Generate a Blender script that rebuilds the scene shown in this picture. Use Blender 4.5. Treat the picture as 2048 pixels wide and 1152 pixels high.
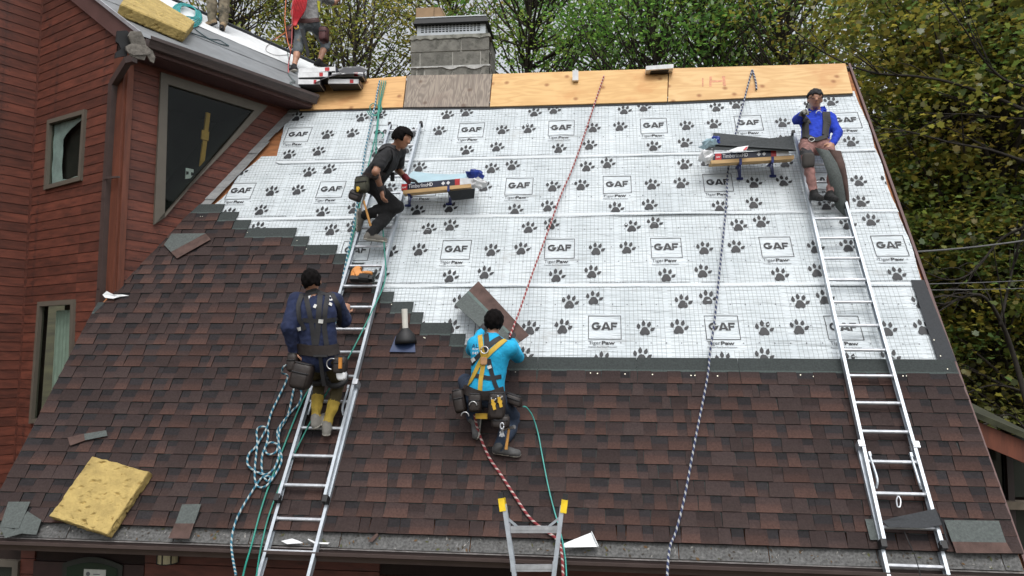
import bpy, bmesh, math, random
import numpy as np
from mathutils import Vector, noise as mnoise
random.seed(7); rng = np.random.default_rng(7)
for o in list(bpy.data.objects): bpy.data.objects.remove(o)
SC = bpy.context.scene
COL = SC.collection
# ------------------------------------------------------------------ camera
ZE = 2.70                                   # height of the eave course above the ground
TH = 0.9714                                 # main roof pitch (55.7 degrees)
FPX, TILT, YAW, ROLL = 1540.0, 0.0856, -0.110, 0.0061
CAM = np.array([1.4038, -6.793, 1.6042 + ZE])
FW = np.array([math.sin(YAW)*math.cos(TILT), math.cos(YAW)*math.cos(TILT), math.sin(TILT)])
_r = np.array([math.cos(YAW), -math.sin(YAW), 0.0]); _u = np.cross(_r, FW)
RT = math.cos(ROLL)*_r + math.sin(ROLL)*_u
UP = -math.sin(ROLL)*_r + math.cos(ROLL)*_u
cd = bpy.data.cameras.new('camera'); cam = bpy.data.objects.new('camera', cd); COL.objects.link(cam)
cd.sensor_width = 36.0; cd.lens = 36.0*FPX/2048.0; cd.clip_end = 2000; cd.clip_start = 0.05
from mathutils import Matrix
cam.matrix_world = Matrix(((RT[0], UP[0], -FW[0], CAM[0]), (RT[1], UP[1], -FW[1], CAM[1]), (RT[2], UP[2], -FW[2], CAM[2]), (0, 0, 0, 1)))
SC.camera = cam
# ------------------------------------------------------------------ world, sun, exposure
W = bpy.data.worlds.new('World'); SC.world = W; W.use_nodes = True
wn = W.node_tree; wn.nodes.clear()
sky = wn.nodes.new('ShaderNodeTexSky'); sky.sky_type = 'NISHITA'; sky.sun_disc = False
SUN_EL, SUN_AZ = math.radians(60), math.radians(165)
sky.sun_elevation = SUN_EL; sky.sun_rotation = SUN_AZ; sky.air_density = 1.0; sky.dust_density = 4.0; sky.ozone_density = 1.0
hs = wn.nodes.new('ShaderNodeHueSaturation'); hs.inputs['Saturation'].default_value = 0.20
bg = wn.nodes.new('ShaderNodeBackground'); bg.inputs['Strength'].default_value = 0.15
wo = wn.nodes.new('ShaderNodeOutputWorld')
wn.links.new(sky.outputs[0], hs.inputs['Color']); wn.links.new(hs.outputs[0], bg.inputs[0]); wn.links.new(bg.outputs[0], wo.inputs[0])
sd = bpy.data.lights.new('sun', 'SUN'); sd.energy = 0.6; sd.angle = math.radians(25); sd.color = (1, 0.97, 0.93)
sun = bpy.data.objects.new('sun', sd); COL.objects.link(sun)
# nishita rotation: azimuth measured from +Y, clockwise seen from above
sv = Vector((math.sin(SUN_AZ)*math.cos(SUN_EL), math.cos(SUN_AZ)*math.cos(SUN_EL), math.sin(SUN_EL)))
sun.rotation_euler = sv.to_track_quat('Z', 'Y').to_euler()
SC.view_settings.view_transform = 'Standard'; SC.view_settings.look = 'None'
SC.view_settings.gamma = 1; SC.view_settings.exposure = 0.55; SC.view_settings.use_curve_mapping = False
SC.render.engine = 'CYCLES'
SC.cycles.max_bounces = 6; SC.cycles.transparent_max_bounces = 6
# ------------------------------------------------------------------ coordinates
def ray(px, py): return FW + (px-1024)/FPX*RT + (576-py)/FPX*UP
def onpl(px, py, P, n):
    d = ray(px, py); s = ((P-CAM) @ n)/(d @ n); return CAM + s*d
def aty(px, py, Y): return onpl(px, py, np.array([0, Y, 0.]), np.array([0, 1., 0]))
def atdist(px, py, D): return CAM + ray(px, py)*D
NR = np.array([0, -math.sin(TH), math.cos(TH)]); VR = np.array([0, math.cos(TH), math.sin(TH)]); XR = np.array([1., 0, 0])
RO = np.array([0, 0, ZE])
def RP(u, v, h=0.0): return RO + u*XR + v*VR + h*NR
def rp(px, py, h=0.0): return onpl(px, py, RO + h*NR, NR)
def ruv(px, py, h=0.0):
    P = rp(px, py, h) - RO; return float(P[0]), float(P @ VR)
def hof(P): return float((np.asarray(P)-RO) @ NR)
# ------------------------------------------------------------------ objects
def tag(o, label=None, cat=None, group=None, kind=None):
    if label: o['label'] = label
    if cat: o['category'] = cat
    if group: o['group'] = group
    if kind: o['kind'] = kind
    return o
def empty(name, loc=(0, 0, 0), label=None, cat=None, group=None, parent=None):
    o = bpy.data.objects.new(name, None); COL.objects.link(o); o.location = tuple(float(x) for x in loc); o.empty_display_size = .1
    if parent: setparent(o, parent)
    return tag(o, label, cat, group)
WLOC = {}
def wloc(o):
    v = np.array(o.location); p = o.parent
    while p: v = v + np.array(p.location); p = p.parent
    return v
def setparent(o, p):
    o.parent = p
    # parents are only ever moved, never turned, so world coordinates stay simple
    off = wloc(p); o.location = (o.location[0]-off[0], o.location[1]-off[1], o.location[2]-off[2])
def mesh(name, V, F, mat, parent=None, mi=None, cols=None, uvs=None, smooth=False):
    """V world coordinates. mat: material or list. cols: per face-corner or per-vertex (n,3)."""
    V = np.asarray(V, float).reshape(-1, 3)
    me = bpy.data.meshes.new(name)
    org = V.mean(0) if parent is None else (V.min(0)+V.max(0))/2
    if parent is None: org = np.array([org[0], org[1], V[:, 2].min()])
    me.from_pydata((V-org).tolist(), [], F)
    if isinstance(mat, (list, tuple)):
        for m in mat: me.materials.append(m)
    else: me.materials.append(mat)
    if mi is not None: me.polygons.foreach_set('material_index', np.asarray(mi, np.int32))
    if cols is not None:
        cols = np.asarray(cols, np.float32)
        dom = 'POINT' if len(cols) == len(V) else 'CORNER'
        a = me.color_attributes.new('Col', 'FLOAT_COLOR', dom)
        c4 = np.ones((len(cols), 4), np.float32); c4[:, :3] = cols; a.data.foreach_set('color', c4.ravel())
    if uvs is not None:
        uv = me.uv_layers.new(name='UVMap')
        li = np.empty(len(me.loops), np.int32); me.loops.foreach_get('vertex_index', li)
        uv.data.foreach_set('uv', np.asarray(uvs, np.float32)[li].ravel())
    if smooth: me.polygons.foreach_set('use_smooth', np.ones(len(me.polygons), bool))
    me.update()
    o = bpy.data.objects.new(name, me); COL.objects.link(o); o.location = tuple(org)
    if parent: setparent(o, parent)
    return o
class MB:
    def __init__(s): s.V = []; s.F = []; s.M = []; s.C = []
    def add(s, V, F, m=0, c=(1, 1, 1)):
        n = len(s.V); s.V += [tuple(map(float, v)) for v in V]; s.F += [tuple(i+n for i in f) for f in F]; s.M += [m]*len(F); s.C += [c]*len(V); return s
    def box(s, c, ax, ay, az, hx, hy, hz, m=0, col=(1, 1, 1)):
        c = np.asarray(c, float); ax = np.asarray(ax, float)*hx; ay = np.asarray(ay, float)*hy; az = np.asarray(az, float)*hz
        V = [c+sx*ax+sy*ay+sz*az for sz in (-1, 1) for sy in (-1, 1) for sx in (-1, 1)]
        return s.add(V, [(0, 2, 3, 1), (4, 5, 7, 6), (0, 1, 5, 4), (2, 6, 7, 3), (0, 4, 6, 2), (1, 3, 7, 5)], m, col)
    def abox(s, lo, hi, m=0):
        lo = np.array(lo, float); hi = np.array(hi, float)
        return s.box((lo+hi)/2, (1, 0, 0), (0, 1, 0), (0, 0, 1), *((hi-lo)/2), m=m)
    def bar(s, a, b, w, h, upv=(0, 0, 1), m=0):
        a = np.asarray(a, float); b = np.asarray(b, float); d = b-a; L = np.linalg.norm(d); d = d/L
        sx = np.cross(d, upv); sx = sx/np.linalg.norm(sx); uz = np.cross(sx, d)
        return s.box((a+b)/2, d, sx, uz, L/2, w/2, h/2, m)
    def prism(s, poly, off, m=0, col=(1, 1, 1)):
        poly = [np.asarray(p, float) for p in poly]; n = len(poly); off = np.asarray(off, float)
        V = poly + [p+off for p in poly]
        F = [tuple(range(n-1, -1, -1)), tuple(range(n, 2*n))] + [(i, (i+1) % n, n+(i+1) % n, n+i) for i in range(n)]
        return s.add(V, F, m, col)
    def tube(s, pts, r, seg=8, m=0, caps=True, col=(1, 1, 1)):
        V, F = tube_geo(pts, r, seg, caps); return s.add(V, F, m, col)
    def obj(s, name, mat, parent=None, smooth=False, cols=False):
        return mesh(name, s.V, s.F, mat, parent, mi=s.M if isinstance(mat, (list, tuple)) else None, smooth=smooth, cols=s.C if cols else None)
def tube_geo(pts, r, seg=8, caps=True):
    P = np.asarray(pts, float); n = len(P)
    R = np.full(n, r, float) if np.isscalar(r) else np.asarray(r, float)
    T = np.gradient(P, axis=0); T /= np.linalg.norm(T, axis=1)[:, None]+1e-12
    a = np.array([0, 0, 1.]) if abs(T[0][2]) < .9 else np.array([1., 0, 0])
    N = np.cross(T[0], a); N /= np.linalg.norm(N); V = []
    for i in range(n):
        N = N - (N @ T[i])*T[i]; N /= np.linalg.norm(N)+1e-12; B = np.cross(T[i], N)
        for k in range(seg):
            q = 2*math.pi*k/seg; V.append(P[i]+R[i]*(math.cos(q)*N+math.sin(q)*B))
    F = [(i*seg+k, i*seg+(k+1) % seg, (i+1)*seg+(k+1) % seg, (i+1)*seg+k) for i in range(n-1) for k in range(seg)]
    if caps: F += [tuple(range(seg-1, -1, -1)), tuple((n-1)*seg+k for k in range(seg))]
    return V, F
def smoothpath(pts, n=8):
    P = [np.asarray(p, float) for p in pts]; out = []
    P = [2*P[0]-P[1]] + P + [2*P[-1]-P[-2]]
    for i in range(1, len(P)-2):
        for k in range(n):
            t = k/n; a, b, c, d = P[i-1], P[i], P[i+1], P[i+2]
            out.append(.5*((2*b)+(c-a)*t+(2*a-5*b+4*c-d)*t*t+(3*b-a-3*c+d)*t**3))
    out.append(P[-2]); return np.array(out)
def clip(poly, a, b, c):
    """keep a*x+b*y<=c"""
    out = []
    for i in range(len(poly)):
        p, q = poly[i], poly[(i+1) % len(poly)]; fp = a*p[0]+b*p[1]-c; fq = a*q[0]+b*q[1]-c
        if fp <= 0: out.append(p)
        if (fp < 0 < fq) or (fq < 0 < fp):
            t = fp/(fp-fq); out.append((p[0]+t*(q[0]-p[0]), p[1]+t*(q[1]-p[1])))
    return out
def area(poly): return 0.5*abs(sum(poly[i][0]*poly[(i+1) % len(poly)][1]-poly[(i+1) % len(poly)][0]*poly[i][1] for i in range(len(poly)))) if len(poly) > 2 else 0
# ------------------------------------------------------------------ materials
def nodemat(name):
    m = bpy.data.materials.new(name); m.use_nodes = True; nt = m.node_tree; nt.nodes.clear()
    out = nt.nodes.new('ShaderNodeOutputMaterial'); b = nt.nodes.new('ShaderNodeBsdfPrincipled'); nt.links.new(b.outputs[0], out.inputs[0])
    return m, nt, b, out
def N(nt, typ, **kw):
    n = nt.nodes.new(typ)
    for k, v in kw.items():
        if k.startswith('i_'):
            key = k[2:]; n.inputs[int(key) if key.isdigit() else key.replace('_', ' ')].default_value = v
        else: setattr(n, k, v)
    return n
def c4(c): return (c[0], c[1], c[2], 1)
def mat(name, col, rough=.7, metal=0., var=.25, scale=8., stretch=(1, 1, 1), bump=0., bscale=None, rnd=0., attr=False, col2=None, detail=5, coord='Object', spec=None, wear=None, transl=None):
    m, nt, b, out = nodemat(name); L = nt.links.new
    tc = N(nt, 'ShaderNodeTexCoord'); mp = N(nt, 'ShaderNodeMapping'); mp.inputs['Scale'].default_value = stretch
    L(tc.outputs[coord], mp.inputs['Vector'])
    nz = N(nt, 'ShaderNodeTexNoise', i_Scale=scale, i_Detail=detail, i_Roughness=.6)
    oi = N(nt, 'ShaderNodeObjectInfo')
    if rnd:
        va = N(nt, 'ShaderNodeVectorMath', operation='ADD'); cb = N(nt, 'ShaderNodeCombineXYZ'); ml = N(nt, 'ShaderNodeMath', operation='MULTIPLY', i_1=37.)
        L(oi.outputs['Random'], ml.inputs[0]); L(ml.outputs[0], cb.inputs[0]); L(ml.outputs[0], cb.inputs[1]); L(mp.outputs[0], va.inputs[0]); L(cb.outputs[0], va.inputs[1]); L(va.outputs[0], nz.inputs['Vector'])
    else: L(mp.outputs[0], nz.inputs['Vector'])
    rp_ = N(nt, 'ShaderNodeValToRGB'); c2 = col2 or tuple(x*(1-var) for x in col); c1 = col if col2 else tuple(min(1, x*(1+var)) for x in col)
    rp_.color_ramp.elements[0].position = .3; rp_.color_ramp.elements[1].position = .7
    rp_.color_ramp.elements[0].color = c4(c2); rp_.color_ramp.elements[1].color = c4(c1); L(nz.outputs[0], rp_.inputs[0]); cur = rp_.outputs[0]
    if attr:
        at = N(nt, 'ShaderNodeVertexColor', layer_name='Col'); mx = N(nt, 'ShaderNodeMix', data_type='RGBA', blend_type='MULTIPLY'); mx.inputs[0].default_value = 1
        L(at.outputs[0], mx.inputs[6]); L(cur, mx.inputs[7]); cur = mx.outputs[2]
    if rnd:
        h = N(nt, 'ShaderNodeHueSaturation'); mr = N(nt, 'ShaderNodeMapRange', i_3=1-rnd, i_4=1+rnd); L(oi.outputs['Random'], mr.inputs[0]); L(mr.outputs[0], h.inputs['Value']); L(cur, h.inputs['Color']); cur = h.outputs[0]
    if wear:
        n2 = N(nt, 'ShaderNodeTexNoise', i_Scale=wear[1], i_Detail=8., i_Roughness=.7); L(tc.outputs[coord], n2.inputs['Vector'])
        r2 = N(nt, 'ShaderNodeValToRGB'); r2.color_ramp.elements[0].position = wear[2]; r2.color_ramp.elements[1].position = wear[2]+.08
        r2.color_ramp.elements[0].color = (0, 0, 0, 1); r2.color_ramp.elements[1].color = (1, 1, 1, 1); L(n2.outputs[0], r2.inputs[0])
        mx = N(nt, 'ShaderNodeMix', data_type='RGBA'); L(r2.outputs[0], mx.inputs[0]); L(cur, mx.inputs[6]); mx.inputs[7].default_value = c4(wear[0]); cur = mx.outputs[2]
    L(cur, b.inputs['Base Color']); b.inputs['Roughness'].default_value = rough; b.inputs['Metallic'].default_value = metal
    if spec is not None: b.inputs['Specular IOR Level'].default_value = spec
    if bump:
        bp = N(nt, 'ShaderNodeBump', i_Strength=bump, i_Distance=.01); nb = N(nt, 'ShaderNodeTexNoise', i_Scale=bscale or scale*3, i_Detail=6.); L(mp.outputs[0], nb.inputs['Vector']); L(nb.outputs[0], bp.inputs['Height']); L(bp.outputs[0], b.inputs['Normal'])
    return m
def glass(name, tint=(.02, .025, .022), rough=.03):
    m, nt, b, out = nodemat(name); b.inputs['Base Color'].default_value = c4(tint); b.inputs['Roughness'].default_value = rough; b.inputs['Specular IOR Level'].default_value = .6; return m
M = {}
M['shingle'] = mat('shingle_granules', (1, 1, 1), .95, attr=True, var=.38, scale=55, detail=10, bump=.6, bscale=220, spec=.15, rnd=.08)
M['shingle_back'] = mat('shingle_headlap', (.055, .062, .062), .95, var=.2, scale=60, bump=.4, bscale=200, spec=.15)
M['deck'] = mat('bare_deck', (.30, .12, .045), .85, var=.35, scale=5, stretch=(1, 4, 4))
M['siding'] = mat('stained_siding', (.110, .031, .018), .62, rnd=.26, var=.42, scale=3.2, stretch=(1.2, 1.2, 6), bump=.25, bscale=30, wear=((.045, .015, .011), 1.9, .58))
M['siding_dark'] = mat('wall_backing', (.018, .009, .007), .9)
M['post'] = mat('stained_post', (.125, .037, .019), .6, var=.35, scale=4, stretch=(4, 4, .5), bump=.2)
M['trim'] = mat('taupe_trim', (.112, .098, .078), .55, var=.08, scale=5)
M['bronze'] = mat('bronze_gutter', (.062, .044, .040), .42, var=.15, scale=6, wear=((.11, .09, .08), 14, .66))
M['fascia'] = mat('brown_fascia', (.10, .05, .045), .55, var=.15, scale=5)
M['soffit'] = mat('stained_soffit', (.055, .02, .018), .7, var=.2, scale=6)
M['glass'] = glass('dark_glass')
M['plywood'] = mat('plywood', (.66, .43, .19), .75, var=.16, scale=3, stretch=(.6, 5, 5), bump=.1, wear=((.36, .17, .06), 2.6, .66))
M['alu'] = mat('ladder_aluminium', (.42, .46, .50), .42, metal=.5, var=.14, scale=20, wear=((.3, .31, .32), 25, .68))
M['black'] = mat('black_rubber', (.012, .012, .013), .6)
M['white'] = mat('white_sheet', (.72, .74, .75), .5, var=.08)
# ------------------------------------------------------------------ ground
GROUNDM = mat('leaf_litter_ground', (.060, .050, .026), .95, var=.5, scale=.8, detail=8, bump=.6, bscale=6)
def gz(x, y):
    r = max(0., y-7)*.22 + max(0., x-9)*.10
    return min(r, 26) + .25*mnoise.noise((x*.12, y*.12, 3.)) * min(1, max(0, (y-6)/5))
gx = np.concatenate([np.linspace(-400, -50, 8), np.linspace(-40, 60, 41), np.linspace(70, 400, 8)])
gy = np.concatenate([np.linspace(-300, -30, 7), np.linspace(-20, 60, 41), np.linspace(70, 500, 8)])
GV = [(x, y, gz(x, y)) for y in gy for x in gx]; nx = len(gx)
GF = [(j*nx+i, j*nx+i+1, (j+1)*nx+i+1, (j+1)*nx+i) for j in range(len(gy)-1) for i in range(nx-1)]
g = mesh('ground', GV, GF, GROUNDM, smooth=True); tag(g, kind='structure')
# ------------------------------------------------------------------ house: main roof
EX = 0.1429; SH = 0.311                      # shingle exposure and height
UL, UR, VTOP = -4.27, 4.80, 6.72
house = empty('house', (0, 2.0, 0), 'steep roofed house with dark red stained wood siding, half covered in brown shingles', 'house')
yr, zr = VTOP*math.cos(TH), VTOP*math.sin(TH)
# deck slab
Vb = -.10
F1 = ruv(240, 581); F2 = ruv(569, 233)
def wallu(v): return F1[0] + (v-F1[1])*(F2[0]-F1[0])/(F2[1]-F1[1])
mb = MB()
poly = [RP(UL, Vb, -.02), RP(UR, Vb, -.02), RP(UR, VTOP, -.02), RP(wallu(VTOP), VTOP, -.02), RP(wallu(2.6)-.1, 2.6, -.02), RP(UL, 2.6, -.02)]
mb.prism(poly, -.10*NR)
roof = mb.obj('roof', M['deck'], house)
# rear slope and gable end close the house
mb = MB()
NB = np.array([0, math.sin(TH), math.cos(TH)])
def RB(u, v, h=0): return np.array([u, 2*yr, ZE]) + np.array([0, -v*math.cos(TH), v*math.sin(TH)]) + h*NB
mb.prism([RB(-2.2, VTOP-.02, -.02), RB(UR, VTOP-.02, -.02), RB(UR, -.1, -.02), RB(-4.3, -.1, -.02)][::-1], -.1*NB)
M['oldroof'] = mat('old_shingle_roof', (.05, .04, .038), .95, var=.4, scale=30)
mb.obj('rear_roof', M['oldroof'], house)
mb = MB()
xw = UR-.25
mb.prism([(xw, .45, 0), (xw, 2*yr-.45, 0), (xw, 2*yr-.3, ZE+.1), (xw, yr, ZE+zr-.4), (xw, .3, ZE+.1)], (-.15, 0, 0))
mb.obj('gable_wall', M['siding'], house)
# rake boards
for k, (u0, v0, v1) in enumerate([(UR, Vb, VTOP), (UL, Vb, 2.55)]):
    s = 1 if k == 0 else -1
    mb = MB(); a = RP(u0+s*.018, v0, -.085); b_ = RP(u0+s*.018, v1, -.085)
    mb.box((a+b_)/2, VR, XR, NR, np.linalg.norm(b_-a)/2, .014, .10); mb.obj('rake_board', M['fascia'], house)
# drip strip at the eave: grey starter course, broken into pieces
M['starter'] = mat('old_starter_strip', (.10, .10, .098), .9, var=.55, scale=45, detail=8, bump=.4, wear=((.26, .26, .26), 12, .62))
rs = random.Random(3); u = UL+.02
while u < UR-.05:
    w = rs.uniform(.7, 1.25); w = min(w, UR-.02-u); mb = MB(); j = rs.uniform(-.008, .008)
    p = [RP(u+.004, -.128+j, .012), RP(u+w-.004, -.128+j*.3, .012+rs.uniform(0, .006)), RP(u+w-.004, .06, .012), RP(u+.004, .06, .012)]
    mb.prism(p, .006*NR); mb.obj('starter_strip', M['starter'], roof); u += w
# ---- shingles, one object each
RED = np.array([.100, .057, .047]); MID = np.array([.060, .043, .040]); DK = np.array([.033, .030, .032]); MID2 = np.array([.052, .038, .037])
HEADL = np.array([.058, .067, .066]); HEADB = np.array([.085, .105, .100])
ends = {27: -3.24, 26: -3.01, 25: -2.81, 24: -2.19, 23: -2.0, 22: -1.62, 21: -1.42, 20: -1.25, 19: -1.08, 18: -.96, 17: -.82, 16: -.58, 15: -.45, 14: -.12, 13: .04, 12: .34}
def shingle_mesh(u0, u1, n, rs, full0, plane=None):
    """one laminated shingle from u0 to u1 in course n. plane(s,w,h)->world overrides the roof frame"""
    V = []; F = []; C = []
    v0 = n*EX; h0 = .036; lift = .017
    def P(s, w, h):
        if plane: return plane(s-u0, w, h)
        return RP(s, v0+w, h0+lift*(1-w/SH)+h)
    def cell(poly, hb, ht, colf):
        if not plane:
            if v0 < 2.55: poly = clip(poly, -1, 0, -UL)
            sl = (F2[0]-F1[0])/(F2[1]-F1[1]); c0 = F1[0]+.012+(v0-F1[1])*sl
            if v0 > 2.3: poly = clip(poly, -1, sl, -c0)          # u >= c0+sl*w
        if area(poly) < 2e-4: return
        k = len(poly); b = len(V)
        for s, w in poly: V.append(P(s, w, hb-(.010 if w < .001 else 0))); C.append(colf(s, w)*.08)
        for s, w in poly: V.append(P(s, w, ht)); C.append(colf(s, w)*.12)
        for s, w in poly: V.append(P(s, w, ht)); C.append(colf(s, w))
        F.append(tuple(range(b+2*k, b+3*k)))
        for i in range(k): F.append((b+i, b+(i+1) % k, b+k+(i+1) % k, b+k+i))
    t = .005
    # headlap with the pale nailing band
    cell([(u0, EX+.02), (u1, EX+.02), (u1, SH-.0), (u0, SH)], 0, t, lambda s, w: HEADL)
    cell([(u0, EX-.004), (u1, EX-.004), (u1, EX+.02), (u0, EX+.02)], 0, t+.0005, lambda s, w: HEADB)
    s = u0; tab = rs.random() < .5
    while s < u1-.01:
        w_ = rs.choice([.11, .14, .16, .19, .22]) if tab else rs.choice([.09, .12, .15])
        e = min(s+w_, u1)
        if u1-e < .05: e = u1
        if tab:
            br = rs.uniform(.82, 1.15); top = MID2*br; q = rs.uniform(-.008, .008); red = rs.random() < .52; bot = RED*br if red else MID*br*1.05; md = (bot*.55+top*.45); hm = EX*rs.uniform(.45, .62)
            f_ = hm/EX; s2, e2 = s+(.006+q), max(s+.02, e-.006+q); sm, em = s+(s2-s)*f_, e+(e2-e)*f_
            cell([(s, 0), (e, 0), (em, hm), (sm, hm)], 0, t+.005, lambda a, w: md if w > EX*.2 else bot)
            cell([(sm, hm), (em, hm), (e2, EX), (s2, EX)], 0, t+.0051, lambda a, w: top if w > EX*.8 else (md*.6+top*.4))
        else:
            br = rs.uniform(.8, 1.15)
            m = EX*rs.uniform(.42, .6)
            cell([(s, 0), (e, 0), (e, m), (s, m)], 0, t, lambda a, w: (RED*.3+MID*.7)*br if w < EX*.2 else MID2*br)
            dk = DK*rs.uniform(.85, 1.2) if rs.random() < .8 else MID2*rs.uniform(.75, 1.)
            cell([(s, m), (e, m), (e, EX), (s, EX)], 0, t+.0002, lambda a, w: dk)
        tab = not tab; s = e
    return V, F, C
rs = random.Random(11)
LSH = .985
for n in range(0, 28):
    uend = ends.get(n, UR)
    ustart = UL if n*EX < 2.55 else wallu(n*EX-.02)
    off = (n*.165+rs.uniform(-.03, .03)) % LSH
    if n in ends:                                   # lay back from the stepped end
        edges = [uend]
        while edges[-1] > ustart: edges.append(edges[-1]-LSH)
        edges = edges[::-1]; edges[0] = max(edges[0], ustart-.05)
    else:
        edges = [ustart]; e = ustart-off+LSH
        while e < uend-.05: edges.append(e); e += LSH
        edges.append(uend)
    for a, b_ in zip(edges[:-1], edges[1:]):
        if n == 0 and a < -3.0 and b_ > -4.0 and False: continue
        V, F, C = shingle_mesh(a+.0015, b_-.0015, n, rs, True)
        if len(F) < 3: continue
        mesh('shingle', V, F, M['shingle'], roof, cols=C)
# black starter strip on the right rake above the finished shingles
mb = MB(); a = [ruv(1820, 564), ruv(1846, 564), ruv(1910, 726), ruv(1874, 726)]
M['felt'] = mat('black_starter', (.035, .038, .042), .9, var=.2, scale=60)
mb.prism([RP(x, y, .030) for x, y in a][::-1], .004*NR); bs = mb.obj('rake_starter_strip', M['felt'], roof)
# nail heads, pale, scattered along the nailing band
M['nail'] = mat('zinc_nail', (.62, .60, .50), .4, metal=.6)
def nail(P, nrm, parent, r=.006):
    mb = MB(); mb.tube([P, P+nrm*.0025], r, 6); return mb.obj('nail', M['nail'], parent)
for px, py in [(1382, 751), (1390, 751), (1435, 752), (1464, 751), (1512, 750), (1592, 753), (1601, 750), (1627, 753), (1661, 753), (1806, 752), (1813, 752), (1846, 752), (1859, 755), (1902, 753), (1895, 738), (1031, 744), (1086, 744), (1181, 746), (1195, 747), (1250, 748), (1305, 749), (1868, 680), (1881, 712), (401, 433), (405, 433), (594, 481), (613, 498), (848, 675), (850, 676), (863, 674), (495, 465), (783, 609)]:
    nail(rp(px, py, .053), NR, roof)
# ------------------------------------------------------------------ underlayment sheets
def wr(u, v):
    a = mnoise.noise((u*.9, v*7.+.6*math.sin(u*1.7), 1.3)); b = mnoise.noise((u*2.2+9, v*16., 4.1)); c = mnoise.noise((u*.45, v*1.2, 7.7))
    return .0125*max(0, 1-abs(a)*4.6)**1.3*(.35+.65*max(0, mnoise.noise((u*.7+4, v*.9, 2.2))+.3))+.0006*b+.006*c+.006
def sheet_h(row, u, v, vb):
    lip = math.exp(-((v-vb)/.05)**2)*.010*max(0, mnoise.noise((u*1.1, row*9., .5))+.05)*2
    return .001+.0055*(4-row)+wr(u, v)+lip
def paper_mat():
    m, nt, b, out = nodemat('printed_underlayment'); L = nt.links.new
    uv = N(nt, 'ShaderNodeUVMap', uv_map='UVMap'); sp = N(nt, 'ShaderNodeSeparateXYZ'); L(uv.outputs[0], sp.inputs[0])
    def line(sock, period, width):
        a = N(nt, 'ShaderNodeMath', operation='DIVIDE', i_1=period); f = N(nt, 'ShaderNodeMath', operation='FRACT'); c = N(nt, 'ShaderNodeMath', operation='LESS_THAN', i_1=width/period)
        L(sock, a.inputs[0]); L(a.outputs[0], f.inputs[0]); L(f.outputs[0], c.inputs[0]); return c.outputs[0]
    def mx2(a, b_, op='MAXIMUM'):
        n = N(nt, 'ShaderNodeMath', operation=op); L(a, n.inputs[0]); L(b_, n.inputs[1]); return n.outputs[0]
    g = mx2(line(sp.outputs[0], .0445, .0048), line(sp.outputs[1], .0445, .0048))
    # lines drop out towards roll edges in panels
    pan = line(sp.outputs[0], .61, .05); inv = N(nt, 'ShaderNodeMath', operation='SUBTRACT'); inv.inputs[0].default_value = 1; L(pan, inv.inputs[1])
    g = mx2(g, inv.outputs[0], 'MULTIPLY')
    def band(sock, lo, hi):
        a = N(nt, 'ShaderNodeMath', operation='GREATER_THAN', i_1=lo); c = N(nt, 'ShaderNodeMath', operation='LESS_THAN', i_1=hi); L(sock, a.inputs[0]); L(sock, c.inputs[0]); return mx2(a.outputs[0], c.outputs[0], 'MULTIPLY')
    ad = N(nt, 'ShaderNodeMath', operation='ADD', i_1=P_U*20.5-.02); L(sp.outputs[0], ad.inputs[0]); md = N(nt, 'ShaderNodeMath', operation='MODULO', i_1=P_U); L(ad.outputs[0], md.inputs[0])
    box = mx2(band(md.outputs[0], P_U/2-.20, P_U/2+.20), band(sp.outputs[1], -.285, .178), 'MULTIPLY')
    nb_ = N(nt, 'ShaderNodeMath', operation='SUBTRACT'); nb_.inputs[0].default_value = 1; L(box, nb_.inputs[1]); g = mx2(g, nb_.outputs[0], 'MULTIPLY')
    tc = N(nt, 'ShaderNodeTexCoord'); nz = N(nt, 'ShaderNodeTexNoise', i_Scale=1.6, i_Detail=6.); L(uv.outputs[0], nz.inputs['Vector'])
    r = N(nt, 'ShaderNodeValToRGB'); r.color_ramp.elements[0].color = (.48, .53, .555, 1); r.color_ramp.elements[1].color = (.60, .65, .675, 1); r.color_ramp.elements[0].position = .32; r.color_ramp.elements[1].position = .62; L(nz.outputs[0], r.inputs[0])
    mx = N(nt, 'ShaderNodeMix', data_type='RGBA'); ml = N(nt, 'ShaderNodeMath', operation='MULTIPLY', i_1=.62); L(g, ml.inputs[0]); L(ml.outputs[0], mx.inputs[0]); L(r.outputs[0], mx.inputs[6]); mx.inputs[7].default_value = (.10, .12, .12, 1)
    sm = N(nt, 'ShaderNodeTexNoise', i_Scale=2.3, i_Detail=9., i_Roughness=.68); L(uv.outputs[0], sm.inputs['Vector'])
    sr = N(nt, 'ShaderNodeValToRGB'); sr.color_ramp.elements[0].position = .58; sr.color_ramp.elements[1].position = .72; sr.color_ramp.elements[0].color = (0, 0, 0, 1); sr.color_ramp.elements[1].color = (.45, .45, .45, 1); L(sm.outputs[0], sr.inputs[0])
    ms = N(nt, 'ShaderNodeMix', data_type='RGBA'); L(sr.outputs[0], ms.inputs[0]); L(mx.outputs[2], ms.inputs[6]); ms.inputs[7].default_value = (.30, .29, .27, 1)
    L(ms.outputs[2], b.inputs['Base Color']); b.inputs['Roughness'].default_value = .5
    n2 = N(nt, 'ShaderNodeTexNoise', i_Scale=3.5, i_Detail=5.); mp = N(nt, 'ShaderNodeMapping'); mp.inputs['Scale'].default_value = (.8, 7, 1); L(uv.outputs[0], mp.inputs[0]); L(mp.outputs[0], n2.inputs['Vector'])
    bp = N(nt, 'ShaderNodeBump', i_Strength=1., i_Distance=.04); L(n2.outputs[0], bp.inputs['Height']); L(bp.outputs[0], b.inputs['Normal'])
    return m
P_U = 1.1924
M['paper'] = paper_mat()
M['plainpaper'] = mat('underlayment_blank', (.57, .61, .63), .55, var=.05, scale=3)
M['ink'] = mat('black_print', (.020, .021, .024), .6, var=.1)
M['inkthin'] = mat('grey_print', (.10, .11, .12), .6, var=.1)
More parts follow.
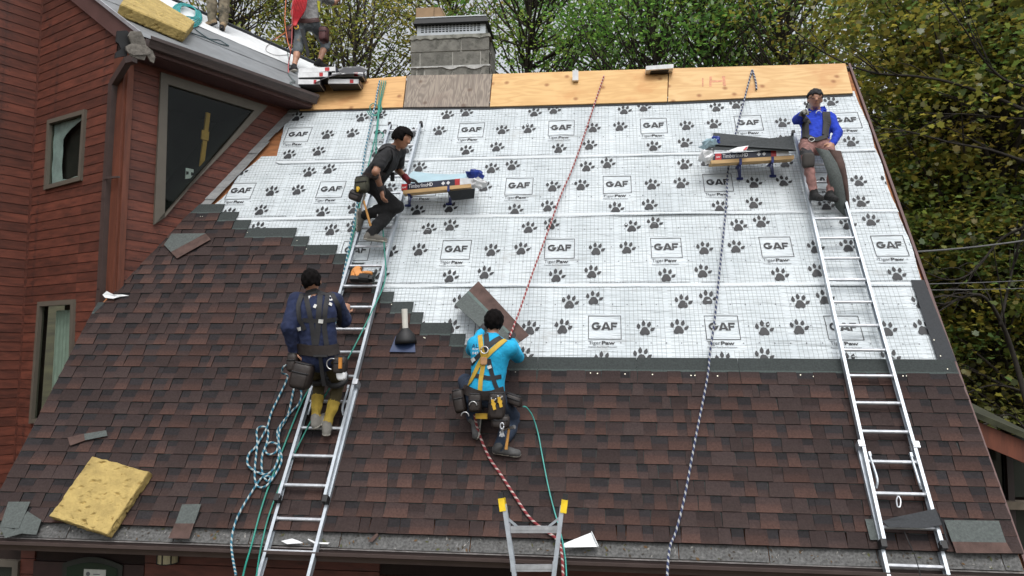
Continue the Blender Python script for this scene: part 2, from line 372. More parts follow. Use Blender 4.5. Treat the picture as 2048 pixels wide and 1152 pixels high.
def textmesh(body, size=1., bold=0.):
    c = bpy.data.curves.new('t', 'FONT'); c.body = body; c.size = size; c.offset = bold; c.resolution_u = 2
    o = bpy.data.objects.new('t', c); COL.objects.link(o); bpy.context.view_layer.update()
    me = bpy.data.meshes.new_from_object(o); V = [(v.co.x, v.co.y) for v in me.vertices]; F = [tuple(p.vertices) for p in me.polygons]
    bpy.data.objects.remove(o); bpy.data.curves.remove(c); bpy.data.meshes.remove(me)
    V = np.array(V) if V else np.zeros((0, 2)); return V, F
def fit(VF, w, x0, y0, h=None):
    V, F = VF; V = V.copy(); mn = V.min(0); mxx = V.max(0); s = w/(mxx[0]-mn[0]); sy = h/(mxx[1]-mn[1]) if h else s
    V = (V-mn)*np.array([s, sy])+np.array([x0, y0]); return V, F
TIG = textmesh('Tiger', 1, .006); PAW = textmesh('Paw', 1, .03); SUBT = textmesh('Premium Roof Deck Protection', 1, .012)
def glyph_G():
    P = []; 
    cx, cy, ro, ri = .5, .5, .5, .24; a0, a1 = math.radians(42), math.radians(338); n = 16
    out = [(cx+ro*1.06*math.cos(a0+(a1-a0)*i/n), cy+ro*math.sin(a0+(a1-a0)*i/n)) for i in range(n+1)]
    inn = [(cx+ri*1.25*math.cos(a0+(a1-a0)*i/n), cy+ri*math.sin(a0+(a1-a0)*i/n)) for i in range(n+1)]
    quads = [[out[i], out[i+1], inn[i+1], inn[i]] for i in range(n)]
    quads.append([(.52, .36), (1.03, .36), (1.03, .55), (.52, .55)]); return quads
GAFQ = []
for q in glyph_G(): GAFQ.append([(x*.34, y) for x, y in q])
for q in [[(0, 0), (.28, 0), (.56, 1), (.36, 1)], [(.44, 1), (.64, 1), (1., 0), (.72, 0)], [(.27, .16), (.73, .16), (.67, .34), (.33, .34)]]: GAFQ.append([(.36+x*.38, y) for x, y in q])
for q in [[(0, 0), (.28, 0), (.28, 1), (0, 1)], [(.28, .76), (1, .76), (1, 1), (.28, 1)], [(.28, .36), (.86, .36), (.86, .58), (.28, .58)]]: GAFQ.append([(.745+x*.255, y) for x, y in q])
def ell(cx, cy, rx, ry, rot=0, n=12, tip=0.):
    out = []
    for i in range(n):
        a = 2*math.pi*i/n; x = rx*math.cos(a); y = ry*math.sin(a)
        if y > 0: x *= 1-tip*(y/ry)**1.2
        out.append((cx+x*math.cos(rot)-y*math.sin(rot), cy+x*math.sin(rot)+y*math.cos(rot)))
    return out
PAWP = [[(-.045, -.055), (-.052, -.035), (-.04, -.018), (-.028, .006), (-.008, .016), (.014, .010), (.026, -.008), (.036, -.028), (.034, -.048), (.018, -.058), (-.004, -.052), (-.024, -.06)],
        ell(-.058, .024, .0165, .026, .05, tip=.75), ell(-.014, .050, .017, .028, -.05, tip=.75), ell(.034, .040, .0165, .027, -.35, tip=.75), ell(.062, -.004, .0145, .025, -.95, tip=.75)]
LOGO_U0 = {1: -.242, 2: -.7311, 3: -.2062, 4: .2922}; LOGO_V0 = {1: 5.500, 2: 4.414, 3: 3.378, 4: 2.278}
PAWS = []
lu, lv = ruv(914, 503.5)
for zx, zy in [(517, 237), (643, 217), (463, 357), (880, 360), (641, 511), (842, 490)]:
    a = ruv(680+zx/2.88, 380+zy/2.88); PAWS.append((a[0]-lu, a[1]-lv))
VB = {1: 4.915, 2: 3.885, 3: 2.815, 4: 1.72}
def bounds(row, v):
    """left and right edge of the sheet at slope height v"""
    if row == 1:
        a = ruv(556, 310); b_ = ruv(578, 222); l = a[0]+(v-a[1])*(b_[0]-a[0])/(b_[1]-a[1])
        e = (v-VB[1]);  l += .10*math.exp(-e/.03)*.6
        return l, UR-.035+.015*math.sin(v*5)
    if row == 2: return max(wallu(v)+.20+.03*math.sin(v*9), -9), UR-.03+.012*math.sin(v*7)
    if row == 3: return max(wallu(v)+.1, -4.2), UR-.02+.012*math.sin(v*6)
    a = ruv(1822, 566); b_ = ruv(1873, 724); return -2.4, a[0]+.03+(v-a[1])*(b_[0]-a[0])/(b_[1]-a[1])+.012*math.sin(v*31)
for row in (4, 3, 2, 1):
    vb = VB[row]; vt = min(vb+1.2, 6.10); nv = 46; nu = 170
    V = []; UVs = []
    for j in range(nv+1):
        v = vb+(vt-vb)*j/nv; l, r_ = bounds(row, v)
        for i in range(nu+1):
            u = l+(r_-l)*i/nu; vv = v+(.006*mnoise.noise((u*.8, row*5., 0)) if j == 0 else 0)
            V.append(RP(u, vv, sheet_h(row, u, v, vb))); UVs.append((u-LOGO_U0[row]+.02, v-LOGO_V0[row]))
    F = [(j*(nu+1)+i, j*(nu+1)+i+1, (j+1)*(nu+1)+i+1, (j+1)*(nu+1)+i) for j in range(nv) for i in range(nu)]
    sh = mesh('underlayment_sheet', V, F, M['paper'], house, uvs=UVs, smooth=True)
    vis_top = vt if row == 1 else VB[row-1]
    # blank lap margins carry no grid: plain bands at the two edges
    def drape(poly, dh):
        out = []
        for (u, v) in poly: out.append(RP(u, v, sheet_h(row, u, v, vb)+dh))
        return out
    def strip(name, v0, v1, dh, m, parent):
        mb = MB(); n = 120; Vv = []
        l0, r0 = bounds(row, v0); l1, r1 = bounds(row, v1)
        for i in range(n+1): Vv += drape([(l0+.004+(r0-l0-.008)*i/n, v0), (l1+.004+(r1-l1-.008)*i/n, (v0+v1)/2), (l1+.004+(r1-l1-.008)*i/n, v1)], dh)
        mb.add(Vv, [f for i in range(n) for f in ((3*i, 3*i+3, 3*i+4, 3*i+1), (3*i+1, 3*i+4, 3*i+5, 3*i+2))]); return mb.obj(name, m, parent, smooth=True)
    strip('blank_margin', vb+.012, vb+.052, .0016, M['plainpaper'], sh)
    thin = MB()
    def inside(u, v, mar=.0):
        if not (vb+.0 < v < vt): return False
        l, r_ = bounds(row, v); return l+mar < u < r_-mar
    def put(mbx, poly, dh):
        poly = [p for p in poly]
        if row != 4: poly = clip(poly, 0, -1, -(vb+.055))
        poly = clip(poly, 0, 1, vis_top+.02)
        if len(poly) < 3: return
        c = poly[0]; l, r_ = bounds(row, min(max(c[1], vb), vt)); poly = clip(poly, 1, 0, r_-.004); poly = clip(poly, -1, 0, -(l+.004))
        if area(poly) > 2e-6: mbx.add(drape(poly, dh), [tuple(range(len(poly)))])
    def putVF(mbx, VF, du, dv, dh):
        V2, F2_ = VF
        if not inside(V2[:, 0].min()+du, V2[:, 1].min()+dv) or not inside(V2[:, 0].max()+du, V2[:, 1].max()+dv): return
        mbx.add(drape([(x+du, y+dv) for x, y in V2], dh), F2_)
    k0 = int(math.floor((-4.5-LOGO_U0[row])/P_U)); k1 = int(math.ceil((5.2-LOGO_U0[row])/P_U))
    for k in range(k0, k1+1):
        cu = LOGO_U0[row]+k*P_U; cv = LOGO_V0[row]
        hw, hh = .171, .152
        ink = MB()
        t = .007
        for i in range(6):
            a = -hw+2*hw*i/6; b_ = a+2*hw/6; c_ = -hh+2*hh*i/6; d_ = c_+2*hh/6
            put(ink, [(cu+a, cv+hh-t), (cu+b_, cv+hh-t), (cu+b_, cv+hh), (cu+a, cv+hh)], .006); put(ink, [(cu+a, cv-hh), (cu+b_, cv-hh), (cu+b_, cv-hh+t), (cu+a, cv-hh+t)], .006)
            put(ink, [(cu-hw, cv+c_), (cu-hw+t, cv+c_), (cu-hw+t, cv+d_), (cu-hw, cv+d_)], .006); put(ink, [(cu+hw-t, cv+c_), (cu+hw, cv+c_), (cu+hw, cv+d_), (cu+hw-t, cv+d_)], .006)
        for q in GAFQ: put(ink, [(cu-.132+x*.264, cv-.036+y*.098) for x, y in q], .006)
        putVF(thin, fit(TIG, .128, cu-hw+.004, cv-hh-.078, .060), 0, 0, .006); putVF(ink, fit(PAW, .135, cu-hw+.140, cv-hh-.066, .046), 0, 0, .006)
        putVF(thin, fit(SUBT, .29, cu-hw+.004, cv-hh-.104, .020), 0, 0, .006)
        if ink.F: ink.obj('logo_print', M['ink'], sh)
        for du, dv in PAWS:
            pk = MB()
            for q in PAWP: put(pk, [(cu+du+x*1.2, cv+dv+y*1.42) for x, y in q], .006)
            if pk.F: pk.obj('paw_print', M['ink'], sh)
    # fastener target dots and the row of tiny marks along the lap
    for dvv in (-.43, -.10, .26):
        pass
    rr = random.Random(row)
    u = -4.3
    while u < 4.8:
        for vv in (vb+.035, LOGO_V0[row]-.195, LOGO_V0[row]+.02, LOGO_V0[row]+.30):
            uu = u+(.076 if vv > LOGO_V0[row] else 0)
            if vv < vis_top: put(thin, ell(uu, vv, .0075, .0075, n=6), .006)
        u += .1525
    u = -4.3
    while u < 4.8:
        L_ = rr.uniform(.005, .014)
        if math.sin(u*2.4+row) > -.2 and u % P_U > .12: put(thin, [(u, vb+.058), (u+L_, vb+.058), (u+L_, vb+.066), (u, vb+.066)], .006)
        u += L_+rr.choice([.004, .004, .009])
    tag(thin.obj('fine_print', M['inkthin'], sh), kind='stuff')
# step flashing against the wing wall, and torn deck edge
M['flash'] = mat('grey_flashing', (.30, .31, .31), .45, metal=.3, var=.25, scale=9, wear=((.12, .11, .10), 6, .6))
vv = 4.05; rs = random.Random(5)
while vv < 6.05:
    l = .24; mb = MB(); a = wallu(vv)+.02; b_ = wallu(vv+l)+.02; w = .13+rs.uniform(-.015, .02); hh = .03+.004*((vv*7) % 2)
    mb.prism([RP(a, vv, hh), RP(a+w, vv-.01, hh), RP(b_+w, vv+l, hh-.006), RP(b_, vv+l, hh-.006)], .0025*NR); mb.obj('step_flashing', M['flash'], roof); vv += l*.9
# ridge boards
def plyboard(pxs, m, extra=0.02):
    mb = MB(); p = [rp(x, y, .034) for x, y in pxs]; mb.prism(p, .018*NR); return mb.obj('plywood_board', m, roof)
def plymat(name, c, c2, c3, seed, marks=None):
    m, nt, b, out = nodemat(name); L = nt.links.new
    tc = N(nt, 'ShaderNodeTexCoord'); mp = N(nt, 'ShaderNodeMapping'); mp.inputs['Location'].default_value = (seed, seed*2.3, 0); mp.inputs['Scale'].default_value = (.45, 2.6, 2.6) if seed > 0 else (3.2, .45, .45); L(tc.outputs['Object'], mp.inputs[0])
    n1 = N(nt, 'ShaderNodeTexNoise', i_Scale=2.2, i_Detail=3., i_Distortion=.6); L(mp.outputs[0], n1.inputs['Vector'])
    wv = N(nt, 'ShaderNodeMath', operation='MULTIPLY', i_1=60. if seed < 0 else 34.); L(n1.outputs[0], wv.inputs[0]); sn = N(nt, 'ShaderNodeMath', operation='SINE'); L(wv.outputs[0], sn.inputs[0])
    mr = N(nt, 'ShaderNodeMapRange', i_1=-1., i_2=1.); L(sn.outputs[0], mr.inputs[0])
    n2 = N(nt, 'ShaderNodeTexNoise', i_Scale=1.7, i_Detail=5.); L(tc.outputs['Object'], n2.inputs['Vector'])
    r = N(nt, 'ShaderNodeValToRGB'); r.color_ramp.elements[0].color = c4(c2); r.color_ramp.elements[1].color = c4(c); L(mr.outputs[0], r.inputs[0])
    r2 = N(nt, 'ShaderNodeValToRGB'); r2.color_ramp.elements[0].position = .56; r2.color_ramp.elements[1].position = .64; r2.color_ramp.elements[0].color = (0, 0, 0, 1); r2.color_ramp.elements[1].color = (.5, .5, .5, 1); L(n2.outputs[0], r2.inputs[0])
    mx = N(nt, 'ShaderNodeMix', data_type='RGBA'); L(r2.outputs[0], mx.inputs[0]); L(r.outputs[0], mx.inputs[6]); mx.inputs[7].default_value = c4(c3)
    # knots
    vo = N(nt, 'ShaderNodeTexVoronoi', i_Scale=2.2, voronoi_dimensions='2D'); mp2 = N(nt, 'ShaderNodeMapping'); mp2.inputs['Scale'].default_value = (1, 1.6, 1.2); mp2.inputs['Location'].default_value = (seed*3, seed, 1); L(tc.outputs['Object'], mp2.inputs[0]); L(mp2.outputs[0], vo.inputs['Vector'])
    kr = N(nt, 'ShaderNodeValToRGB'); kr.color_ramp.elements[0].position = .03; kr.color_ramp.elements[1].position = .10; kr.color_ramp.elements[0].color = (.8, .8, .8, 1); kr.color_ramp.elements[1].color = (0, 0, 0, 1); L(vo.outputs['Distance'], kr.inputs[0])
    mk = N(nt, 'ShaderNodeMix', data_type='RGBA'); L(kr.outputs[0], mk.inputs[0]); L(mx.outputs[2], mk.inputs[6]); mk.inputs[7].default_value = (c3[0]*.5, c3[1]*.4, c3[2]*.35, 1)
    L(mk.outputs[2], b.inputs['Base Color']); b.inputs['Roughness'].default_value = .75
    return m
pm1 = plymat('plywood_new', (.64, .41, .18), (.56, .34, .14), (.50, .24, .085), 1.); pm2 = plymat('plywood_new_b', (.63, .42, .20), (.55, .34, .15), (.48, .23, .09), 2.4); pm3 = plymat('plywood_new_c', (.62, .37, .155), (.53, .30, .12), (.46, .21, .08), 4.1)
pold = plymat('plywood_weathered', (.28, .235, .19), (.17, .14, .115), (.21, .16, .13), -1.)
for a, m in (([(600, 222), (806, 216), (813, 154), (618, 168)], pm3), ([(808, 216), (978, 215), (984, 150), (815, 153)], pold), ([(980, 215), (1334, 205), (1336, 139), (986, 150)], pm1), ([(1336, 205), (1705, 188), (1690, 129), (1338, 139)], pm2)):
    bo = plyboard(a, m)
mb = MB(); mb.prism([rp(x, y, .030) for x, y in ((598, 226), (806, 219), (980, 218.5), (1336, 208.5), (1706, 192), (1704, 180), (1336, 196), (980, 206), (806, 208), (600, 214))], .003*NR); mb.obj('board_shadow_strip', M['felt'], roof)  # black strip put in for the shadow line below the ridge boards
# stencil on the right hand board: reddish worn letter strokes
M['stencil'] = mat('faded_red_stencil', (.55, .26, .15), .8, var=.3, scale=30)
mb = MB()
for pxs in ([(1419, 153), (1424, 153), (1423, 173), (1418, 173)], [(1444, 152), (1450, 152), (1452, 172), (1446, 172)], [(1424, 161), (1444, 160), (1444, 164), (1424, 165)], [(1404, 156), (1407, 156), (1407, 173), (1404, 173)]):
    mb.prism([rp(x, y, .0525) for x, y in pxs], .001*NR)
mb.obj('stencil_mark', M['stencil'], bo)
# ------------------------------------------------------------------ eave gutter and fascia
def extrude_profile(prof, A, B, out, upv=(0, 0, 1)):
    """prof in (outwards, up) swept from A to B"""
    A = np.array(A, float); B = np.array(B, float); out = np.array(out, float); upv = np.array(upv, float)
    V = [A+x*out+y*upv for x, y in prof]+[B+x*out+y*upv for x, y in prof]; n = len(prof)
    F = [(i, i+1, n+i+1, n+i) for i in range(n-1)]
    return V, F
GP = [(0, 0), (.0, -.11), (.075, -.115), (.085, -.085), (.105, -.05), (.125, -.035), (.125, .0), (.118, .003), (.118, -.03), (.098, -.045), (.078, -.082), (.07, -.108), (.006, -.103), (.006, 0)]
ga = RP(UL-.06, -.135, .0); gb = RP(UR+.12, -.135, .0)
GPF = [(x*.92, y*.74) for x, y in GP]
V, F = extrude_profile(GPF, ga+np.array([0, -.01, -.002]), gb+np.array([0, -.01, -.002]), (0, -1, 0))
n = len(GP); F.append(tuple(range(n-1, -1, -1))); F.append(tuple(range(n, 2*n)))
gut = mesh('gutter', V, F, M['bronze'], house)
mb = MB(); mb.abox((UL-.02, ga[1]+.0, ga[2]-.09), (UR+.04, ga[1]+.03, ga[2]-.012)); mb.obj('fascia_board', M['fascia'], house)
mb = MB(); mb.abox((UL, ga[1]-.03, ga[2]+.004), (UR, ga[1]+.05, ga[2]+.009)); mb.obj('drip_edge', mat('pale_drip_edge', (.30, .28, .27), .4, metal=.3, var=.4, scale=14), house)
mb = MB(); mb.abox((UL, ga[1]+.031, ga[2]-.09), (UR, .62, ga[2]-.075)); mb.obj('soffit', M['soffit'], house)
# ------------------------------------------------------------------ front wall under the eave
YW = .42
fw = MB(); fw.abox((-4.9, YW+.025, 0), (UR-.2, YW+.14, ZE-.36)); fwall = fw.obj('front_wall', M['siding_dark'], house)
M['siding_front'] = mat('front_siding', (.10, .028, .018), .62, rnd=.2, var=.4, scale=3.2, stretch=(1.2, 1.2, 6))
holes = [(-4.10, -2.95), (-.62, .62), (-4.9, -4.25)]
z = 0.02
while z < ZE-.40:
    x = -4.9
    for a, b_ in sorted(holes)+[(UR-.2, 99)]:
        if a-x > .1:
            mb = MB(); mb.abox((x+.002, YW, z+.004), (a-.002, YW+.024, z+.146)); mb.obj('siding_board', M['siding_front'], fwall)
        x = b_
    z += .15
def window(name, x0, x1, z0, z1, y, parent, bars=0):
    fr = MB()
    for lo, hi in (((x0, y-.03, z0), (x0+.06, y+.03, z1)), ((x1-.06, y-.03, z0), (x1, y+.03, z1)), ((x0+.06, y-.03, z1-.06), (x1-.06, y+.03, z1)), ((x0+.06, y-.03, z0), (x1-.06, y+.03, z0+.06))): fr.abox(lo, hi)
    for k in range(bars):
        xm = x0+(x1-x0)*(k+1)/(bars+1); fr.abox((xm-.035, y-.028, z0+.06), (xm+.035, y+.028, z1-.06))
    f = fr.obj(name, M['siding_front'] if bars else M['trim'], parent)
    n = bars+1
    for k in range(n):
        a = x0+.06+(x1-x0-.12)*k/n; b_ = x0+.06+(x1-x0-.12)*(k+1)/n
        mb = MB(); mb.abox((a, y-.004, z0+.06), (b_, y+.004, z1-.06)); mb.obj('pane', M['glass'], f)
    return f
window('window', -.62, .62, .9, ZE-.46, YW, house, 1)
window('window', -4.9, -4.25, .6, ZE-.45, YW, house)
# door with an arched light and a notice
dr = MB(); dr.abox((-4.10, YW-.01, 0), (-2.95, YW+.05, ZE-.45)); M['door'] = mat('dark_green_door', (.018, .022, .018), .5, var=.2); door = dr.obj('door', mat('dark_red_door', (.03, .012, .011), .5), house)
ar = MB(); zt = aty(200, 1128, YW)[2]; xl = aty(128, 1140, YW)[0]; xr = aty(248, 1140, YW)[0]; n = 12
arc = [(xl+(xr-xl)*i/n, zt+.07*math.sin(math.pi*i/n)) for i in range(n+1)]
ar.prism([(x, YW-.013, z_) for x, z_ in arc]+[(xr, YW-.013, .9), (xl, YW-.013, .9)], (0, -.012, 0)); ar.obj('door_light_frame', M['door'], door)
ar = MB(); k = .05
ar.prism([(x, YW-.026, z_-k) for x, z_ in arc if xl+k < x < xr-k]+[(xr-k, YW-.026, .95), (xl+k, YW-.026, .95)], (0, -.006, 0)); ar.obj('door_light', glass('green_glass', (.012, .03, .02)), door)
mb = MB(); a = aty(168, 1138, YW-.035); b_ = aty(212, 1138, YW-.035); mb.abox((a[0], YW-.036, a[2]-.28), (b_[0], YW-.033, a[2])); nt_ = mb.obj('paper_notice', mat('notice_paper', (.5, .52, .48), .8), door)
mb = MB(); cz = a[2]-.045; mb.prism([(a[0]+.045+.022*math.cos(q*math.pi/5), YW-.0365, cz+.022*math.sin(q*math.pi/5)) for q in range(10)], (0, -.001, 0)); mb.abox((a[0]+.1, YW-.038, a[2]-.05), (b_[0]-.06, YW-.0365, a[2]-.042)); mb.abox((a[0]+.1, YW-.038, a[2]-.07), (b_[0]-.09, YW-.0365, a[2]-.063)); mb.obj('notice_print', M['inkthin'], nt_)
# wall lamp, unlit
a = aty(306, 1100, YW-.12); b_ = aty(344, 1130, YW-.12)
lt = empty('wall_lamp', ((a[0]+b_[0])/2, YW-.06, b_[2]), 'cream glass wall lamp with dark metal bars under the eave', 'lamp')
mb = MB(); cx = (a[0]+b_[0])/2; R_ = (b_[0]-a[0])/2
pts = [(cx+R_*math.cos(q), YW-.012-R_*1.1*math.sin(q)) for q in np.linspace(0, math.pi, 9)]
mb.prism([(x, y, b_[2]) for x, y in pts], (0, 0, a[2]-b_[2])); mb.obj('lamp_glass', mat('cream_lamp_glass', (.52, .47, .30), .4, var=.1), lt)
mb = MB()
for q in np.linspace(.05, math.pi-.05, 5): mb.bar((cx+R_*1.04*math.cos(q), YW-.012-R_*1.14*math.sin(q), b_[2]-.008), (cx+R_*1.04*math.cos(q), YW-.012-R_*1.14*math.sin(q), a[2]+.008), .009, .009, (0, 1, 0))
for zz in (b_[2]-.008, a[2]+.002): mb.prism([(cx+(x-cx)*1.06, y-.004, zz) for x, y in pts], (0, 0, .008))
mb.obj('lamp_cage', M['black'], lt)
mb = MB(); mb.abox((UR-.62, YW-.02, 0), (UR-.44, YW+.02, ZE-.4)); mb.obj('corner_board', M['post'], house)
# ------------------------------------------------------------------ wing
AS = math.radians(33.0); AM = math.radians(-62.5); AL = math.radians(28.5)
dS = np.array([math.sin(AS), math.cos(AS), 0]); dM = np.array([math.sin(AM), math.cos(AM), 0]); dL = np.array([math.sin(AL), math.cos(AL), 0]); ZV = np.array([0, 0, 1.])
nS = np.array([math.cos(AS), -math.sin(AS), 0])          # outward, to the right
nM = np.cross(dM, ZV); nM = nM if nM @ (CAM-rp(229, 588)) > 0 else -nM
nL = np.array([math.cos(AL), -math.sin(AL), 0])
PC = rp(231, 588, .03)
PI = onpl(62, 400, PC, nM); PI = np.array([PI[0], PI[1], 0])
def on_s(px, py, off=0.): return onpl(px, py, PC+off*nS, nS)
def on_m(px, py, off=0.): return onpl(px, py, PC+off*nM, nM)
def on_l(px, py, off=0.): return onpl(px, py, PI+off*nL, nL)
BH = .1195
def st(P, O, d): return float((P-O) @ d), float(P[2])
def board_wall(wall, O, d, nrm, poly, holes, tilt, zmin, zmax, matl, t=.011):
    """lap boards on the vertical plane (O,d) clipped to the convex outline, minus convex holes"""
    k = math.tan(tilt)
    z = math.floor(zmin/BH)*BH
    rr = random.Random(int(abs(O[0])*100))
    while z < zmax:
        s0 = min(p[0] for p in poly)-.1; s1 = max(p[0] for p in poly)+.1
        bd = [(s0, z+k*s0+.003), (s1, z+k*s1+.003), (s1, z+k*s1+BH-.002), (s0, z+k*s0+BH-.002)]
        n = len(poly); ar = sum(poly[i][0]*poly[(i+1) % n][1]-poly[(i+1) % n][0]*poly[i][1] for i in range(n)); sg = 1 if ar > 0 else -1
        for i in range(n):
            p, q = poly[i], poly[(i+1) % n]; a, b_ = sg*(q[1]-p[1]), -sg*(q[0]-p[0]); bd = clip(bd, a, b_, a*p[0]+b_*p[1])
            if len(bd) < 3: break
        pieces = [bd] if len(bd) >= 3 else []
        for h in holes:
            m = len(h); ar = sum(h[i][0]*h[(i+1) % m][1]-h[(i+1) % m][0]*h[i][1] for i in range(m)); sg = 1 if ar > 0 else -1
            out = []
            for pc in pieces:
                rest = pc
                for i in range(m):
                    p, q = h[i], h[(i+1) % m]; a, b_ = sg*(q[1]-p[1]), -sg*(q[0]-p[0]); c = a*p[0]+b_*p[1]
                    o_ = clip(rest, -a, -b_, -c)
                    if area(o_) > 5e-4: out.append(o_)
                    rest = clip(rest, a, b_, c)
                    if len(rest) < 3: break
            pieces = out
        for pc in pieces:
            if area(pc) < 1e-3: continue
            V = []; F = []; m = len(pc); zc = [z+k*p[0] for p in pc]
            for p in pc: V.append(O+p[0]*d+np.array([0, 0, p[1]])+nrm*.0)
            for p, zz in zip(pc, zc):
                f = (p[1]-zz)/BH; V.append(O+p[0]*d+np.array([0, 0, p[1]])+nrm*(t*(1-.45*f)))
            F = [tuple(range(m-1, -1, -1)), tuple(range(m, 2*m))]+[(i, (i+1) % m, m+(i+1) % m, m+i) for i in range(m)]
            mesh('siding_board', V, F, matl, wall)
        z += BH
O0 = np.array([PC[0], PC[1], 0.])
# --- side wall (faces right) with the big raked window
gTopL = on_s(284.6, 72.5, .36); gTopR = on_s(625, 191, .36)
wtop0 = on_s(262, 118); wtop1 = on_s(640, 238)
ft0 = on_s(240, 581); ft1 = on_s(640, 165)
spoly = [(0, ft0[2]-.25), (float((ft1-O0) @ dS), ft1[2]-.25), (float((ft1-O0) @ dS), wtop1[2]+.3), (0, wtop0[2]+.15)]
wq = [on_s(319, 146), on_s(532, 213), on_s(305, 450)]
hole = [st(p, O0, dS) for p in wq]
mb = MB(); mb.prism([O0+s*dS+np.array([0, 0, z])-.006*nS for s, z in spoly], -.10*nS); swall = mb.obj('side_wall', M['siding_dark'], house)
pb = on_s(258, 300); s_post = float((pb-O0) @ dS)
board_wall(swall, O0, dS, nS, [(s_post, spoly[0][1])]+[spoly[1], spoly[2]]+[(s_post, spoly[3][1])], [hole], math.radians(-2.0), ft0[2]-.2, wtop0[2]+.6, M['siding'])
# post boards at the corner
zb = PC[2]-.3; ztp = wtop0[2]+.1
mb = MB(); mb.prism([O0-.03*dM*0+np.array([0, 0, zb]), O0+s_post*dS+np.array([0, 0, zb]), O0+s_post*dS+np.array([0, 0, ztp]), O0+np.array([0, 0, ztp])], .032*nS); mb.obj('corner_board', M['post'], swall)
pm = on_m(224, 300); s_pm = float((pm-O0) @ dM)
mb = MB(); mb.prism([O0+np.array([0, 0, zb]), O0+s_pm*dM+np.array([0, 0, zb]), O0+s_pm*dM+np.array([0, 0, ztp]), O0+np.array([0, 0, ztp])], .034*nM); mb.obj('corner_board', M['post'], swall)
# window: trim bars, recessed glass, things seen in the glass are behind it
wi = [on_s(333, 170), on_s(505, 222), on_s(326, 436)]
wo_ = [p+.0*nS for p in wq]
win = empty('raked_window', (wq[0]+wq[1]+wq[2])/3, parent=house)
for i in range(3):
    a, b_, c_, d_ = wo_[i], wo_[(i+1) % 3], wi[(i+1) % 3], wi[i]
    mb = MB(); mb.prism([a, b_, c_, d_], .045*nS); mb.obj('window_trim', M['trim'], win)
gm, nt, b, out = nodemat('clear_dark_glass')
tr = N(nt, 'ShaderNodeBsdfTransparent', i_Color=(.8, .84, .81, 1)); gl = N(nt, 'ShaderNodeBsdfGlossy', i_Roughness=.02); fr = N(nt, 'ShaderNodeFresnel', i_IOR=1.45); mx = N(nt, 'ShaderNodeMixShader')
mx.inputs[0].default_value = .012; nt.links.new(tr.outputs[0], mx.inputs[1]); nt.links.new(gl.outputs[0], mx.inputs[2]); nt.links.new(mx.outputs[0], out.inputs[0])
M['clear'] = gm
mb = MB(); mb.prism([p+.006*nS+.03*((sum(wi)/3)-p)*0 for p in wi], .004*nS); mb.obj('pane', M['clear'], win)
cw = sum(wi)/3                                     # dark room box behind the pane
mb = MB(); inn = [p-.9*nS for p in wi]
mb.add([p-.095*nS for p in wi]+inn, [(3, 4, 5), (0, 1, 4, 3), (1, 2, 5, 4), (2, 0, 3, 5)]); mb.obj('room_interior', mat('dark_room', (.012, .014, .013), .95, var=.5, scale=5), win)
sb = []
# reveal in the backing wall: cut is simulated by building the wall round the opening
bpy.data.objects.remove(swall.children[0]) if False else None
me = swall.data
bm = bmesh.new(); 
def wallring(spoly, hole):
    V = []; F = []
    outer = spoly; 
    mb = MB()
    h = hole; o = spoly
    # quads: outer p0(0,bot) p1(far,bot) p2(far,top) p3(0,top); hole h0 top-left h1 top-right h2 bottom
    for q in ([o[0], o[1], h[1], h[2]], [o[1], o[2], h[1]], [o[2], o[3], h[0], h[1]], [o[3], o[0], h[2], h[0]]):
        mb.prism([O0+s*dS+np.array([0, 0, z])-.006*nS for s, z in q], -.09*nS)
    return mb
mb = wallring(spoly, [st(p, O0, dS) for p in wi]); 
Vn = np.array(mb.V)-np.array(wloc(swall)); bm.free()
me.clear_geometry(); me.from_pydata(Vn.tolist(), [], mb.F); me.update()
# wood level standing inside the window, white frame at the sill
mb = MB(); a = on_s(416, 226, -.22); b_ = on_s(405, 318, -.22); mb.bar(a, b_+(b_-a)*.35, .055, .03, nS); a2 = on_s(411, 262, -.20); b2 = on_s(409, 280, -.20); mb.bar(a2, b2, .10, .02, nS)
lv_ = mb.obj('wooden_brace', mat('yellow_pine', (.62, .34, .06), .6), None); tag(lv_, 'yellow wooden brace upright behind the raked window', 'brace')
mb = MB(); q = [on_s(371, 336, -.2), on_s(386, 339, -.2), on_s(386, 356, -.2), on_s(370, 358, -.2)]
mb.prism(q, .015*nS); cq = sum(q)/4
for k_ in (-1, 1): mb.prism([cq+(p-cq)*.32+k_*.036*dS*.9+nS*.017 for p in q], .002*nS, 1)
o = mb.obj('picture_frame', [M['white'], M['black']], None); tag(o, 'small white frame low behind the raked window glass', 'frame')
# --- middle wall (faces front left)
li = float((PI-O0) @ dM)
ztop = 9.5
R0 = on_m(263, 61, .3); R1 = on_m(193, 0, .3)
# roof frame of the wing
nmR = nM
G0, G1 = gTopL, gTopR
P1 = onpl(193, 0, G0, nM); rk = (P1-G0)/np.linalg.norm(P1-G0)
gd = (G1-G0)/np.linalg.norm(G1-G0)
nW = np.cross(gd, rk); nW = nW/np.linalg.norm(nW); nW = nW if nW[2] > 0 else -nW
def on_w(px, py, off=0.): return onpl(px, py, G0+off*nW, nW)
K0 = on_w(458, 53); K1 = on_w(630, 130)
print('WING pitch', math.degrees(math.asin(rk[2])), 'gutter slope', math.degrees(math.asin(gd[2])), 'len', np.linalg.norm(G1-G0), 'ridge dists', [np.linalg.norm(np.cross(k-G0, gd)) for k in (K0, K1)], 'G0', G0, 'G1', G1, 'PC', PC, 'PI', PI)
DW = .5*sum(np.linalg.norm(np.cross(k-G0, gd)) for k in (K0, K1))
pw = np.cross(nW, gd); pw = pw if pw @ rk > 0 else -pw      # up the wing slope, square to the gutter
zt_m = lambda s: (G0+rk*(s+.2)/max(.2, -(rk @ (-dM))))[2]
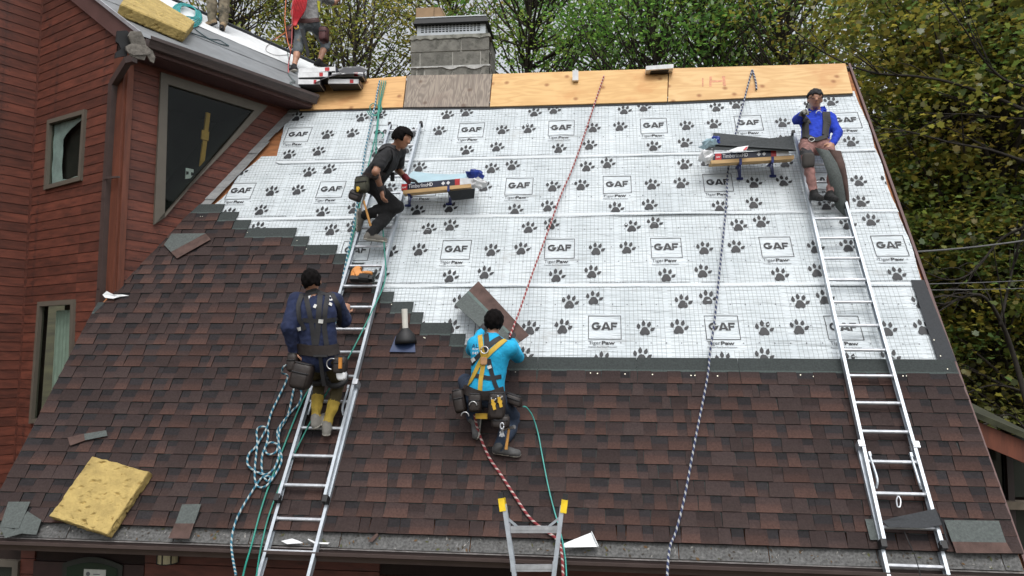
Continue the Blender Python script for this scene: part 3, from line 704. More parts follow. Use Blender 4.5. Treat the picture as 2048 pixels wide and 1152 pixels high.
# outline of the middle wall: up to the rake soffit line
rk_h = rk-rk[2]*ZV; sl_ = rk[2]/np.linalg.norm(rk_h); zc0 = on_m(240, 70)[2]
mpoly = [(s_pm*0, 0.), (li, 0.), (li, zc0+sl_*li), (0, zc0)]
w1 = [on_m(101, 242), on_m(176, 220), on_m(167, 362), on_m(94, 381)]
w2 = [on_m(82, 604), on_m(153.6, 599), on_m(146, 838), on_m(64.4, 847)]
mb = MB()
def subtract(poly, holes):
    pieces = [poly]
    for h in holes:
        m = len(h); ar = sum(h[i][0]*h[(i+1) % m][1]-h[(i+1) % m][0]*h[i][1] for i in range(m)); sg = 1 if ar > 0 else -1; out = []
        for pc in pieces:
            rest = pc
            for i in range(m):
                p, q = h[i], h[(i+1) % m]; a, b_ = sg*(q[1]-p[1]), -sg*(q[0]-p[0]); c = a*p[0]+b_*p[1]; o_ = clip(rest, -a, -b_, -c)
                if area(o_) > 1e-4: out.append(o_)
                rest = clip(rest, a, b_, c)
                if len(rest) < 3: break
        pieces = out
    return pieces
for pc in subtract(mpoly, [[st(p, O0, dM) for p in w1], [st(p, O0, dM) for p in w2]]): mb.prism([O0+s*dM+np.array([0, 0, z])-.006*nM for s, z in pc], -.09*nM)
mwall = mb.obj('front_wing_wall', M['siding_dark'], house)
board_wall(mwall, O0, dM, nM, [(s_pm, 0.), (li, 0.), (li, zc0+sl_*li), (s_pm, zc0+sl_*s_pm)], [[st(p, O0, dM) for p in w1], [st(p, O0, dM) for p in w2]], 0., .15, zc0+sl_*li, M['siding'])
def wallwin(q, nrm, name, fw_=.06, inner=None):
    c = sum(q)/4; root = empty(name, c, parent=house)
    ex = (q[1]-q[0]); ex = ex-ex[2]*ZV; ex /= np.linalg.norm(ex)
    ins = []
    for p in q:
        dx = fw_ if (c-p) @ ex > 0 else -fw_; dz = fw_ if c[2] > p[2] else -fw_
        ins.append(p+dx*ex+dz*ZV)
    for i in range(4):
        mb = MB(); mb.prism([q[i]-.02*nrm, q[(i+1) % 4]-.02*nrm, ins[(i+1) % 4]-.02*nrm, ins[i]-.02*nrm], .065*nrm); mb.obj('window_frame', M['trim'], root)
    mb = MB(); mb.prism([p-.005*nrm for p in ins], .006*nrm); mb.obj('pane', M['clear'], root)
    return root, ins, ex
r1, i1, e1 = wallwin(w1, nM, 'window', .055)
dkroom = mat('room_dark', (.02, .017, .015), .9, var=.4, scale=3)
mb = MB(); mb.prism([p-.10*nM for p in w1], .004*nM); 
bkw = mb.obj('room_back', dkroom, r1)
# plastic film taped inside the upper window
pf = MB(); nn = 14; V = []; 
M['film'] = mat('plastic_film', (.48, .54, .57), .35, var=.25, scale=6, bump=.5)
def lerp4(q, s, t): return (q[0]*(1-s)+q[1]*s)*(1-t)+(q[3]*(1-s)+q[2]*s)*t
pr = []
for j in range(nn+1):
    t = j/nn; w = .36-.05*math.sin(t*3) if t > .25 else .36+.64*(1-t/.25)**1.6
    for i in range(7): s = w*i/6; P = lerp4(i1, s, t); V.append(P-nM*(.025+.004*math.sin(i*2.1+j*1.1)))
F = [(j*7+i, j*7+i+1, (j+1)*7+i+1, (j+1)*7+i) for j in range(nn) for i in range(6)]
mesh('plastic_film', V, F, M['film'], r1, smooth=True)
V = [];
for i in range(13):
    s = .3+.7*i/12; lo = lerp4(i1, s, 1.0); 
    for k in range(3): V.append(lerp4(i1, s, 1.0-.022*k*(1+.25*math.sin(i)))-nM*(.02+.003*math.sin(i*1.7+k)))
F = [(i*3+k, i*3+k+1, (i+1)*3+k+1, (i+1)*3+k) for i in range(12) for k in range(2)]
mesh('plastic_film', V, F, M['film'], r1, smooth=True)
r2, i2, e2 = wallwin(w2, nM, 'window', .06)
mb = MB(); mb.prism([p-.30*nM for p in w2], .004*nM); mb.obj('room_back', mat('room_brown', (.05, .028, .012), .9), r2)
# curtain
V = []; nc = 46
for i in range(nc+1):
    s = .26+.74*i/nc
    for t in (.04, .35, .7, 1.0): V.append(lerp4(i2, s, t)-nM*(.07+.007*math.sin(i*.95+.3*t*3)+.003*math.sin(i*2.3)))
F = [(i*4+k, (i+1)*4+k, (i+1)*4+k+1, i*4+k+1) for i in range(nc) for k in range(3)]
mesh('curtain', V, F, mat('pale_curtain', (.40, .46, .42), .9, var=.1), r2, smooth=True)
# --- left wall
ll = 4.5
mb = MB(); mb.prism([PI+np.array([0, 0, .0])-.006*nL, PI-ll*dL-.006*nL, PI-ll*dL+np.array([0, 0, 10.5])-.006*nL, PI+np.array([0, 0, 10.5])-.006*nL], -.09*nL); lwall = mb.obj('left_wing_wall', M['siding_dark'], house)
board_wall(lwall, PI-ll*dL, dL, nL, [(0, .0), (ll, .0), (ll, 10.5), (0, 10.5)], [], 0., .15, 9.6, M['siding'])
mb = MB(); mb.bar(PI+.012*nL+.012*nM+ZV*1.5, PI+.012*nL+.012*nM+ZV*10, .03, .03, nL); mb.obj('corner_bead', M['siding'], lwall)
# --- wing roof
Lg = np.linalg.norm(G1-G0)
A0 = G0-gd*.02; A1 = G1+gd*.10; kd = (K1-K0)/np.linalg.norm(K1-K0)
pk_ = np.cross(nW, kd); tt = ((K0-A0) @ pk_)/(rk @ pk_); B0 = A0+rk*tt; B1 = K1+kd*.5
M['ugrey'] = mat('grey_underlayment', (.20, .212, .222), .55, var=.14, scale=4, bump=.2, bscale=10)
mb = MB(); mb.prism([A0-nW*.03, A1-nW*.03, B1-nW*.03, B0-nW*.03], -.06*nW); wroof = mb.obj('wing_roof', M['deck'], house)
def wstrip(name, d0, d1, h, m, e0=0., e1=0., wav=.01, n=40):
    V = []
    for i in range(n+1):
        t = i/n
        for k, dd in enumerate((d0, (d0+d1)/2, d1)):
            a = A0+(B0-A0)*dd/DW; b_ = A1+(B1-A1)*dd/DW
            V.append(a+(b_-a)*(e0+(1-e0-e1)*t)+nW*(h+.006*mnoise.noise((t*14, dd*5, h*99)))+pw*(wav*mnoise.noise((t*9, dd*3, 2.)) if k != 1 else 0))
    F = [(3*i+k, 3*i+3+k, 3*i+4+k, 3*i+1+k) for i in range(n) for k in range(2)]
    return mesh(name, V, F, m, wroof, smooth=True)
wstrip('grey_underlayment', .0, DW*.36, .0, M['ugrey']); wstrip('grey_underlayment', DW*.33, DW*.62, .007, M['ugrey']); wstrip('white_underlayment', DW*.58, DW*.985, .015, M['white'], wav=.035)
mb = MB(); mb.bar(B0+nW*.03, B1+nW*.03, .09, .05, nW); mb.obj('ridge_vent', M['felt'], wroof)
# far slope of the wing so the ridge has a back
nh = -(pw-pw[2]*ZV); pf_ = pw-2*pw[2]*ZV
mb = MB(); mb.prism([B0-nW*.03, B1-nW*.03, B1+pf_*2.2-nW*.03, B0+pf_*2.2-nW*.03], np.array([0, 0, -.08])); mb.obj('wing_rear_roof', M['oldroof'], house)
# rake board, soffit, gutter
mb = MB(); dn = np.cross(rk, nM); dn = dn if dn[2] < 0 else -dn
mb.prism([A0+nW*.0, B0+nW*.0, B0+dn*.21, A0+dn*.21], -.03*nM); mb.obj('rake_board', M['fascia'], house)
mb = MB(); mb.prism([A0+dn*.0+nW*.005, B0+nW*.005, B0+nW*.045, A0+nW*.045], .03*nM); mb.obj('rake_drip_edge', mat('grey_drip', (.42, .43, .46), .4, metal=.4), house)
GP2 = [(x*1.05, y*1.05) for x, y in GP]
V, F = extrude_profile(GP2, G0+nS*(.0)+gd*.04-ZV*.012, G1+gd*.02-ZV*.012, nS); n = len(GP2); F.append(tuple(range(n-1, -1, -1))); F.append(tuple(range(n, 2*n))); mesh('gutter', V, F, M['bronze'], house)
mb = MB(); mb.prism([G0-ZV*.02-.004*nS, G1-ZV*.02-.004*nS, G1-ZV*.17-.004*nS, G0-ZV*.17-.004*nS], -.025*nS); mb.obj('fascia_board', M['fascia'], house)
mb = MB(); mb.prism([G0-ZV*.165-.03*nS, G1-ZV*.165-.03*nS, G1-ZV*.15-.46*nS, G0-ZV*.15-.46*nS], -.015*ZV); mb.obj('soffit', M['soffit'], house)
# gable end above: soffit under the rake
mb = MB(); mb.prism([A0+dn*.2-.03*nM, B0+dn*.2-.03*nM, B0+dn*.2-.42*nM, A0+dn*.2-.42*nM], -dn*.012); mb.obj('rake_soffit', M['soffit'], house)
# downspout
pts = [on_s(268, 118, .30), on_m(255, 122, .10), on_m(226, 168, .07), on_m(222, 240, .06), on_m(212, 400, .06), on_m(203, 580, .06), on_m(200, 612, .06)]
ds = MB(); 
for a, b_ in zip(pts[:-1], pts[1:]): ds.bar(a-(b_-a)/np.linalg.norm(b_-a)*.012, b_, .085, .07, nM)
ds.obj('downspout', M['bronze'], house)
mb = MB(); a = on_m(214, 356, .10); b_ = on_m(238, 354, .06); mb.bar(a, b_, .03, .02, ZV); a = on_m(207, 357, .10); b_ = on_m(222, 355, .10); mb.bar(a, b_, .03, .012, nM); mb.obj('downspout_strap', M['bronze'], house)
# ------------------------------------------------------------------ chimney
YC = yr+.10
chm = empty('chimney', (0, YC+.4, ZE+zr-.6), parent=house)
M['block'] = mat('concrete_block', (.17, .165, .145), .92, rnd=.12, var=.35, scale=7, detail=8, bump=.6, bscale=40, wear=((.085, .085, .072), 3.5, .56))
M['mortar'] = mat('mortar', (.42, .41, .37), .95, var=.2, scale=20)
xl = aty(821, 120, YC)[0]; xr = aty(979, 120, YC)[0]; z0 = aty(900, 163, YC)[2]; z1 = aty(900, 74, YC)[2]; DC = .62
mb = MB(); mb.abox((xl+.008, YC+.008, z0-.8), (xr-.008, YC+DC-.008, z1-.006)); core = mb.obj('chimney_core', M['mortar'], chm)
ncr = 4; ch = (z1-aty(900, 104, YC)[2])
for r_ in range(ncr):
    zt = z1-r_*ch; zb_ = zt-ch+.014
    off = [0, .22, .10, .3][r_]; x = xl-off*.5 if r_ else xl
    cuts = {0: [821, 836, 922, 979], 1: [821, 840, 905, 961, 979], 2: [821, 834, 850, 905, 962, 979], 3: [821, 850, 905, 962, 979]}[r_]
    rr_ = random.Random(r_+4)
    for a, b_ in zip(cuts[:-1], cuts[1:]):
        xa = aty(a, 120, YC)[0]+.008; xb = aty(b_, 120, YC)[0]-.008
        if r_ == 2 and a == 834: xb -= .01
        if a == 821 and r_ == 0: continue
        j = rr_.uniform(-.006, .006)
        if r_ == 0 and a == 836: xa = xl
        mb = MB(); mb.abox((xa, YC-.004+j, zb_), (xb, YC+.16, zt)); mb.obj('concrete_block', M['block'], chm)
    for k in range(2):
        mb = MB(); mb.abox((xr-.16, YC+.166+k*.23, zb_), (xr+.004, YC+.166+k*.23+.22, zt)); mb.obj('concrete_block', M['block'], chm)
        mb = MB(); mb.abox((xl-.004, YC+.166+k*.23, zb_), (xl+.16, YC+.166+k*.23+.22, zt)); mb.obj('concrete_block', M['block'], chm)
# mortar crown with a rough edge and the torn pale parging line
mb = MB(); rr_ = random.Random(8); n = 22
top = [(xl-.02+(xr-xl+.04)*i/n, z1-.015-rr_.uniform(0, .025)) for i in range(n+1)]
mb.prism([(x, YC-.022, z_) for x, z_ in top]+[(xr+.0, YC-.022, z1+.028), (xl+.0, YC-.022, z1+.028)], (0, DC+.04, 0)); mb.obj('mortar_crown', mat('mortar_crown', (.24, .24, .21), .95, var=.45, scale=9, wear=((.07, .075, .055), 6, .55)), chm)
mb = MB(); zl = z1-2*ch+.01; n = 26; rr_ = random.Random(9)
low = []
for i in range(n+1):
    t = i/n; d_ = .012+.02*rr_.random()*.3
    if .42 < t < .62: d_ += .035*math.sin((t-.42)/.2*math.pi)
    if .70 < t < .92: d_ += .04*math.sin((t-.70)/.22*math.pi)
    low.append((xl-.012+(xr-xl+.024)*t, zl-d_))
mb.prism([(x, YC-.02, z_) for x, z_ in low]+[(xr+.012, YC-.02, zl+.006), (xl-.012, YC-.02, zl+.006)], (0, .018, 0)); mb.obj('torn_flashing', mat('pale_parging', (.45, .45, .43), .9, var=.35, scale=10), chm)
# metal chase cap with pierced front
cx0 = aty(834, 60, YC+.06)[0]; cx1 = aty(971, 60, YC+.06)[0]; cz0 = z1+.02; cz1 = aty(900, 42, YC+.06)[2]
M['galv'] = mat('galvanised_sheet', (.50, .53, .54), .4, metal=.5, var=.15, scale=5)
cap = MB(); yb0, yb1 = YC+.06, YC+DC-.06
zl0 = cz0+(cz1-cz0)*.34; zl1 = cz1-.02
cap.abox((cx0, yb0, cz0), (cx1, yb0+.012, zl0)); cap.abox((cx0, yb0, zl1), (cx1, yb0+.012, cz1)); 
nxh, nzh = 17, 5; gx0, gx1 = cx0+.06, cx1-.08
cap.abox((cx0, yb0, zl0), (gx0, yb0+.012, zl1)); cap.abox((gx1, yb0, zl0), (cx1, yb0+.012, zl1))
for i in range(1, nxh): x = gx0+(gx1-gx0)*i/nxh; cap.abox((x-.008, yb0+.001, zl0), (x+.008, yb0+.009, zl1))
for j in range(1, nzh): z_ = zl0+(zl1-zl0)*j/nzh; cap.abox((gx0, yb0+.002, z_-.006), (gx1, yb0+.008, z_+.006))
cap.abox((cx0, yb0+.012, cz0), (cx0+.012, yb1, cz1)); cap.abox((cx1-.012, yb0+.012, cz0), (cx1, yb1, cz1)); cap.abox((cx0+.012, yb1-.012, cz0), (cx1-.012, yb1, cz1))
cap.obj('pierced_cap', M['galv'], chm)
mb = MB(); mb.abox((cx0+.03, yb0+.05, cz0), (cx1-.03, yb1-.05, cz1-.01)); mb.obj('dark_flue', M['black'], chm)
lx0 = aty(826, 40, YC-.02)[0]; lx1 = aty(977, 40, YC-.02)[0]; lz = aty(900, 45, YC-.02)[2]; lt_ = aty(900, 36, YC-.02)[2]
mb = MB(); e = .035
mb.add([(lx0-.0, YC-.03, lz), (lx1, YC-.03, lz), (lx1, YC+DC+.03, lz), (lx0, YC+DC+.03, lz), (lx0+e, YC-.0, lt_+.02), (lx1-e, YC-.0, lt_+.02), (lx1-e, YC+DC, lt_+.02), (lx0+e, YC+DC, lt_+.02)], [(0, 1, 5, 4), (1, 2, 6, 5), (2, 3, 7, 6), (3, 0, 4, 7), (4, 5, 6, 7), (3, 2, 1, 0)]); mb.obj('cap_lid', mat('dark_lid', (.010, .011, .012), .6), chm)
mb = MB(); mb.abox((lx0+e, YC-.008, lt_+.021), (lx1-e, YC+DC+.0, lt_+.035)); mb.obj('lid_edge', M['galv'], chm)
zlid = lt_+.036
# cardboard box and rag on the lid
M['card'] = mat('cardboard', (.30, .20, .115), .85, var=.15, scale=6)
bx0 = aty(833, 30, YC+.15); bx1 = aty(868, 30, YC+.15); bt = aty(850, 17, YC+.15)[2]
cb = empty('cardboard_box', ((bx0[0]+bx1[0])/2, YC+.25, zlid), 'open brown cardboard box on top of the chimney cap', 'box')
mb = MB(); mb.abox((bx0[0], YC+.12, zlid), (bx1[0], YC+.36, bt)); mb.obj('carton', M['card'], cb)
mb = MB(); x0 = bx1[0]+.005; mb.prism([(x0, YC+.13, zlid), (x0+.14, YC+.13, zlid+.005), (x0+.17, YC+.13, zlid+.03), (x0+.1, YC+.13, zlid+.20), (x0+.005, YC+.13, bt)], (0, .006, 0)); mb.obj('carton_flap', M['card'], cb)
mb = MB(); mb.prism([(x0+.10, YC+.12, zlid+.2), (x0+.185, YC+.12, zlid+.02), (x0+.195, YC+.32, zlid+.02), (x0+.115, YC+.32, zlid+.2)], (.006, 0, 0)); mb.obj('carton_flap', M['card'], cb)
mb = MB(); rr_ = random.Random(4)
for k in range(5): c_ = np.array([x0+.22+k*.03, YC+.15+.03*(k % 2), zlid+.02]); mb.box(c_, (math.cos(k), math.sin(k), .2), (-math.sin(k), math.cos(k), .1), ZV, .035, .02, .018+.008*(k % 2))
o = mb.obj('crumpled_scrap', M['black']); tag(o, 'crumpled black scrap beside the cardboard box on the chimney', 'scrap')
# ------------------------------------------------------------------ trees
def leafmat(name):
    m, nt, b, out = nodemat(name); L = nt.links.new
    at = N(nt, 'ShaderNodeVertexColor', layer_name='Col'); nt.nodes.remove(b)
    df = N(nt, 'ShaderNodeBsdfDiffuse', i_Roughness=.5); tl = N(nt, 'ShaderNodeBsdfTranslucent'); gl = N(nt, 'ShaderNodeBsdfGlossy', i_Roughness=.45)
    mx = N(nt, 'ShaderNodeMixShader'); mx.inputs[0].default_value = .5; m2 = N(nt, 'ShaderNodeMixShader'); m2.inputs[0].default_value = .05
    hv = N(nt, 'ShaderNodeHueSaturation', i_Saturation=1.0, i_Value=1.6); L(at.outputs[0], hv.inputs['Color'])
    L(at.outputs[0], df.inputs[0]); L(hv.outputs[0], tl.inputs[0]); L(df.outputs[0], mx.inputs[1]); L(tl.outputs[0], mx.inputs[2]); L(mx.outputs[0], m2.inputs[1]); L(gl.outputs[0], m2.inputs[2]); L(m2.outputs[0], out.inputs[0])
    return m
M['leaf'] = leafmat('leaves')
M['bark'] = mat('bark', (.045, .036, .028), .95, var=.4, scale=12, stretch=(3, 3, .6), bump=.6)
MAPLE = np.array([(0, -.5), (.22, -.32), (.48, -.24), (.36, .0), (.46, .28), (.20, .30), (0, .55), (-.20, .30), (-.46, .28), (-.36, .0), (-.48, -.24), (-.22, -.32)])
OVAL = np.array([(0, -.5), (.27, -.12), (.22, .2), (0, .55), (-.22, .2), (-.27, -.12)])
def leaves(name, pos, size, cols, shape, parent, seed):
    r = np.random.default_rng(seed); n = len(pos); k = len(shape)
    a = r.uniform(0, 2*np.pi, n); tilt = np.abs(r.normal(.0, .75, n)); ax = r.uniform(0, 2*np.pi, n)
    nrm = np.stack([np.sin(tilt)*np.cos(ax), np.sin(tilt)*np.sin(ax), np.cos(tilt)], 1)
    t = np.stack([np.cos(a), np.sin(a), np.zeros(n)], 1); t -= (t*nrm).sum(1)[:, None]*nrm; t /= np.linalg.norm(t, axis=1)[:, None]
    bt = np.cross(nrm, t); sz = size*r.uniform(.6, 1.3, n)
    sh = np.asarray(shape); fold = .28*np.abs(sh[:, 0])-.12*sh[:, 1]**2
    V = pos[:, None, :]+sz[:, None, None]*(sh[None, :, 0:1]*t[:, None, :]+sh[None, :, 1:2]*bt[:, None, :]+fold[None, :, None]*nrm[:, None, :])
    V = V.reshape(-1, 3); me = bpy.data.meshes.new(name); org = V.mean(0)
    me.vertices.add(n*k); me.vertices.foreach_set('co', (V-org).astype(np.float32).ravel())
    me.loops.add(n*k); me.loops.foreach_set('vertex_index', np.arange(n*k, dtype=np.int32))
    me.polygons.add(n); me.polygons.foreach_set('loop_start', np.arange(0, n*k, k, dtype=np.int32))
    me.materials.append(M['leaf']); me.update(calc_edges=True)
    at = me.color_attributes.new('Col', 'FLOAT_COLOR', 'POINT'); c = np.ones((n*k, 4), np.float32); c[:, :3] = np.repeat(cols, k, axis=0); at.data.foreach_set('color', c.ravel())
    o = bpy.data.objects.new(name, me); COL.objects.link(o); o.location = tuple(org)
    if parent: setparent(o, parent)
    return o
PAL = {'green': [(.075, .165, .030), (.050, .115, .024), (.110, .200, .040), (.032, .070, .018), (.15, .19, .035)],
       'olive': [(.12, .15, .030), (.085, .115, .026), (.16, .16, .032), (.20, .155, .03), (.055, .07, .02)],
       'autumn': [(.15, .14, .026), (.11, .12, .026), (.19, .135, .026), (.085, .10, .022), (.20, .165, .028), (.070, .085, .02)],
       'dark': [(.060, .070, .018), (.048, .060, .016), (.085, .082, .02), (.095, .080, .02), (.040, .052, .014)],
       'maple': [(.105, .135, .026), (.065, .100, .022), (.19, .155, .026), (.15, .115, .022), (.045, .065, .017), (.085, .15, .04)]}
def tree(label, px, py, Y, rx, rz, ncl, lpc, size, pal, seed, group=None, shape=OVAL, flat=.45, trunk_px=None, ry=None, tr=.16, nstem=1, clr=.55, cut=None):
    r = np.random.default_rng(seed); c = aty(px, py, Y); ry = ry or rx
    tx = c[0] if trunk_px is None else aty(trunk_px, 700, Y)[0]
    base = np.array([tx, Y, gz(tx, Y)-.1])
    root = empty('tree', base, label, 'tree', group)
    d = r.normal(size=(ncl, 3)); d /= np.linalg.norm(d, axis=1)[:, None]; rad = r.uniform(.12, 1, ncl)**.45
    cl = c+d*rad[:, None]*np.array([rx, ry, rz])*(1+.15*r.normal(size=(ncl, 1)))
    keep = cl[:, 2] > gz(tx, Y)+1.0; cl = cl[keep]; ncl = len(cl)
    if cut is not None: cl = cl[cut(cl)]; ncl = len(cl)
    # trunk(s) and limbs
    mb = MB()
    for k in range(nstem):
        o_ = np.array([r.uniform(-.5, .5)*(nstem > 1), r.uniform(-.4, .4)*(nstem > 1), 0])
        top = c+np.array([r.uniform(-.25, .25)*rx, r.uniform(-.2, .2), rz*.75]); n = 9
        P = [base+o_+(top-base-o_)*i/n+np.array([.18*math.sin(i*1.3+seed+k), .14*math.cos(i*1.7+seed), 0]) for i in range(n+1)]
        P = smoothpath(P, 3); R_ = np.linspace(tr, tr*.12, len(P)); mb.tube(P, R_, 7)
        if k == 0: PT, RT_ = P, R_
    for q in cl[:: max(1, ncl//90)]:
        zf = np.clip((q[2]-rz*.5-base[2])/(PT[-1][2]-base[2]), .15, .92); i = int(zf*(len(PT)-1)); s = PT[i]
        m_ = (s+q)/2+np.array([r.normal()*.15, r.normal()*.15, -.10*np.linalg.norm(q-s)+.1]); L_ = np.linalg.norm(q-s)
        P = smoothpath([s, m_, q], 4); mb.tube(P, np.linspace(min(RT_[i]*.7, (.016+.020*L_)*(1 if shape is MAPLE else .55)), .006, len(P)), 5, caps=False)
    mb.obj('trunk', M['bark'], root, smooth=True)
    # leaves in flattened sprays round the clump centres
    pc = np.clip(np.array(PAL[pal])*{'green': 1.65, 'olive': 1.45, 'autumn': 1.55, 'dark': 2.6, 'maple': 1.6}[pal], 0, .5); pos = []; cols = []
    for q in cl:
        n = int(lpc*r.uniform(.5, 1.4)); R_ = clr*r.uniform(.6, 1.35)
        p = r.normal(size=(n, 3))*np.array([R_, R_, R_*flat]); p[:, 2] -= .18*(p[:, 0]**2+p[:, 1]**2)/R_
        pos.append(q+p); bc = pc[r.integers(len(pc))]*.65+pc[r.integers(len(pc), size=n)]*.35
        cols.append(bc*r.uniform(.65, 1.35, (n, 1)))
    if pos: leaves('crown', np.concatenate(pos), size, np.clip(np.concatenate(cols), 0, 1), shape, root, seed)
    return root
gB = 'trees behind the ridge'; gR = 'trees right of the house'
tree('bright green leafy tree showing right behind the chimney', 1075, 20, 13, 3.0, 3.6, 120, 55, .125, 'green', 11, gB)
tree('bright green tree above the middle of the ridge board', 1270, 40, 12, 2.7, 3.4, 130, 55, .125, 'green', 12, gB)
tree('green tree above the small white packet on the ridge', 1440, 30, 13, 2.8, 3.6, 135, 55, .125, 'green', 13, gB)
tree('yellowing tree beside the right end of the ridge board', 1590, 40, 11.5, 2.3, 3.4, 120, 55, .12, 'maple', 14, gB)
tree('dense green tree behind the standing man in shorts', 500, 30, 15, 3.0, 3.6, 130, 55, .13, 'olive', 15, gB)
tree('thin olive tree with several bare stems left of the chimney', 725, 50, 14, 2.6, 3.6, 105, 55, .12, 'olive', 16, gB, nstem=5, tr=.11)
tree('sparse yellow green tree above the shingle bundles on the wing', 640, 10, 17, 3.0, 3.8, 110, 58, .13, 'olive', 17, gB, nstem=2)
tree('pale green tree far behind the chimney cap', 880, -30, 18, 3.4, 3.4, 110, 55, .14, 'olive', 18, gB)
tree('tall green tree far behind the ridge board', 1180, 60, 19, 4.2, 4.4, 130, 55, .15, 'green', 19, gB)
tree('tall green tree far behind the blue rope anchor', 1480, 60, 19, 4.2, 4.6, 130, 55, .15, 'green', 20, gB)
right = lambda c: c[:, 0] > 5.7+.12*(c[:, 1]-4)
tree('ochre maple with long dark limbs reaching over the upper right', 1830, 150, 9, 3.0, 2.6, 190, 105, .105, 'autumn', 21, gR, MAPLE, .28, trunk_px=2010, tr=.2, cut=right)
tree('yellow green maple filling the top right corner', 2010, 60, 8, 2.6, 2.8, 150, 105, .105, 'maple', 22, gR, MAPLE, .28, trunk_px=2090, tr=.18, cut=right)
tree('green maple with a leaning trunk beside the right rake', 1930, 470, 9, 2.6, 2.4, 260, 105, .105, 'maple', 23, gR, MAPLE, .28, trunk_px=2030, tr=.2, cut=right)
tree('dim brown green tree low beside the neighbouring roof', 1960, 770, 10, 2.8, 1.9, 210, 105, .105, 'dark', 24, gR, MAPLE, .28, trunk_px=2060, tr=.16, cut=right)
tree('dark tree in the wood behind the right rake', 1800, 420, 14, 4.2, 4.4, 330, 80, .13, 'dark', 25, gR)
tree('dark tree in the wood at the right edge', 2060, 420, 14, 4.4, 4.6, 330, 80, .13, 'dark', 26, gR)
tree('dull ochre tree deep in the wood behind the right rake', 1880, 660, 17, 5.2, 4.2, 330, 55, .18, 'dark', 27, gR, clr=.8)
tree('dull ochre tree deep in the wood above the right rake', 1760, 220, 19, 5.2, 5., 190, 55, .18, 'autumn', 28, gR, clr=.8)
M['limb'] = mat('dark_limb', (.020, .016, .012), .95, var=.4, scale=12)
def limb(root_label, pxs, Y, r0):
    P = smoothpath([aty(x, y, Y+.25*math.sin(i*1.3)) for i, (x, y) in enumerate(pxs)], 5); mb = MB(); r0 *= .55; mb.tube(P, np.linspace(r0, r0*.25, len(P)), 7)
    rr_ = random.Random(len(pxs)+int(pxs[0][1])); n = len(P)
    for k in range(9):
        i = rr_.randrange(n//5, n-1); d_ = P[min(i+1, n-1)]-P[i-1]; d_ = d_/np.linalg.norm(d_); q = P[i]+d_*rr_.uniform(.5, 1.1)+np.array([0, rr_.uniform(-.4, .4), rr_.uniform(-.45, .5)]); mb.tube(smoothpath([P[i], (P[i]+q)/2+np.array([0, 0, .06]), q], 3), np.linspace(r0*.3, .006, 7), 5)
    o = bpy.data.objects.get(root_label); mb.obj('limb', M['limb'], o, smooth=True)
RT_TREE = [o for o in bpy.data.objects if o.name.startswith('tree') and o.get('label', '').startswith('ochre maple')][0].name
RT_TREE2 = [o for o in bpy.data.objects if o.name.startswith('tree') and o.get('label', '').startswith('green maple')][0].name
limb(RT_TREE, [(2070, 230), (1990, 195), (1900, 165), (1834, 153), (1740, 144), (1653, 108), (1600, 70)], 5.7, .055); limb(RT_TREE, [(2070, 330), (1980, 300), (1900, 285), (1810, 262), (1720, 255)], 5.6, .045); limb(RT_TREE, [(2080, 180), (2010, 160), (1960, 110), (1930, 60), (1890, 10)], 5.5, .045); limb(RT_TREE, [(2070, 240), (2000, 235), (1930, 228), (1850, 228)], 5.9, .035)
limb(RT_TREE2, [(2060, 830), (2030, 720), (2000, 640), (1960, 590), (1900, 605), (1850, 625)], 5.6, .08); limb(RT_TREE2, [(2060, 450), (2000, 480), (1950, 540), (1900, 560), (1840, 540)], 5.8, .045); limb(RT_TREE2, [(2000, 650), (2020, 560), (2040, 480), (2070, 430)], 5.7, .045); limb(RT_TREE2, [(2070, 790), (1990, 770), (1920, 790), (1860, 800)], 6.2, .035); limb(RT_TREE2, [(2070, 880), (2020, 830), (1960, 850), (1920, 830)], 6.0, .035)
# ------------------------------------------------------------------ neighbouring porch at the lower right
nb = empty('neighbouring_porch', aty(2030, 1100, 1.6), 'brown timber porch with a mossy roof edge and dark windows at the lower right', 'porch')
YN = 1.6
a = aty(1938, 836, YN); b_ = aty(2120, 912, YN); a2 = aty(1938, 880, YN)
hgt = a[2]-a2[2]
M['moss'] = mat('mossy_roof', (.030, .032, .016), .95, var=.5, scale=5, bump=.6)
mb = MB(); mb.prism([a-np.array([.8, 0, -.8*(a-b_)[2]/(b_-a)[0]])*1.0, b_, b_-np.array([0, 0, hgt]), a-np.array([.8, 0, -.8*(a-b_)[2]/(b_-a)[0]])-np.array([0, 0, hgt])], (0, .05, 0)); mb.obj('fascia_beam', M['post'], nb)
ax_ = a-np.array([.8, 0, -.8*(a-b_)[2]/(b_-a)[0]])
mb = MB(); mb.prism([ax_+(0, -.06, .02), b_+np.array([0, -.06, .02]), b_+np.array([0, 2.6, .5]), ax_+np.array([0, 2.6, .5])], (0, 0, .06)); mb.obj('porch_roof', M['moss'], nb)
x0, x1 = ax_[0]-.2, b_[0]+.6; zt = a2[2]-.05
mb = MB(); mb.abox((x0, YN+.75, .0), (x1, YN+.85, zt-.25)); mb.obj('porch_wall', M['siding_dark'], nb)
for k in range(4):
    xa = aty(1962+k*48, 950, YN+.6)[0]; z_ = aty(1990, 1008, YN+.6)[2]
    mb = MB(); mb.abox((xa, YN+.66, z_+.07), (xa+.26, YN+.70, zt+.05)); mb.obj('pane', M['glass'], nb)
    mb = MB(); mb.abox((xa+.27, YN+.60, .4), (xa+.335, YN+.70, zt+.1)); mb.obj('mullion', mat('dark_frame_%d' % k, (.02, .012, .01), .6), nb)
z_ = aty(1990, 1008, YN+.55)[2]
mb = MB(); mb.abox((x0, YN+.52, z_-.05), (x1, YN+.66, z_+.03)); mb.obj('window_sill', mat('weathered_sill', (.14, .115, .085), .8, var=.3), nb)
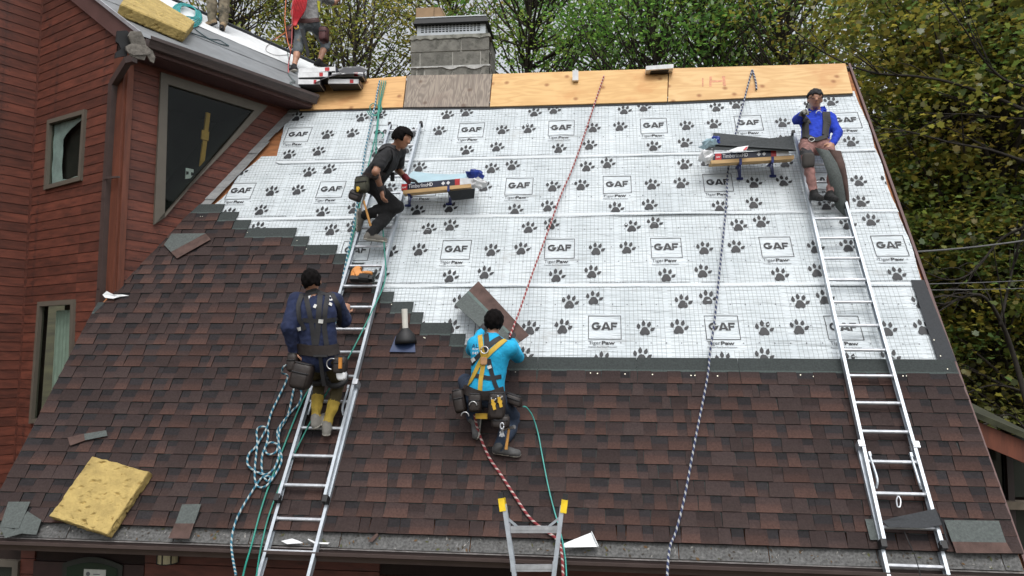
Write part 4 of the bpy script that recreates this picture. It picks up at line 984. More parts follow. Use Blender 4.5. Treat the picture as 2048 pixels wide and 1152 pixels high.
mb = MB(); mb.abox((x0, YN+.66, .3), (x1, YN+.70, z_-.06)); mb.obj('pane', M['glass'], nb)
# ------------------------------------------------------------------ overhead wires
def wire(p0, p1, r, sag, label):
    P = [p0+(p1-p0)*t-np.array([0, 0, sag*4*t*(1-t)]) for t in np.linspace(0, 1, 25)]
    mb = MB(); mb.tube(P, r, 6); o = mb.obj('overhead_wire', mat('wire_'+str(r), (.10, .10, .10), .5), None, smooth=True); tag(o, label, 'wire', 'overhead wires beside the roof')
wire(RP(UR+.03, ruv(1820, 492)[1], -.1), aty(2200, 452, 4.0), .012, .05, 'topmost and thickest of the three overhead wires beside the roof')
wire(RP(UR+.03, ruv(1842, 556)[1], -.1), aty(2200, 550, 4.0), .006, .02, 'middle one of the three overhead wires beside the roof')
wire(RP(UR+.03, ruv(1846, 568)[1], -.1), aty(2200, 568, 4.0), .005, .02, 'lowest and thinnest of the three overhead wires beside the roof')
# ------------------------------------------------------------------ ladders
M['alu2'] = mat('ladder_aluminium_dull', (.56, .58, .61), .45, metal=.7, var=.2, scale=15, wear=((.25, .26, .28), 18, .66))
def channel(mb, a, b_, w, d, nrm, inward, t=.006):
    """C shaped rail from a to b: web on the outside, flanges pointing inward"""
    a = np.asarray(a, float); b_ = np.asarray(b_, float); dr_ = (b_-a)/np.linalg.norm(b_-a); L = np.linalg.norm(b_-a)
    iw = inward-(inward @ dr_)*dr_; iw /= np.linalg.norm(iw); nn = np.cross(dr_, iw); nn = nn if nn @ nrm > 0 else -nn
    c = (a+b_)/2
    mb.box(c, dr_, iw, nn, L/2, t/2, d/2); mb.box(c+iw*w/2+nn*(d/2-t/2), dr_, iw, nn, L/2, w/2-t/2, t/2); mb.box(c+iw*w/2-nn*(d/2-t/2), dr_, iw, nn, L/2, w/2-t/2, t/2)
def section(root, lp, rp_, dep, rungs, nrm, feet=None, w=.028):
    """lp, rp_: (bottom, top) of the two rails; rungs: list of 0..1"""
    for s, (a, b_) in enumerate((lp, rp_)):
        o = rp_ if s == 0 else lp; inw = (o[0]-a); inw = inw/np.linalg.norm(inw)
        mb = MB(); channel(mb, a, b_, w, dep, nrm, inw); rail = mb.obj('rail', M['alu'], root)
        if feet: mb = MB(); d_ = (b_-a)/np.linalg.norm(b_-a); mb.bar(a-d_*.03, a+d_*.035, .045, dep*1.25, nrm); mb.obj('end_cap', M['black'], rail)
    for t in rungs:
        a = lp[0]+(lp[1]-lp[0])*t; b_ = rp_[0]+(rp_[1]-rp_[0])*t; d_ = (b_-a)/np.linalg.norm(b_-a)
        mb = MB(); pts = [a+d_*.006, b_-d_*.006]; mb.tube(pts, .0165, 10)
        for q in (a+d_*.012, b_-d_*.030): mb.tube([q, q+d_*.018], .023, 10)
        mb.obj('rung', M['alu2'], root)
SPC = .2945
def roof_ladder(label, fl, fr, bl, br, rung_px, top_v, lockpx, vbase_top):
    """fl/fr: two pixel points on the fly rails, bl/br: base rail pixel points at the bottom of the picture"""
    root = empty('extension_ladder', RP(ruv(*fl[0])[0], -3.0, .1), label, 'ladder', 'long aluminium ladders on the roof')
    HF, HB = .125, .062
    def lin(p, h):
        (u0, v0), (u1, v1) = [ruv(*q, h) for q in p]; return lambda v: u0+(u1-u0)*(v-v0)/(v1-v0)
    L1, R1 = lin(fl, HF), lin(fr, HF)
    vr = ruv(*rung_px, HF)[1]
    vb_f = .5*(ruv(*fl[0], HF)[1]+ruv(*fr[0], HF)[1])
    rr = [vr+SPC*k for k in range(-30, 40)]
    rf = [(v-vb_f)/(top_v-vb_f) for v in rr if vb_f+.05 < v < top_v-.03]
    section(root, (RP(L1(vb_f), vb_f, HF), RP(L1(top_v), top_v, HF)), (RP(R1(vb_f), vb_f, HF), RP(R1(top_v), top_v, HF)), .066, rf, NR, feet=True)
    for fn in (L1, R1):
        mb = MB(); P = RP(fn(top_v), top_v, HF); mb.bar(P-VR*.02, P+VR*.03, .036, .075, NR); mb.obj('end_cap', M['black'], root)
    # base section runs to the ground
    ub, vb0 = ruv(*bl, HB); ub2, vb02 = ruv(*br, HB); vg = -3.16
    kl = lambda v: L1(vbase_top)-.022+(ub-(L1(vbase_top)-.022))*(v-vbase_top)/(vb0-vbase_top); kr = lambda v: R1(vbase_top)+.022+(ub2-(R1(vbase_top)+.022))*(v-vbase_top)/(vb02-vbase_top)
    rb = [(v-vg)/(vbase_top-vg) for v in rr if vg+.15 < v < vbase_top-.04 and not (vb_f < v)]
    section(root, (RP(kl(vg), vg, HB), RP(kl(vbase_top), vbase_top, HB)), (RP(kr(vg), vg, HB), RP(kr(vbase_top), vbase_top, HB)), .07, rb, NR)
    for fn, s in ((L1, 1), (R1, -1)):                  # rung locks and guide brackets
        mb = MB(); c = RP(fn(vbase_top)-s*.005, vbase_top-.02, HF-.015); mb.box(c, XR, VR, NR, .026, .03, .055); mb.obj('guide_bracket', M['alu2'], root)
        vL = ruv(*lockpx, HF)[1]; mb = MB(); c0 = RP(fn(vL)+s*.055, vL+.12, HF+.01); c1 = RP(fn(vL)+s*.06, vL-.10, HF+.03); c2 = RP(fn(vL)+s*.045, vL-.17, HF-.0); mb.tube(smoothpath([c0, c1, c2], 4), .011, 6); mb.bar(c0, c0+VR*.04, .02, .03, NR); mb.obj('rung_lock', M['alu'], root)
    return root, L1, R1, HF
LADL, l1L, l1R, HF = roof_ladder('long aluminium ladder left of the middle, two workers on it', ((556, 998), (780, 250)), ((652, 1000), (842, 250)), (517, 1151), (621.5, 1151), (604, 1033), ruv(811, 250, .125)[1], (700, 800), ruv(707, 766, .1)[1])
LADR, r1L, r1R, HF = roof_ladder('long aluminium ladder at the right rake under the seated worker', ((1765, 1088), (1614, 395)), ((1886, 1094), (1702, 440)), (1772, 1151), (1897, 1151), (1810, 988), 5.15, (1775, 940), ruv(1778, 890, .1)[1])
# short ladder standing free at the eave
root = empty('short_ladder', aty(1067, 1151, -.85)*np.array([1, 1, 0]), 'short ladder top with yellow tips poking above the gutter', 'ladder')
YS = -.62
def sp_(px, py): return onpl(px, py, np.array([0, YS, ZE]), np.array([0, math.cos(.12), -math.sin(.12)]))
tl, tr_, bl_, br_ = sp_(1007, 1022), sp_(1127, 1022), sp_(1026, 1152), sp_(1111, 1152)
ext = 2.0
bl2 = bl_+(bl_-tl)*ext; br2 = br_+(br_-tr_)*ext
zt = 0.0; f_ = (tl[2]-.02)/(tl[2]-bl2[2]); 
nn = np.array([0, -1., 0])
mid_l = lambda z: tl+(bl_-tl)*min(1, (tl[2]-z)/(tl[2]-bl_[2]))+np.array([0, -.25, -1])*max(0, bl_[2]-z)
mid_r = lambda z: tr_+(br_-tr_)*min(1, (tr_[2]-z)/(tr_[2]-br_[2]))+np.array([0, -.25, -1])*max(0, br_[2]-z)
for fn, o in ((mid_l, 1), (mid_r, -1)):
    mb = MB(); channel(mb, fn(bl_[2]), fn(tl[2]+.05), .034, .06, nn, np.array([float(o), 0, 0])); channel(mb, fn(.02), fn(bl_[2]+.001), .034, .06, nn, np.array([float(o), 0, 0])); rail = mb.obj('rail', M['alu'], root)
    a = fn(tl[2]+.02); d_ = (tl-bl_) if o == 1 else (tr_-br_); d_ = d_/np.linalg.norm(d_)
    mb = MB(); mb.bar(a-d_*.02, a+d_*.08, .05, .075, nn); mb.obj('yellow_tip', mat('yellow_plastic_%d' % o, (.75, .52, .015), .45), rail)
    mb = MB(); mb.bar(a+d_*.081, a+d_*.125, .04, .06, nn); mb.obj('tip_cap', M['black'], rail)
    q = sp_(1008 if o == 1 else 1126, 1030); q2 = sp_(1034 if o == 1 else 1098, 1052); mb = MB(); mb.bar(q+nn*.01, q2+nn*.01, .018, .012, nn); mb.obj('brace', M['alu'], root)
for py in (1056, 1133):
    a = sp_(1014+(py-1056)*.11, py); b_ = sp_(1122-(py-1056)*.13, py); mb = MB(); mb.bar(a, b_, .03, .026, nn); mb.bar(a+nn*.005-ZV*.018, b_+nn*.005-ZV*.018, .038, .008, nn)
    for s, q in ((1, a), (-1, b_)): mb.box(q+XR*s*.012, XR, nn, ZV, .016, .022, .034)
    mb.obj('rung', M['alu2'], root)
z = sp_(1068, 1133)[2]-.30
while z > .2: 
    mb = MB(); mb.bar(mid_l(z), mid_r(z), .03, .026, nn); mb.obj('rung', M['alu2'], root); z -= .3
# ------------------------------------------------------------------ ropes and hoses
def ropemat(name, ca, cb, duty=.5, k=60., tw=2.):
    m, nt, b, out = nodemat(name); L = nt.links.new
    uv = N(nt, 'ShaderNodeUVMap', uv_map='UVMap'); sp = N(nt, 'ShaderNodeSeparateXYZ'); L(uv.outputs[0], sp.inputs[0])
    a = N(nt, 'ShaderNodeMath', operation='MULTIPLY', i_1=k); c = N(nt, 'ShaderNodeMath', operation='MULTIPLY_ADD', i_1=tw); L(sp.outputs[0], a.inputs[0]); L(sp.outputs[1], c.inputs[0]); L(a.outputs[0], c.inputs[2])
    f = N(nt, 'ShaderNodeMath', operation='FRACT'); L(c.outputs[0], f.inputs[0]); g_ = N(nt, 'ShaderNodeMath', operation='GREATER_THAN', i_1=duty); L(f.outputs[0], g_.inputs[0])
    mx = N(nt, 'ShaderNodeMix', data_type='RGBA'); L(g_.outputs[0], mx.inputs[0]); mx.inputs[6].default_value = c4(ca); mx.inputs[7].default_value = c4(cb); L(mx.outputs[2], b.inputs['Base Color']); b.inputs['Roughness'].default_value = .8
    return m
def rope(name, label, cat, pts, r, m, n=6, seg=8, parent=None, group=None, partname=None):
    P = smoothpath(pts, n); V, F = [], []
    T = np.gradient(P, axis=0); T /= np.linalg.norm(T, axis=1)[:, None]+1e-9
    Nn = np.cross(T[0], NR); Nn /= np.linalg.norm(Nn); s = 0; UVs = []
    for i in range(len(P)):
        if i: s += np.linalg.norm(P[i]-P[i-1])
        Nn = Nn-(Nn @ T[i])*T[i]; Nn /= np.linalg.norm(Nn)+1e-9; B = np.cross(T[i], Nn)
        for k in range(seg+1):
            q = 2*math.pi*k/seg; V.append(P[i]+r*(math.cos(q)*Nn+math.sin(q)*B)); UVs.append((s, k/seg))
    F = [(i*(seg+1)+k, i*(seg+1)+k+1, (i+1)*(seg+1)+k+1, (i+1)*(seg+1)+k) for i in range(len(P)-1) for k in range(seg)]
    o = mesh(name, V, F, m, parent, uvs=UVs, smooth=True)
    if label: tag(o, label, cat, group)
    return o
def rpl(pxs, h): return [rp(x, y, max(h if np.isscalar(h) else h[i], .078)) for i, (x, y) in enumerate(pxs)]
RB_ = ropemat('rope_navy_white', (.022, .032, .085), (.36, .37, .37), .60, 15, 1); RR_ = ropemat('rope_red_white', (.22, .03, .035), (.46, .38, .35), .66, 15, 1); RT_ = ropemat('rope_teal_white', (.02, .13, .20), (.40, .45, .45), .58, 15, 1)
M['hose'] = mat('teal_hose', (.02, .22, .17), .45, var=.15); M['hose2'] = mat('teal_hose_light', (.06, .33, .29), .45, var=.15)
rope('rope', 'navy and white rope hanging from the ridge down to the right of the middle', 'rope', rpl([(1504, 140), (1490, 194), (1469.5, 274), (1455.6, 344), (1453, 405), (1440, 536), (1429.6, 637), (1420, 705), (1414.5, 757), (1389.7, 884), (1369, 995), (1351.5, 1064), (1340, 1094), (1334.5, 1152), (1331, 1300)], [.075]*9+[.07, .065, .07, .17, .3, .6]), .0105, RB_)
rope('rope_tail', 'short navy and white rope tail beside the anchor on the ridge board', 'rope', rpl([(1505, 140), (1508, 150), (1512, 166), (1513, 179)], .068), .012, RB_)
rope('rope', 'red and white rope from the ridge to the kneeling worker', 'rope', rpl([(1208, 152), (1190, 205), (1162.6, 288), (1142, 344), (1121, 392), (1096.7, 460), (1065, 546.7), (1041, 616), (1019, 675)], [.07, .07, .07, .07, .08, .12, .2, .3, .42]), .0105, RR_)
rope('rope', 'red and white rope trailing from the kneeling worker over the gutter', 'rope', rpl([(949, 830), (957.8, 866.6), (978.6, 915), (999.5, 946), (1027, 988), (1055, 1030), (1076, 1050.6), (1113, 1078), (1122, 1099), (1126, 1152), (1128, 1300)], [.3, .12, .065, .06, .06, .06, .06, .09, .18, .3, .6]), .0125, RR_)
rope('air_hose', 'thin teal air hose from the kneeling worker down past the short ladder', 'hose', rpl([(1046, 813), (1053, 815), (1065, 832), (1076, 866.6), (1084.5, 911.7), (1096.7, 974), (1109, 1023), (1119, 1057.5), (1128, 1099), (1133, 1152), (1136, 1300)], [.28, .25, .16, .07, .055, .055, .055, .06, .16, .3, .6]), .0065, M['hose2'])
cz = [(365, 72), (325, 85), (318, 118), (345, 138), (300, 240), (262, 320), (240, 395), (185, 490), (148, 530), (140, 580), (170, 612), (230, 635), (275, 605), (300, 540), (295, 485), (255, 472), (230, 500), (245, 532), (283, 522), (298, 480), (292, 420), (315, 375), (360, 320), (405, 270), (415, 215), (395, 185), (378, 195), (360, 280), (340, 350), (305, 410), (300, 480), (315, 560), (285, 630), (240, 690), (200, 700), (180, 670), (178, 600), (190, 480), (188, 410), (215, 390), (245, 410), (240, 470), (215, 540), (215, 620), (240, 668), (258, 648), (215, 650), (165, 720), (110, 810), (75, 890), (58, 980), (65, 1060), (82, 1152)]
hh = [.30, .28, .2, .12]+[.078+.022*((i*7) % 3)/2 for i in range(len(cz)-6)]+[.17, .32]
rope('rope', 'tangled teal and white rope in loops left of the left ladder', 'rope', [rp(440+x/2.55, 700+y/2.55, h) for (x, y), h in zip(cz, hh)], .0100, RT_, n=5)
rope('rope', 'teal and white rope from the ridge along the left ladder rail', 'rope', rpl([(759.4, 161), (754, 187), (750, 211), (744, 234), (737, 269), (730, 304), (718, 385), (706, 455), (693, 520), (684, 565), (672, 640), (650, 720)], .075), .0115, RT_)
rope('air_hose', 'teal hose hanging from the ridge down the left edge of the left ladder', 'hose', rpl([(768, 162), (758, 215), (751, 270), (733, 345), (716, 425), (700, 500), (688, 560), (670, 650), (645, 735), (606, 800), (565, 900), (528, 1000), (503, 1090), (486, 1152), (470, 1260)], [.07]*12+[.1, .3, .6]), .0085, M['hose'])
rope('air_hose', 'teal hose crossing the left ladder and dropping beside its foot', 'hose', rpl([(766, 170), (760, 205), (756, 250), (752, 300), (760, 400), (769, 500), (770, 560), (745, 620), (696, 717), (645, 800), (590, 905), (545, 1010), (524, 1085), (513, 1152), (500, 1260)], [.07, .07, .07, .1, .18, .18, .19, .19, .19, .19, .1, .07, .1, .3, .6]), .0075, M['hose'])
for k, dx in enumerate((0, 4, 8)):
    rope('hose_loop', ['teal hose strand looped over the ridge board, leftmost of three', 'teal hose strand looped over the ridge board, middle of three', 'teal hose strand looped over the ridge board, rightmost of three'][k], 'hose', rpl([(764+dx, 161), (760+dx, 180), (757+dx*.6, 205), (756+dx*.8, 222), (751-dx, 232), (742-dx, 222), (740, 212), (748, 207), (757, 215), (756, 240), (754, 262), (762, 264), (767, 270), (764, 276)][:(14 if k == 0 else 6)], .06+.006*k), .0065, M['hose'])
# ------------------------------------------------------------------ shingle bundles on roof brackets
M['wrapnavy'] = mat('bundle_wrap_navy', (.012, .014, .035), .35, var=.3); M['wrapred'] = mat('bundle_wrap_red', (.45, .02, .025), .4); M['wrapblue'] = mat('wrap_light_blue', (.36, .50, .56), .35, var=.12, scale=5); M['wrapblue2'] = mat('wrap_royal_blue', (.02, .045, .26), .35, var=.4, scale=10); M['wrapwhite'] = mat('wrap_white', (.70, .71, .72), .35, var=.15, scale=8); M['shingleplain'] = mat('stacked_shingle', (.045, .050, .052), .95, var=.25, scale=40, bump=.3)
M['pine'] = mat('pine_plank', (.55, .36, .17), .7, var=.18, scale=5, stretch=(.6, 4, 4)); M['bracket'] = mat('blue_bracket', (.012, .022, .13), .5)
M['printwhite'] = mat('white_print', (.72, .73, .75), .5, var=.05)
TXT = textmesh('Timberline', 1, -.002); HD = textmesh('HD', 1, .02); GAFS = textmesh('GAF', 1, .03)
def crumple(name, c, ex, ey, ez, sx, sy, sz, m, parent, seed, nseg=12):
    V = []; F = []; nr = 7
    for j in range(nr+1):
        th = math.pi*j/nr
        for i in range(nseg):
            ph = 2*math.pi*i/nseg; d_ = np.array([math.sin(th)*math.cos(ph), math.sin(th)*math.sin(ph), math.cos(th)])
            k = 1+.55*mnoise.noise((d_[0]*2.3+seed, d_[1]*2.3, d_[2]*2.3))+.3*mnoise.noise((d_[0]*6+seed, d_[1]*6, d_[2]*6))
            V.append(c+k*(sx*d_[0]*ex+sy*d_[1]*ey+sz*d_[2]*ez))
    F = [(j*nseg+i, j*nseg+(i+1) % nseg, (j+1)*nseg+(i+1) % nseg, (j+1)*nseg+i) for j in range(nr) for i in range(nseg)]
    return mesh(name, V, F, m, parent)
def bracket_set(plank_a, plank_b, label, arms, blabel):
    """pine plank on two blue roof brackets; plank pixel ends of its front lower edge"""
    hb = .30
    A = rp(*plank_a, hb); B = rp(*plank_b, hb); d_ = (B-A)/np.linalg.norm(B-A); up_ = ZV
    back = np.cross(up_, d_); back = back if back[1] > 0 else -back
    o = empty('roof_bracket_plank', (A+B)/2, label, 'plank')
    mb = MB(); c = (A+B)/2+back*.07+up_*.022; mb.box(c, d_, back, up_, np.linalg.norm(B-A)/2, .075, .021); mb.obj('plank', M['pine'], o)
    for (x, y), (x2, y2) in arms:
        P = rp(x, y, hb-.005); hook = rp(x2, y2, .045)
        mb = MB(); mb.bar(P-up_*.012, hook, .022, .010, d_); mb.bar(P-up_*.01, P+back*.22-up_*.01, .03, .012, up_); mb.bar(hook-XR*.045, hook+XR*.03, .022, .02, NR); mb.bar(hook+NR*-.02, hook+VR*.32-NR*.02, .03, .006, NR); mb.obj('bracket_arm', M['bracket'], o)
        mb = MB(); mb.bar(P+up_*.0-back*.006-up_*.02, P-back*.006+up_*.05, .03, .008, back); mb.obj('bracket_lip', M['bracket'], o)
    return o, A+back*.0+up_*.045, d_, back, up_, np.linalg.norm(B-A)
def bundle_print(parent, O, d_, up_, n_, L, H, full=True):
    def lay(VF, m):
        V, F = VF; mesh_V = [O+x*d_+y*up_+n_*.003 for x, y in V]; mb = MB(); mb.add(mesh_V, F); mb.obj('bundle_lettering', m, parent)
    mb = MB(); mb.prism([O+d_*.0+n_*.001, O+d_*.07+n_*.001, O+d_*.07+up_*H+n_*.001, O+up_*H+n_*.001], n_*.001); mb.prism([O+d_*(L-.06)+n_*.001, O+d_*L+n_*.001, O+d_*L+up_*H+n_*.001, O+d_*(L-.06)+up_*H+n_*.001], n_*.001); mb.obj('red_label', M['wrapred'], parent)
    lay(fit(GAFS, .048, .010, H*.3), M['printwhite']); lay(fit(TXT, .22, .085, H*.22, H*.62), M['printwhite']); lay(fit(HD, .065, .31, H*.24, H*.58), M['printwhite'])
    mb = MB()
    for x in (.50, .56): mb.prism([O+d_*(x+a)+up_*(H*.5+b_)+n_*.002 for a, b_ in ((-.024, 0), (0, -.024), (.024, 0), (0, .024))], n_*.001)
    mb.obj('bundle_marks', M['printwhite'], parent)
# right bundle
o, O, d_, back, up_, LP = bracket_set((1422, 328), (1588, 318), 'pine plank on blue roof brackets beside the seated worker', [((1481, 326), (1481, 357)), ((1545, 322), (1547, 352))], '')
bu = empty('shingle_bundle', O+d_*.4, 'opened shingle bundle with loose dark shingles on top beside the seated worker', 'shingle bundle', 'shingle bundles on roof brackets')
up2 = (VR*.25+up_*.75); up2 /= np.linalg.norm(up2); fn_ = -back
def stack(bu, O, d_, L, H, sh_px, seed):
    bk = VR*.9-NR*.1; bk /= np.linalg.norm(bk)
    mb = MB(); mb.prism([O, O+d_*L, O+d_*L+up_*H, O+up_*H], back*.26); return mb.obj('wrapped_stack', M['wrapnavy'], bu)
s0 = O+d_*.03
stack(bu, s0, d_, .82, .075, None, 1); bundle_print(bu, s0+d_*.02, d_, up_, -back, .70, .075)
mb = MB(); mb.prism([s0+d_*.72-back*.004, s0+d_*.86-back*.004, s0+d_*.86-back*.004+up_*.07, s0+d_*.72-back*.004+up_*.078], back*.27); mb.obj('wrap_end', M['wrapwhite'], bu)
for k, pxs in enumerate(([(1410, 300), (1425, 290), (1585, 272), (1592, 302)], [(1422, 288), (1430, 266), (1578, 280), (1588, 300)], [(1440, 300), (1448, 288), (1586, 296), (1592, 303)])):
    mb = MB(); P = [rp(x, y, .40-.02*k) for x, y in pxs] if k != 1 else [rp(1422, 290, .42), rp(1588, 300, .42), rp(1578, 281, .30), rp(1427, 266, .30)]
    mb.prism(P, NR*.006); ls = mb.obj('loose_shingle', M['shingleplain'], bu)
crumple('torn_wrap', rp(1418, 291, .40), XR, NR, ZV, .10, .08, .055, M['wrapblue'], bu, 3.1); crumple('torn_wrap', rp(1431, 283, .41), XR, NR, ZV, .055, .05, .05, M['wrapblue2'], bu, 5.1); crumple('torn_wrap', rp(1416, 313, .33), XR, NR, ZV, .10, .06, .07, M['wrapwhite'], bu, 7.7)
mb = MB(); mb.prism([rp(1452, 304, .44), rp(1492, 303, .44), rp(1497, 292, .44), rp(1475, 295, .44)], NR*.006); mb.obj('torn_wrap', M['wrapwhite'], bu)
mb = MB(); mb.prism([rp(1486, 300, .455), rp(1492, 300, .455), rp(1496, 293, .455), rp(1492, 294, .455)], NR*.002); mb.obj('torn_wrap', M['wrapred'], bu)
# left bundle
o, O, d_, back, up_, LP = bracket_set((806, 388), (942, 375), 'pine plank on blue roof brackets beside the left ladder', [((817, 386), (817, 411)), ((897, 380), (899, 408))], '')
bu = empty('shingle_bundle', O+d_*.4, 'wrapped shingle bundle with pale blue film on top beside the left ladder', 'shingle bundle', 'shingle bundles on roof brackets')
s0 = O-d_*.02
stack(bu, s0, d_, .72, .075, None, 1); bundle_print(bu, s0+d_*.0, d_, up_, -back, .70, .075)
mb = MB(); mb.prism([s0+d_*.70-back*.004, s0+d_*.86-back*.004, s0+d_*.88-back*.004+up_*.06, s0+d_*.70-back*.004+up_*.078], back*.27); mb.obj('wrap_end', M['wrapwhite'], bu)
V = []; n = 16
for i in range(n+1):
    t = i/n
    for j in range(5):
        b0 = s0+d_*(.02+.78*t)+up_*.077; tp = rp(826+118*t, 342+5*math.sin(t*3.1)+3*t, .30); q = b0+(tp-b0)*j/4
        V.append(q+NR*(.010*mnoise.noise((t*5, j*.8, 1.))+.012*math.sin(j/4*math.pi)))
mesh('blue_film', V, [(i*5+j, (i+1)*5+j, (i+1)*5+j+1, i*5+j+1) for i in range(n) for j in range(4)], M['wrapblue'], bu, smooth=True)
crumple('torn_wrap', rp(950, 350, .38), XR, NR, ZV, .10, .07, .045, M['wrapblue2'], bu, 2.2); crumple('torn_wrap', rp(957, 367, .33), XR, NR, ZV, .09, .05, .05, M['wrapwhite'], bu, 9.2)
mb = MB(); mb.prism([rp(895, 384, .30), rp(950, 378, .32), rp(948, 397, .16), rp(905, 401, .14)], NR*.01); mb.obj('hanging_shingle', M['felt'], bu)
# ------------------------------------------------------------------ loose pieces on the roof
def slab(name, pxs, h, t, m, parent=None, label=None, cat=None, group=None):
    mb = MB(); hs_ = [h]*len(pxs) if np.isscalar(h) else h; P = [rp(x, y, q) for (x, y), q in zip(pxs, hs_)]
    a = np.cross(P[1]-P[0], P[2]-P[0]); 
    if a @ NR < 0: P = P[::-1]
    mb.prism(P, NR*t); o = mb.obj(name, m, parent)
    if label: tag(o, label, cat, group)
    return o
M['headlap'] = mat('headlap_granules', (.085, .098, .094), .95, var=.25, scale=50, bump=.4, bscale=200); M['brownsh'] = mat('brown_granules', (.085, .052, .044), .95, var=.35, scale=9, stretch=(1, .5, 1), bump=.4, bscale=200)
def loose(label, parts, h):
    P0 = rp(*parts[0][1][0], h); root = empty('loose_shingle', P0, label, 'shingle')
    h = h+.020
    for k, (kind, pxs) in enumerate(parts): slab('headlap' if kind == 'g' else 'exposed_face', pxs, h+(.0015*k if np.isscalar(h) else 0), .004, M['headlap'] if kind == 'g' else M['brownsh'], root)
z2 = lambda L: [(x/2.88, 380+y/2.88) for x, y in L]; z3 = lambda L: [(x/2.88, 752+y/2.88) for x, y in L]; z9 = lambda L: [(1348+x/2.88, 752+y/2.88) for x, y in L]
loose('loose shingle lying askew against the foot of the wing wall', [('g', z2([(945, 315), (990, 252), (1185, 250), (985, 358)])), ('b', z2([(985, 358), (1185, 251), (1215, 285), (1020, 395)]))], .058)
loose('small shingle offcut on the left rake', [('b', z3([(390, 355), (485, 333), (490, 372), (405, 402)])), ('g', z3([(485, 334), (612, 313), (620, 345), (491, 371)]))], .055)
loose('grey shingle piece at the lower left corner beside the eave', [('g', z3([(50, 725), (175, 725), (110, 880), (0, 870)]))], .056)
loose('grey shingle offcut lapped on another near the lower left corner', [('g', z3([(160, 780), (240, 830), (210, 915), (70, 905)]))], .052)
loose('bent shingle scrap hanging over the gutter at the lower left', [('g', z3([(0, 870), (70, 880), (135, 905), (30, 935)]))], .07)
loose('loose narrow shingle hanging over the starter strip near the foam block', [('g', z3([(1050, 740), (1160, 738), (1120, 850), (1010, 850)])), ('b', z3([(1009, 850), (1119, 850), (1090, 938), (970, 935)]))], .058)
loose('grey shingle piece left of the right ladder foot', [('g', z9([(1100, 825), (1165, 825), (1210, 945), (1130, 945)]))], .056)
loose('broad loose shingle at the lower right corner by the gutter', [('g', z9([(1555, 830), (1870, 835), (1912, 960), (1600, 955)])), ('b', z9([(1602, 955), (1914, 960), (1950, 1022), (1625, 1020)]))], .057)
slab('torn_shingle_scrap', [(736, 1083), (757, 1062), (756, 1072), (745, 1084)], .05, .004, M['brownsh'], None, 'tiny brown shingle scrap on the starter strip right of the left ladder', 'scrap')
# vent pipe
vp = empty('vent_pipe', rp(810, 690, .05), 'white vent pipe in a black rubber boot right of the left ladder', 'pipe')
slab('boot_flashing', [(779, 704), (831, 705), (829, 672), (792, 672)], .074, .005, mat('navy_flashing', (.022, .04, .10), .5), vp)
base = rp(811, 684, .06); axd = ZV*.85+NR*.15; axd /= np.linalg.norm(axd)
pb = rp(811, 668, .115); pt = onpl(809, 618, pb, np.array([0, 1., 0])); ax_ = (pt-pb)/np.linalg.norm(pt-pb)
mb = MB(); P = [pb-ax_*.10, pb-ax_*.06, pb-ax_*.01, pb+ax_*.02, pb+ax_*.045, pb+ax_*.06]; mb.tube(P, [.115, .112, .095, .07, .05, .04], 20); mb.obj('rubber_boot', M['black'], vp, smooth=True)
mb = MB(); mb.tube([pb, pt], .031, 16); mb.obj('pipe', mat('pvc_white', (.62, .60, .54), .45, var=.08), vp)
# white scraps, drip pieces
slab('bent_drip_edge', [(1126, 1095), (1128, 1087), (1183, 1065), (1194, 1086), (1197, 1094)], [.09, .09, .07, .07, .09], .003, M['white'], None, 'bent triangular white metal piece lying in the gutter beside the short ladder', 'flashing')
mb = MB(); a = rp(1183, 1064, .075); b_ = rp(1197, 1094, .095); mb.bar(a, b_, .03, .004, XR); o2 = mb.obj('flange', M['white'], bpy.data.objects['bent_drip_edge'])
slab('white_scrap', [(563, 1083), (585, 1078), (597, 1082), (607, 1087), (575, 1089)], .05, .012, M['white'], None, 'crumpled white scrap on the starter strip between the ladder rails', 'scrap')
slab('white_scrap', [(617, 1078), (633, 1085), (660, 1086), (656, 1089), (630, 1088), (616, 1080)], .05, .01, M['white'], None, 'thin white scrap on the starter strip against the right ladder rail', 'scrap')
slab('torn_house_wrap', [(206, 590), (214, 583), (228, 590), (245, 590), (258, 592), (240, 594), (226, 598), (210, 596)], [.09, .11, .10, .07, .06, .07, .09, .09], .008, M['white'], None, 'torn white wrap scrap at the foot of the wing corner post', 'scrap')
# white pieces on the ridge
mb = MB(); c = rp(1151, 153, .11); mb.box(c, XR, np.array([0, 1, 0]), ZV, .04, .05, .07); mb.box(c+ZV*.085, XR, np.array([0, 1, 0]), ZV, .012, .012, .02); o = mb.obj('anchor_box', M['wrapwhite']); tag(o, 'small white box on the ridge board above the red rope', 'box')
pk = empty('wrapped_packet', rp(1318, 142, .1), 'flat white wrapped packet lying over the ridge board', 'packet')
mb = MB(); c = rp(1318, 141, .10); mb.box(c, XR*.995+ZV*.04, np.array([0, 1, 0]), ZV, .185, .13, .028); mb.obj('carton', M['wrapwhite'], pk); mb = MB(); mb.box(c-ZV*.034, XR, np.array([0, 1, 0]), ZV, .12, .09, .006); mb.obj('carton_base', M['black'], pk)
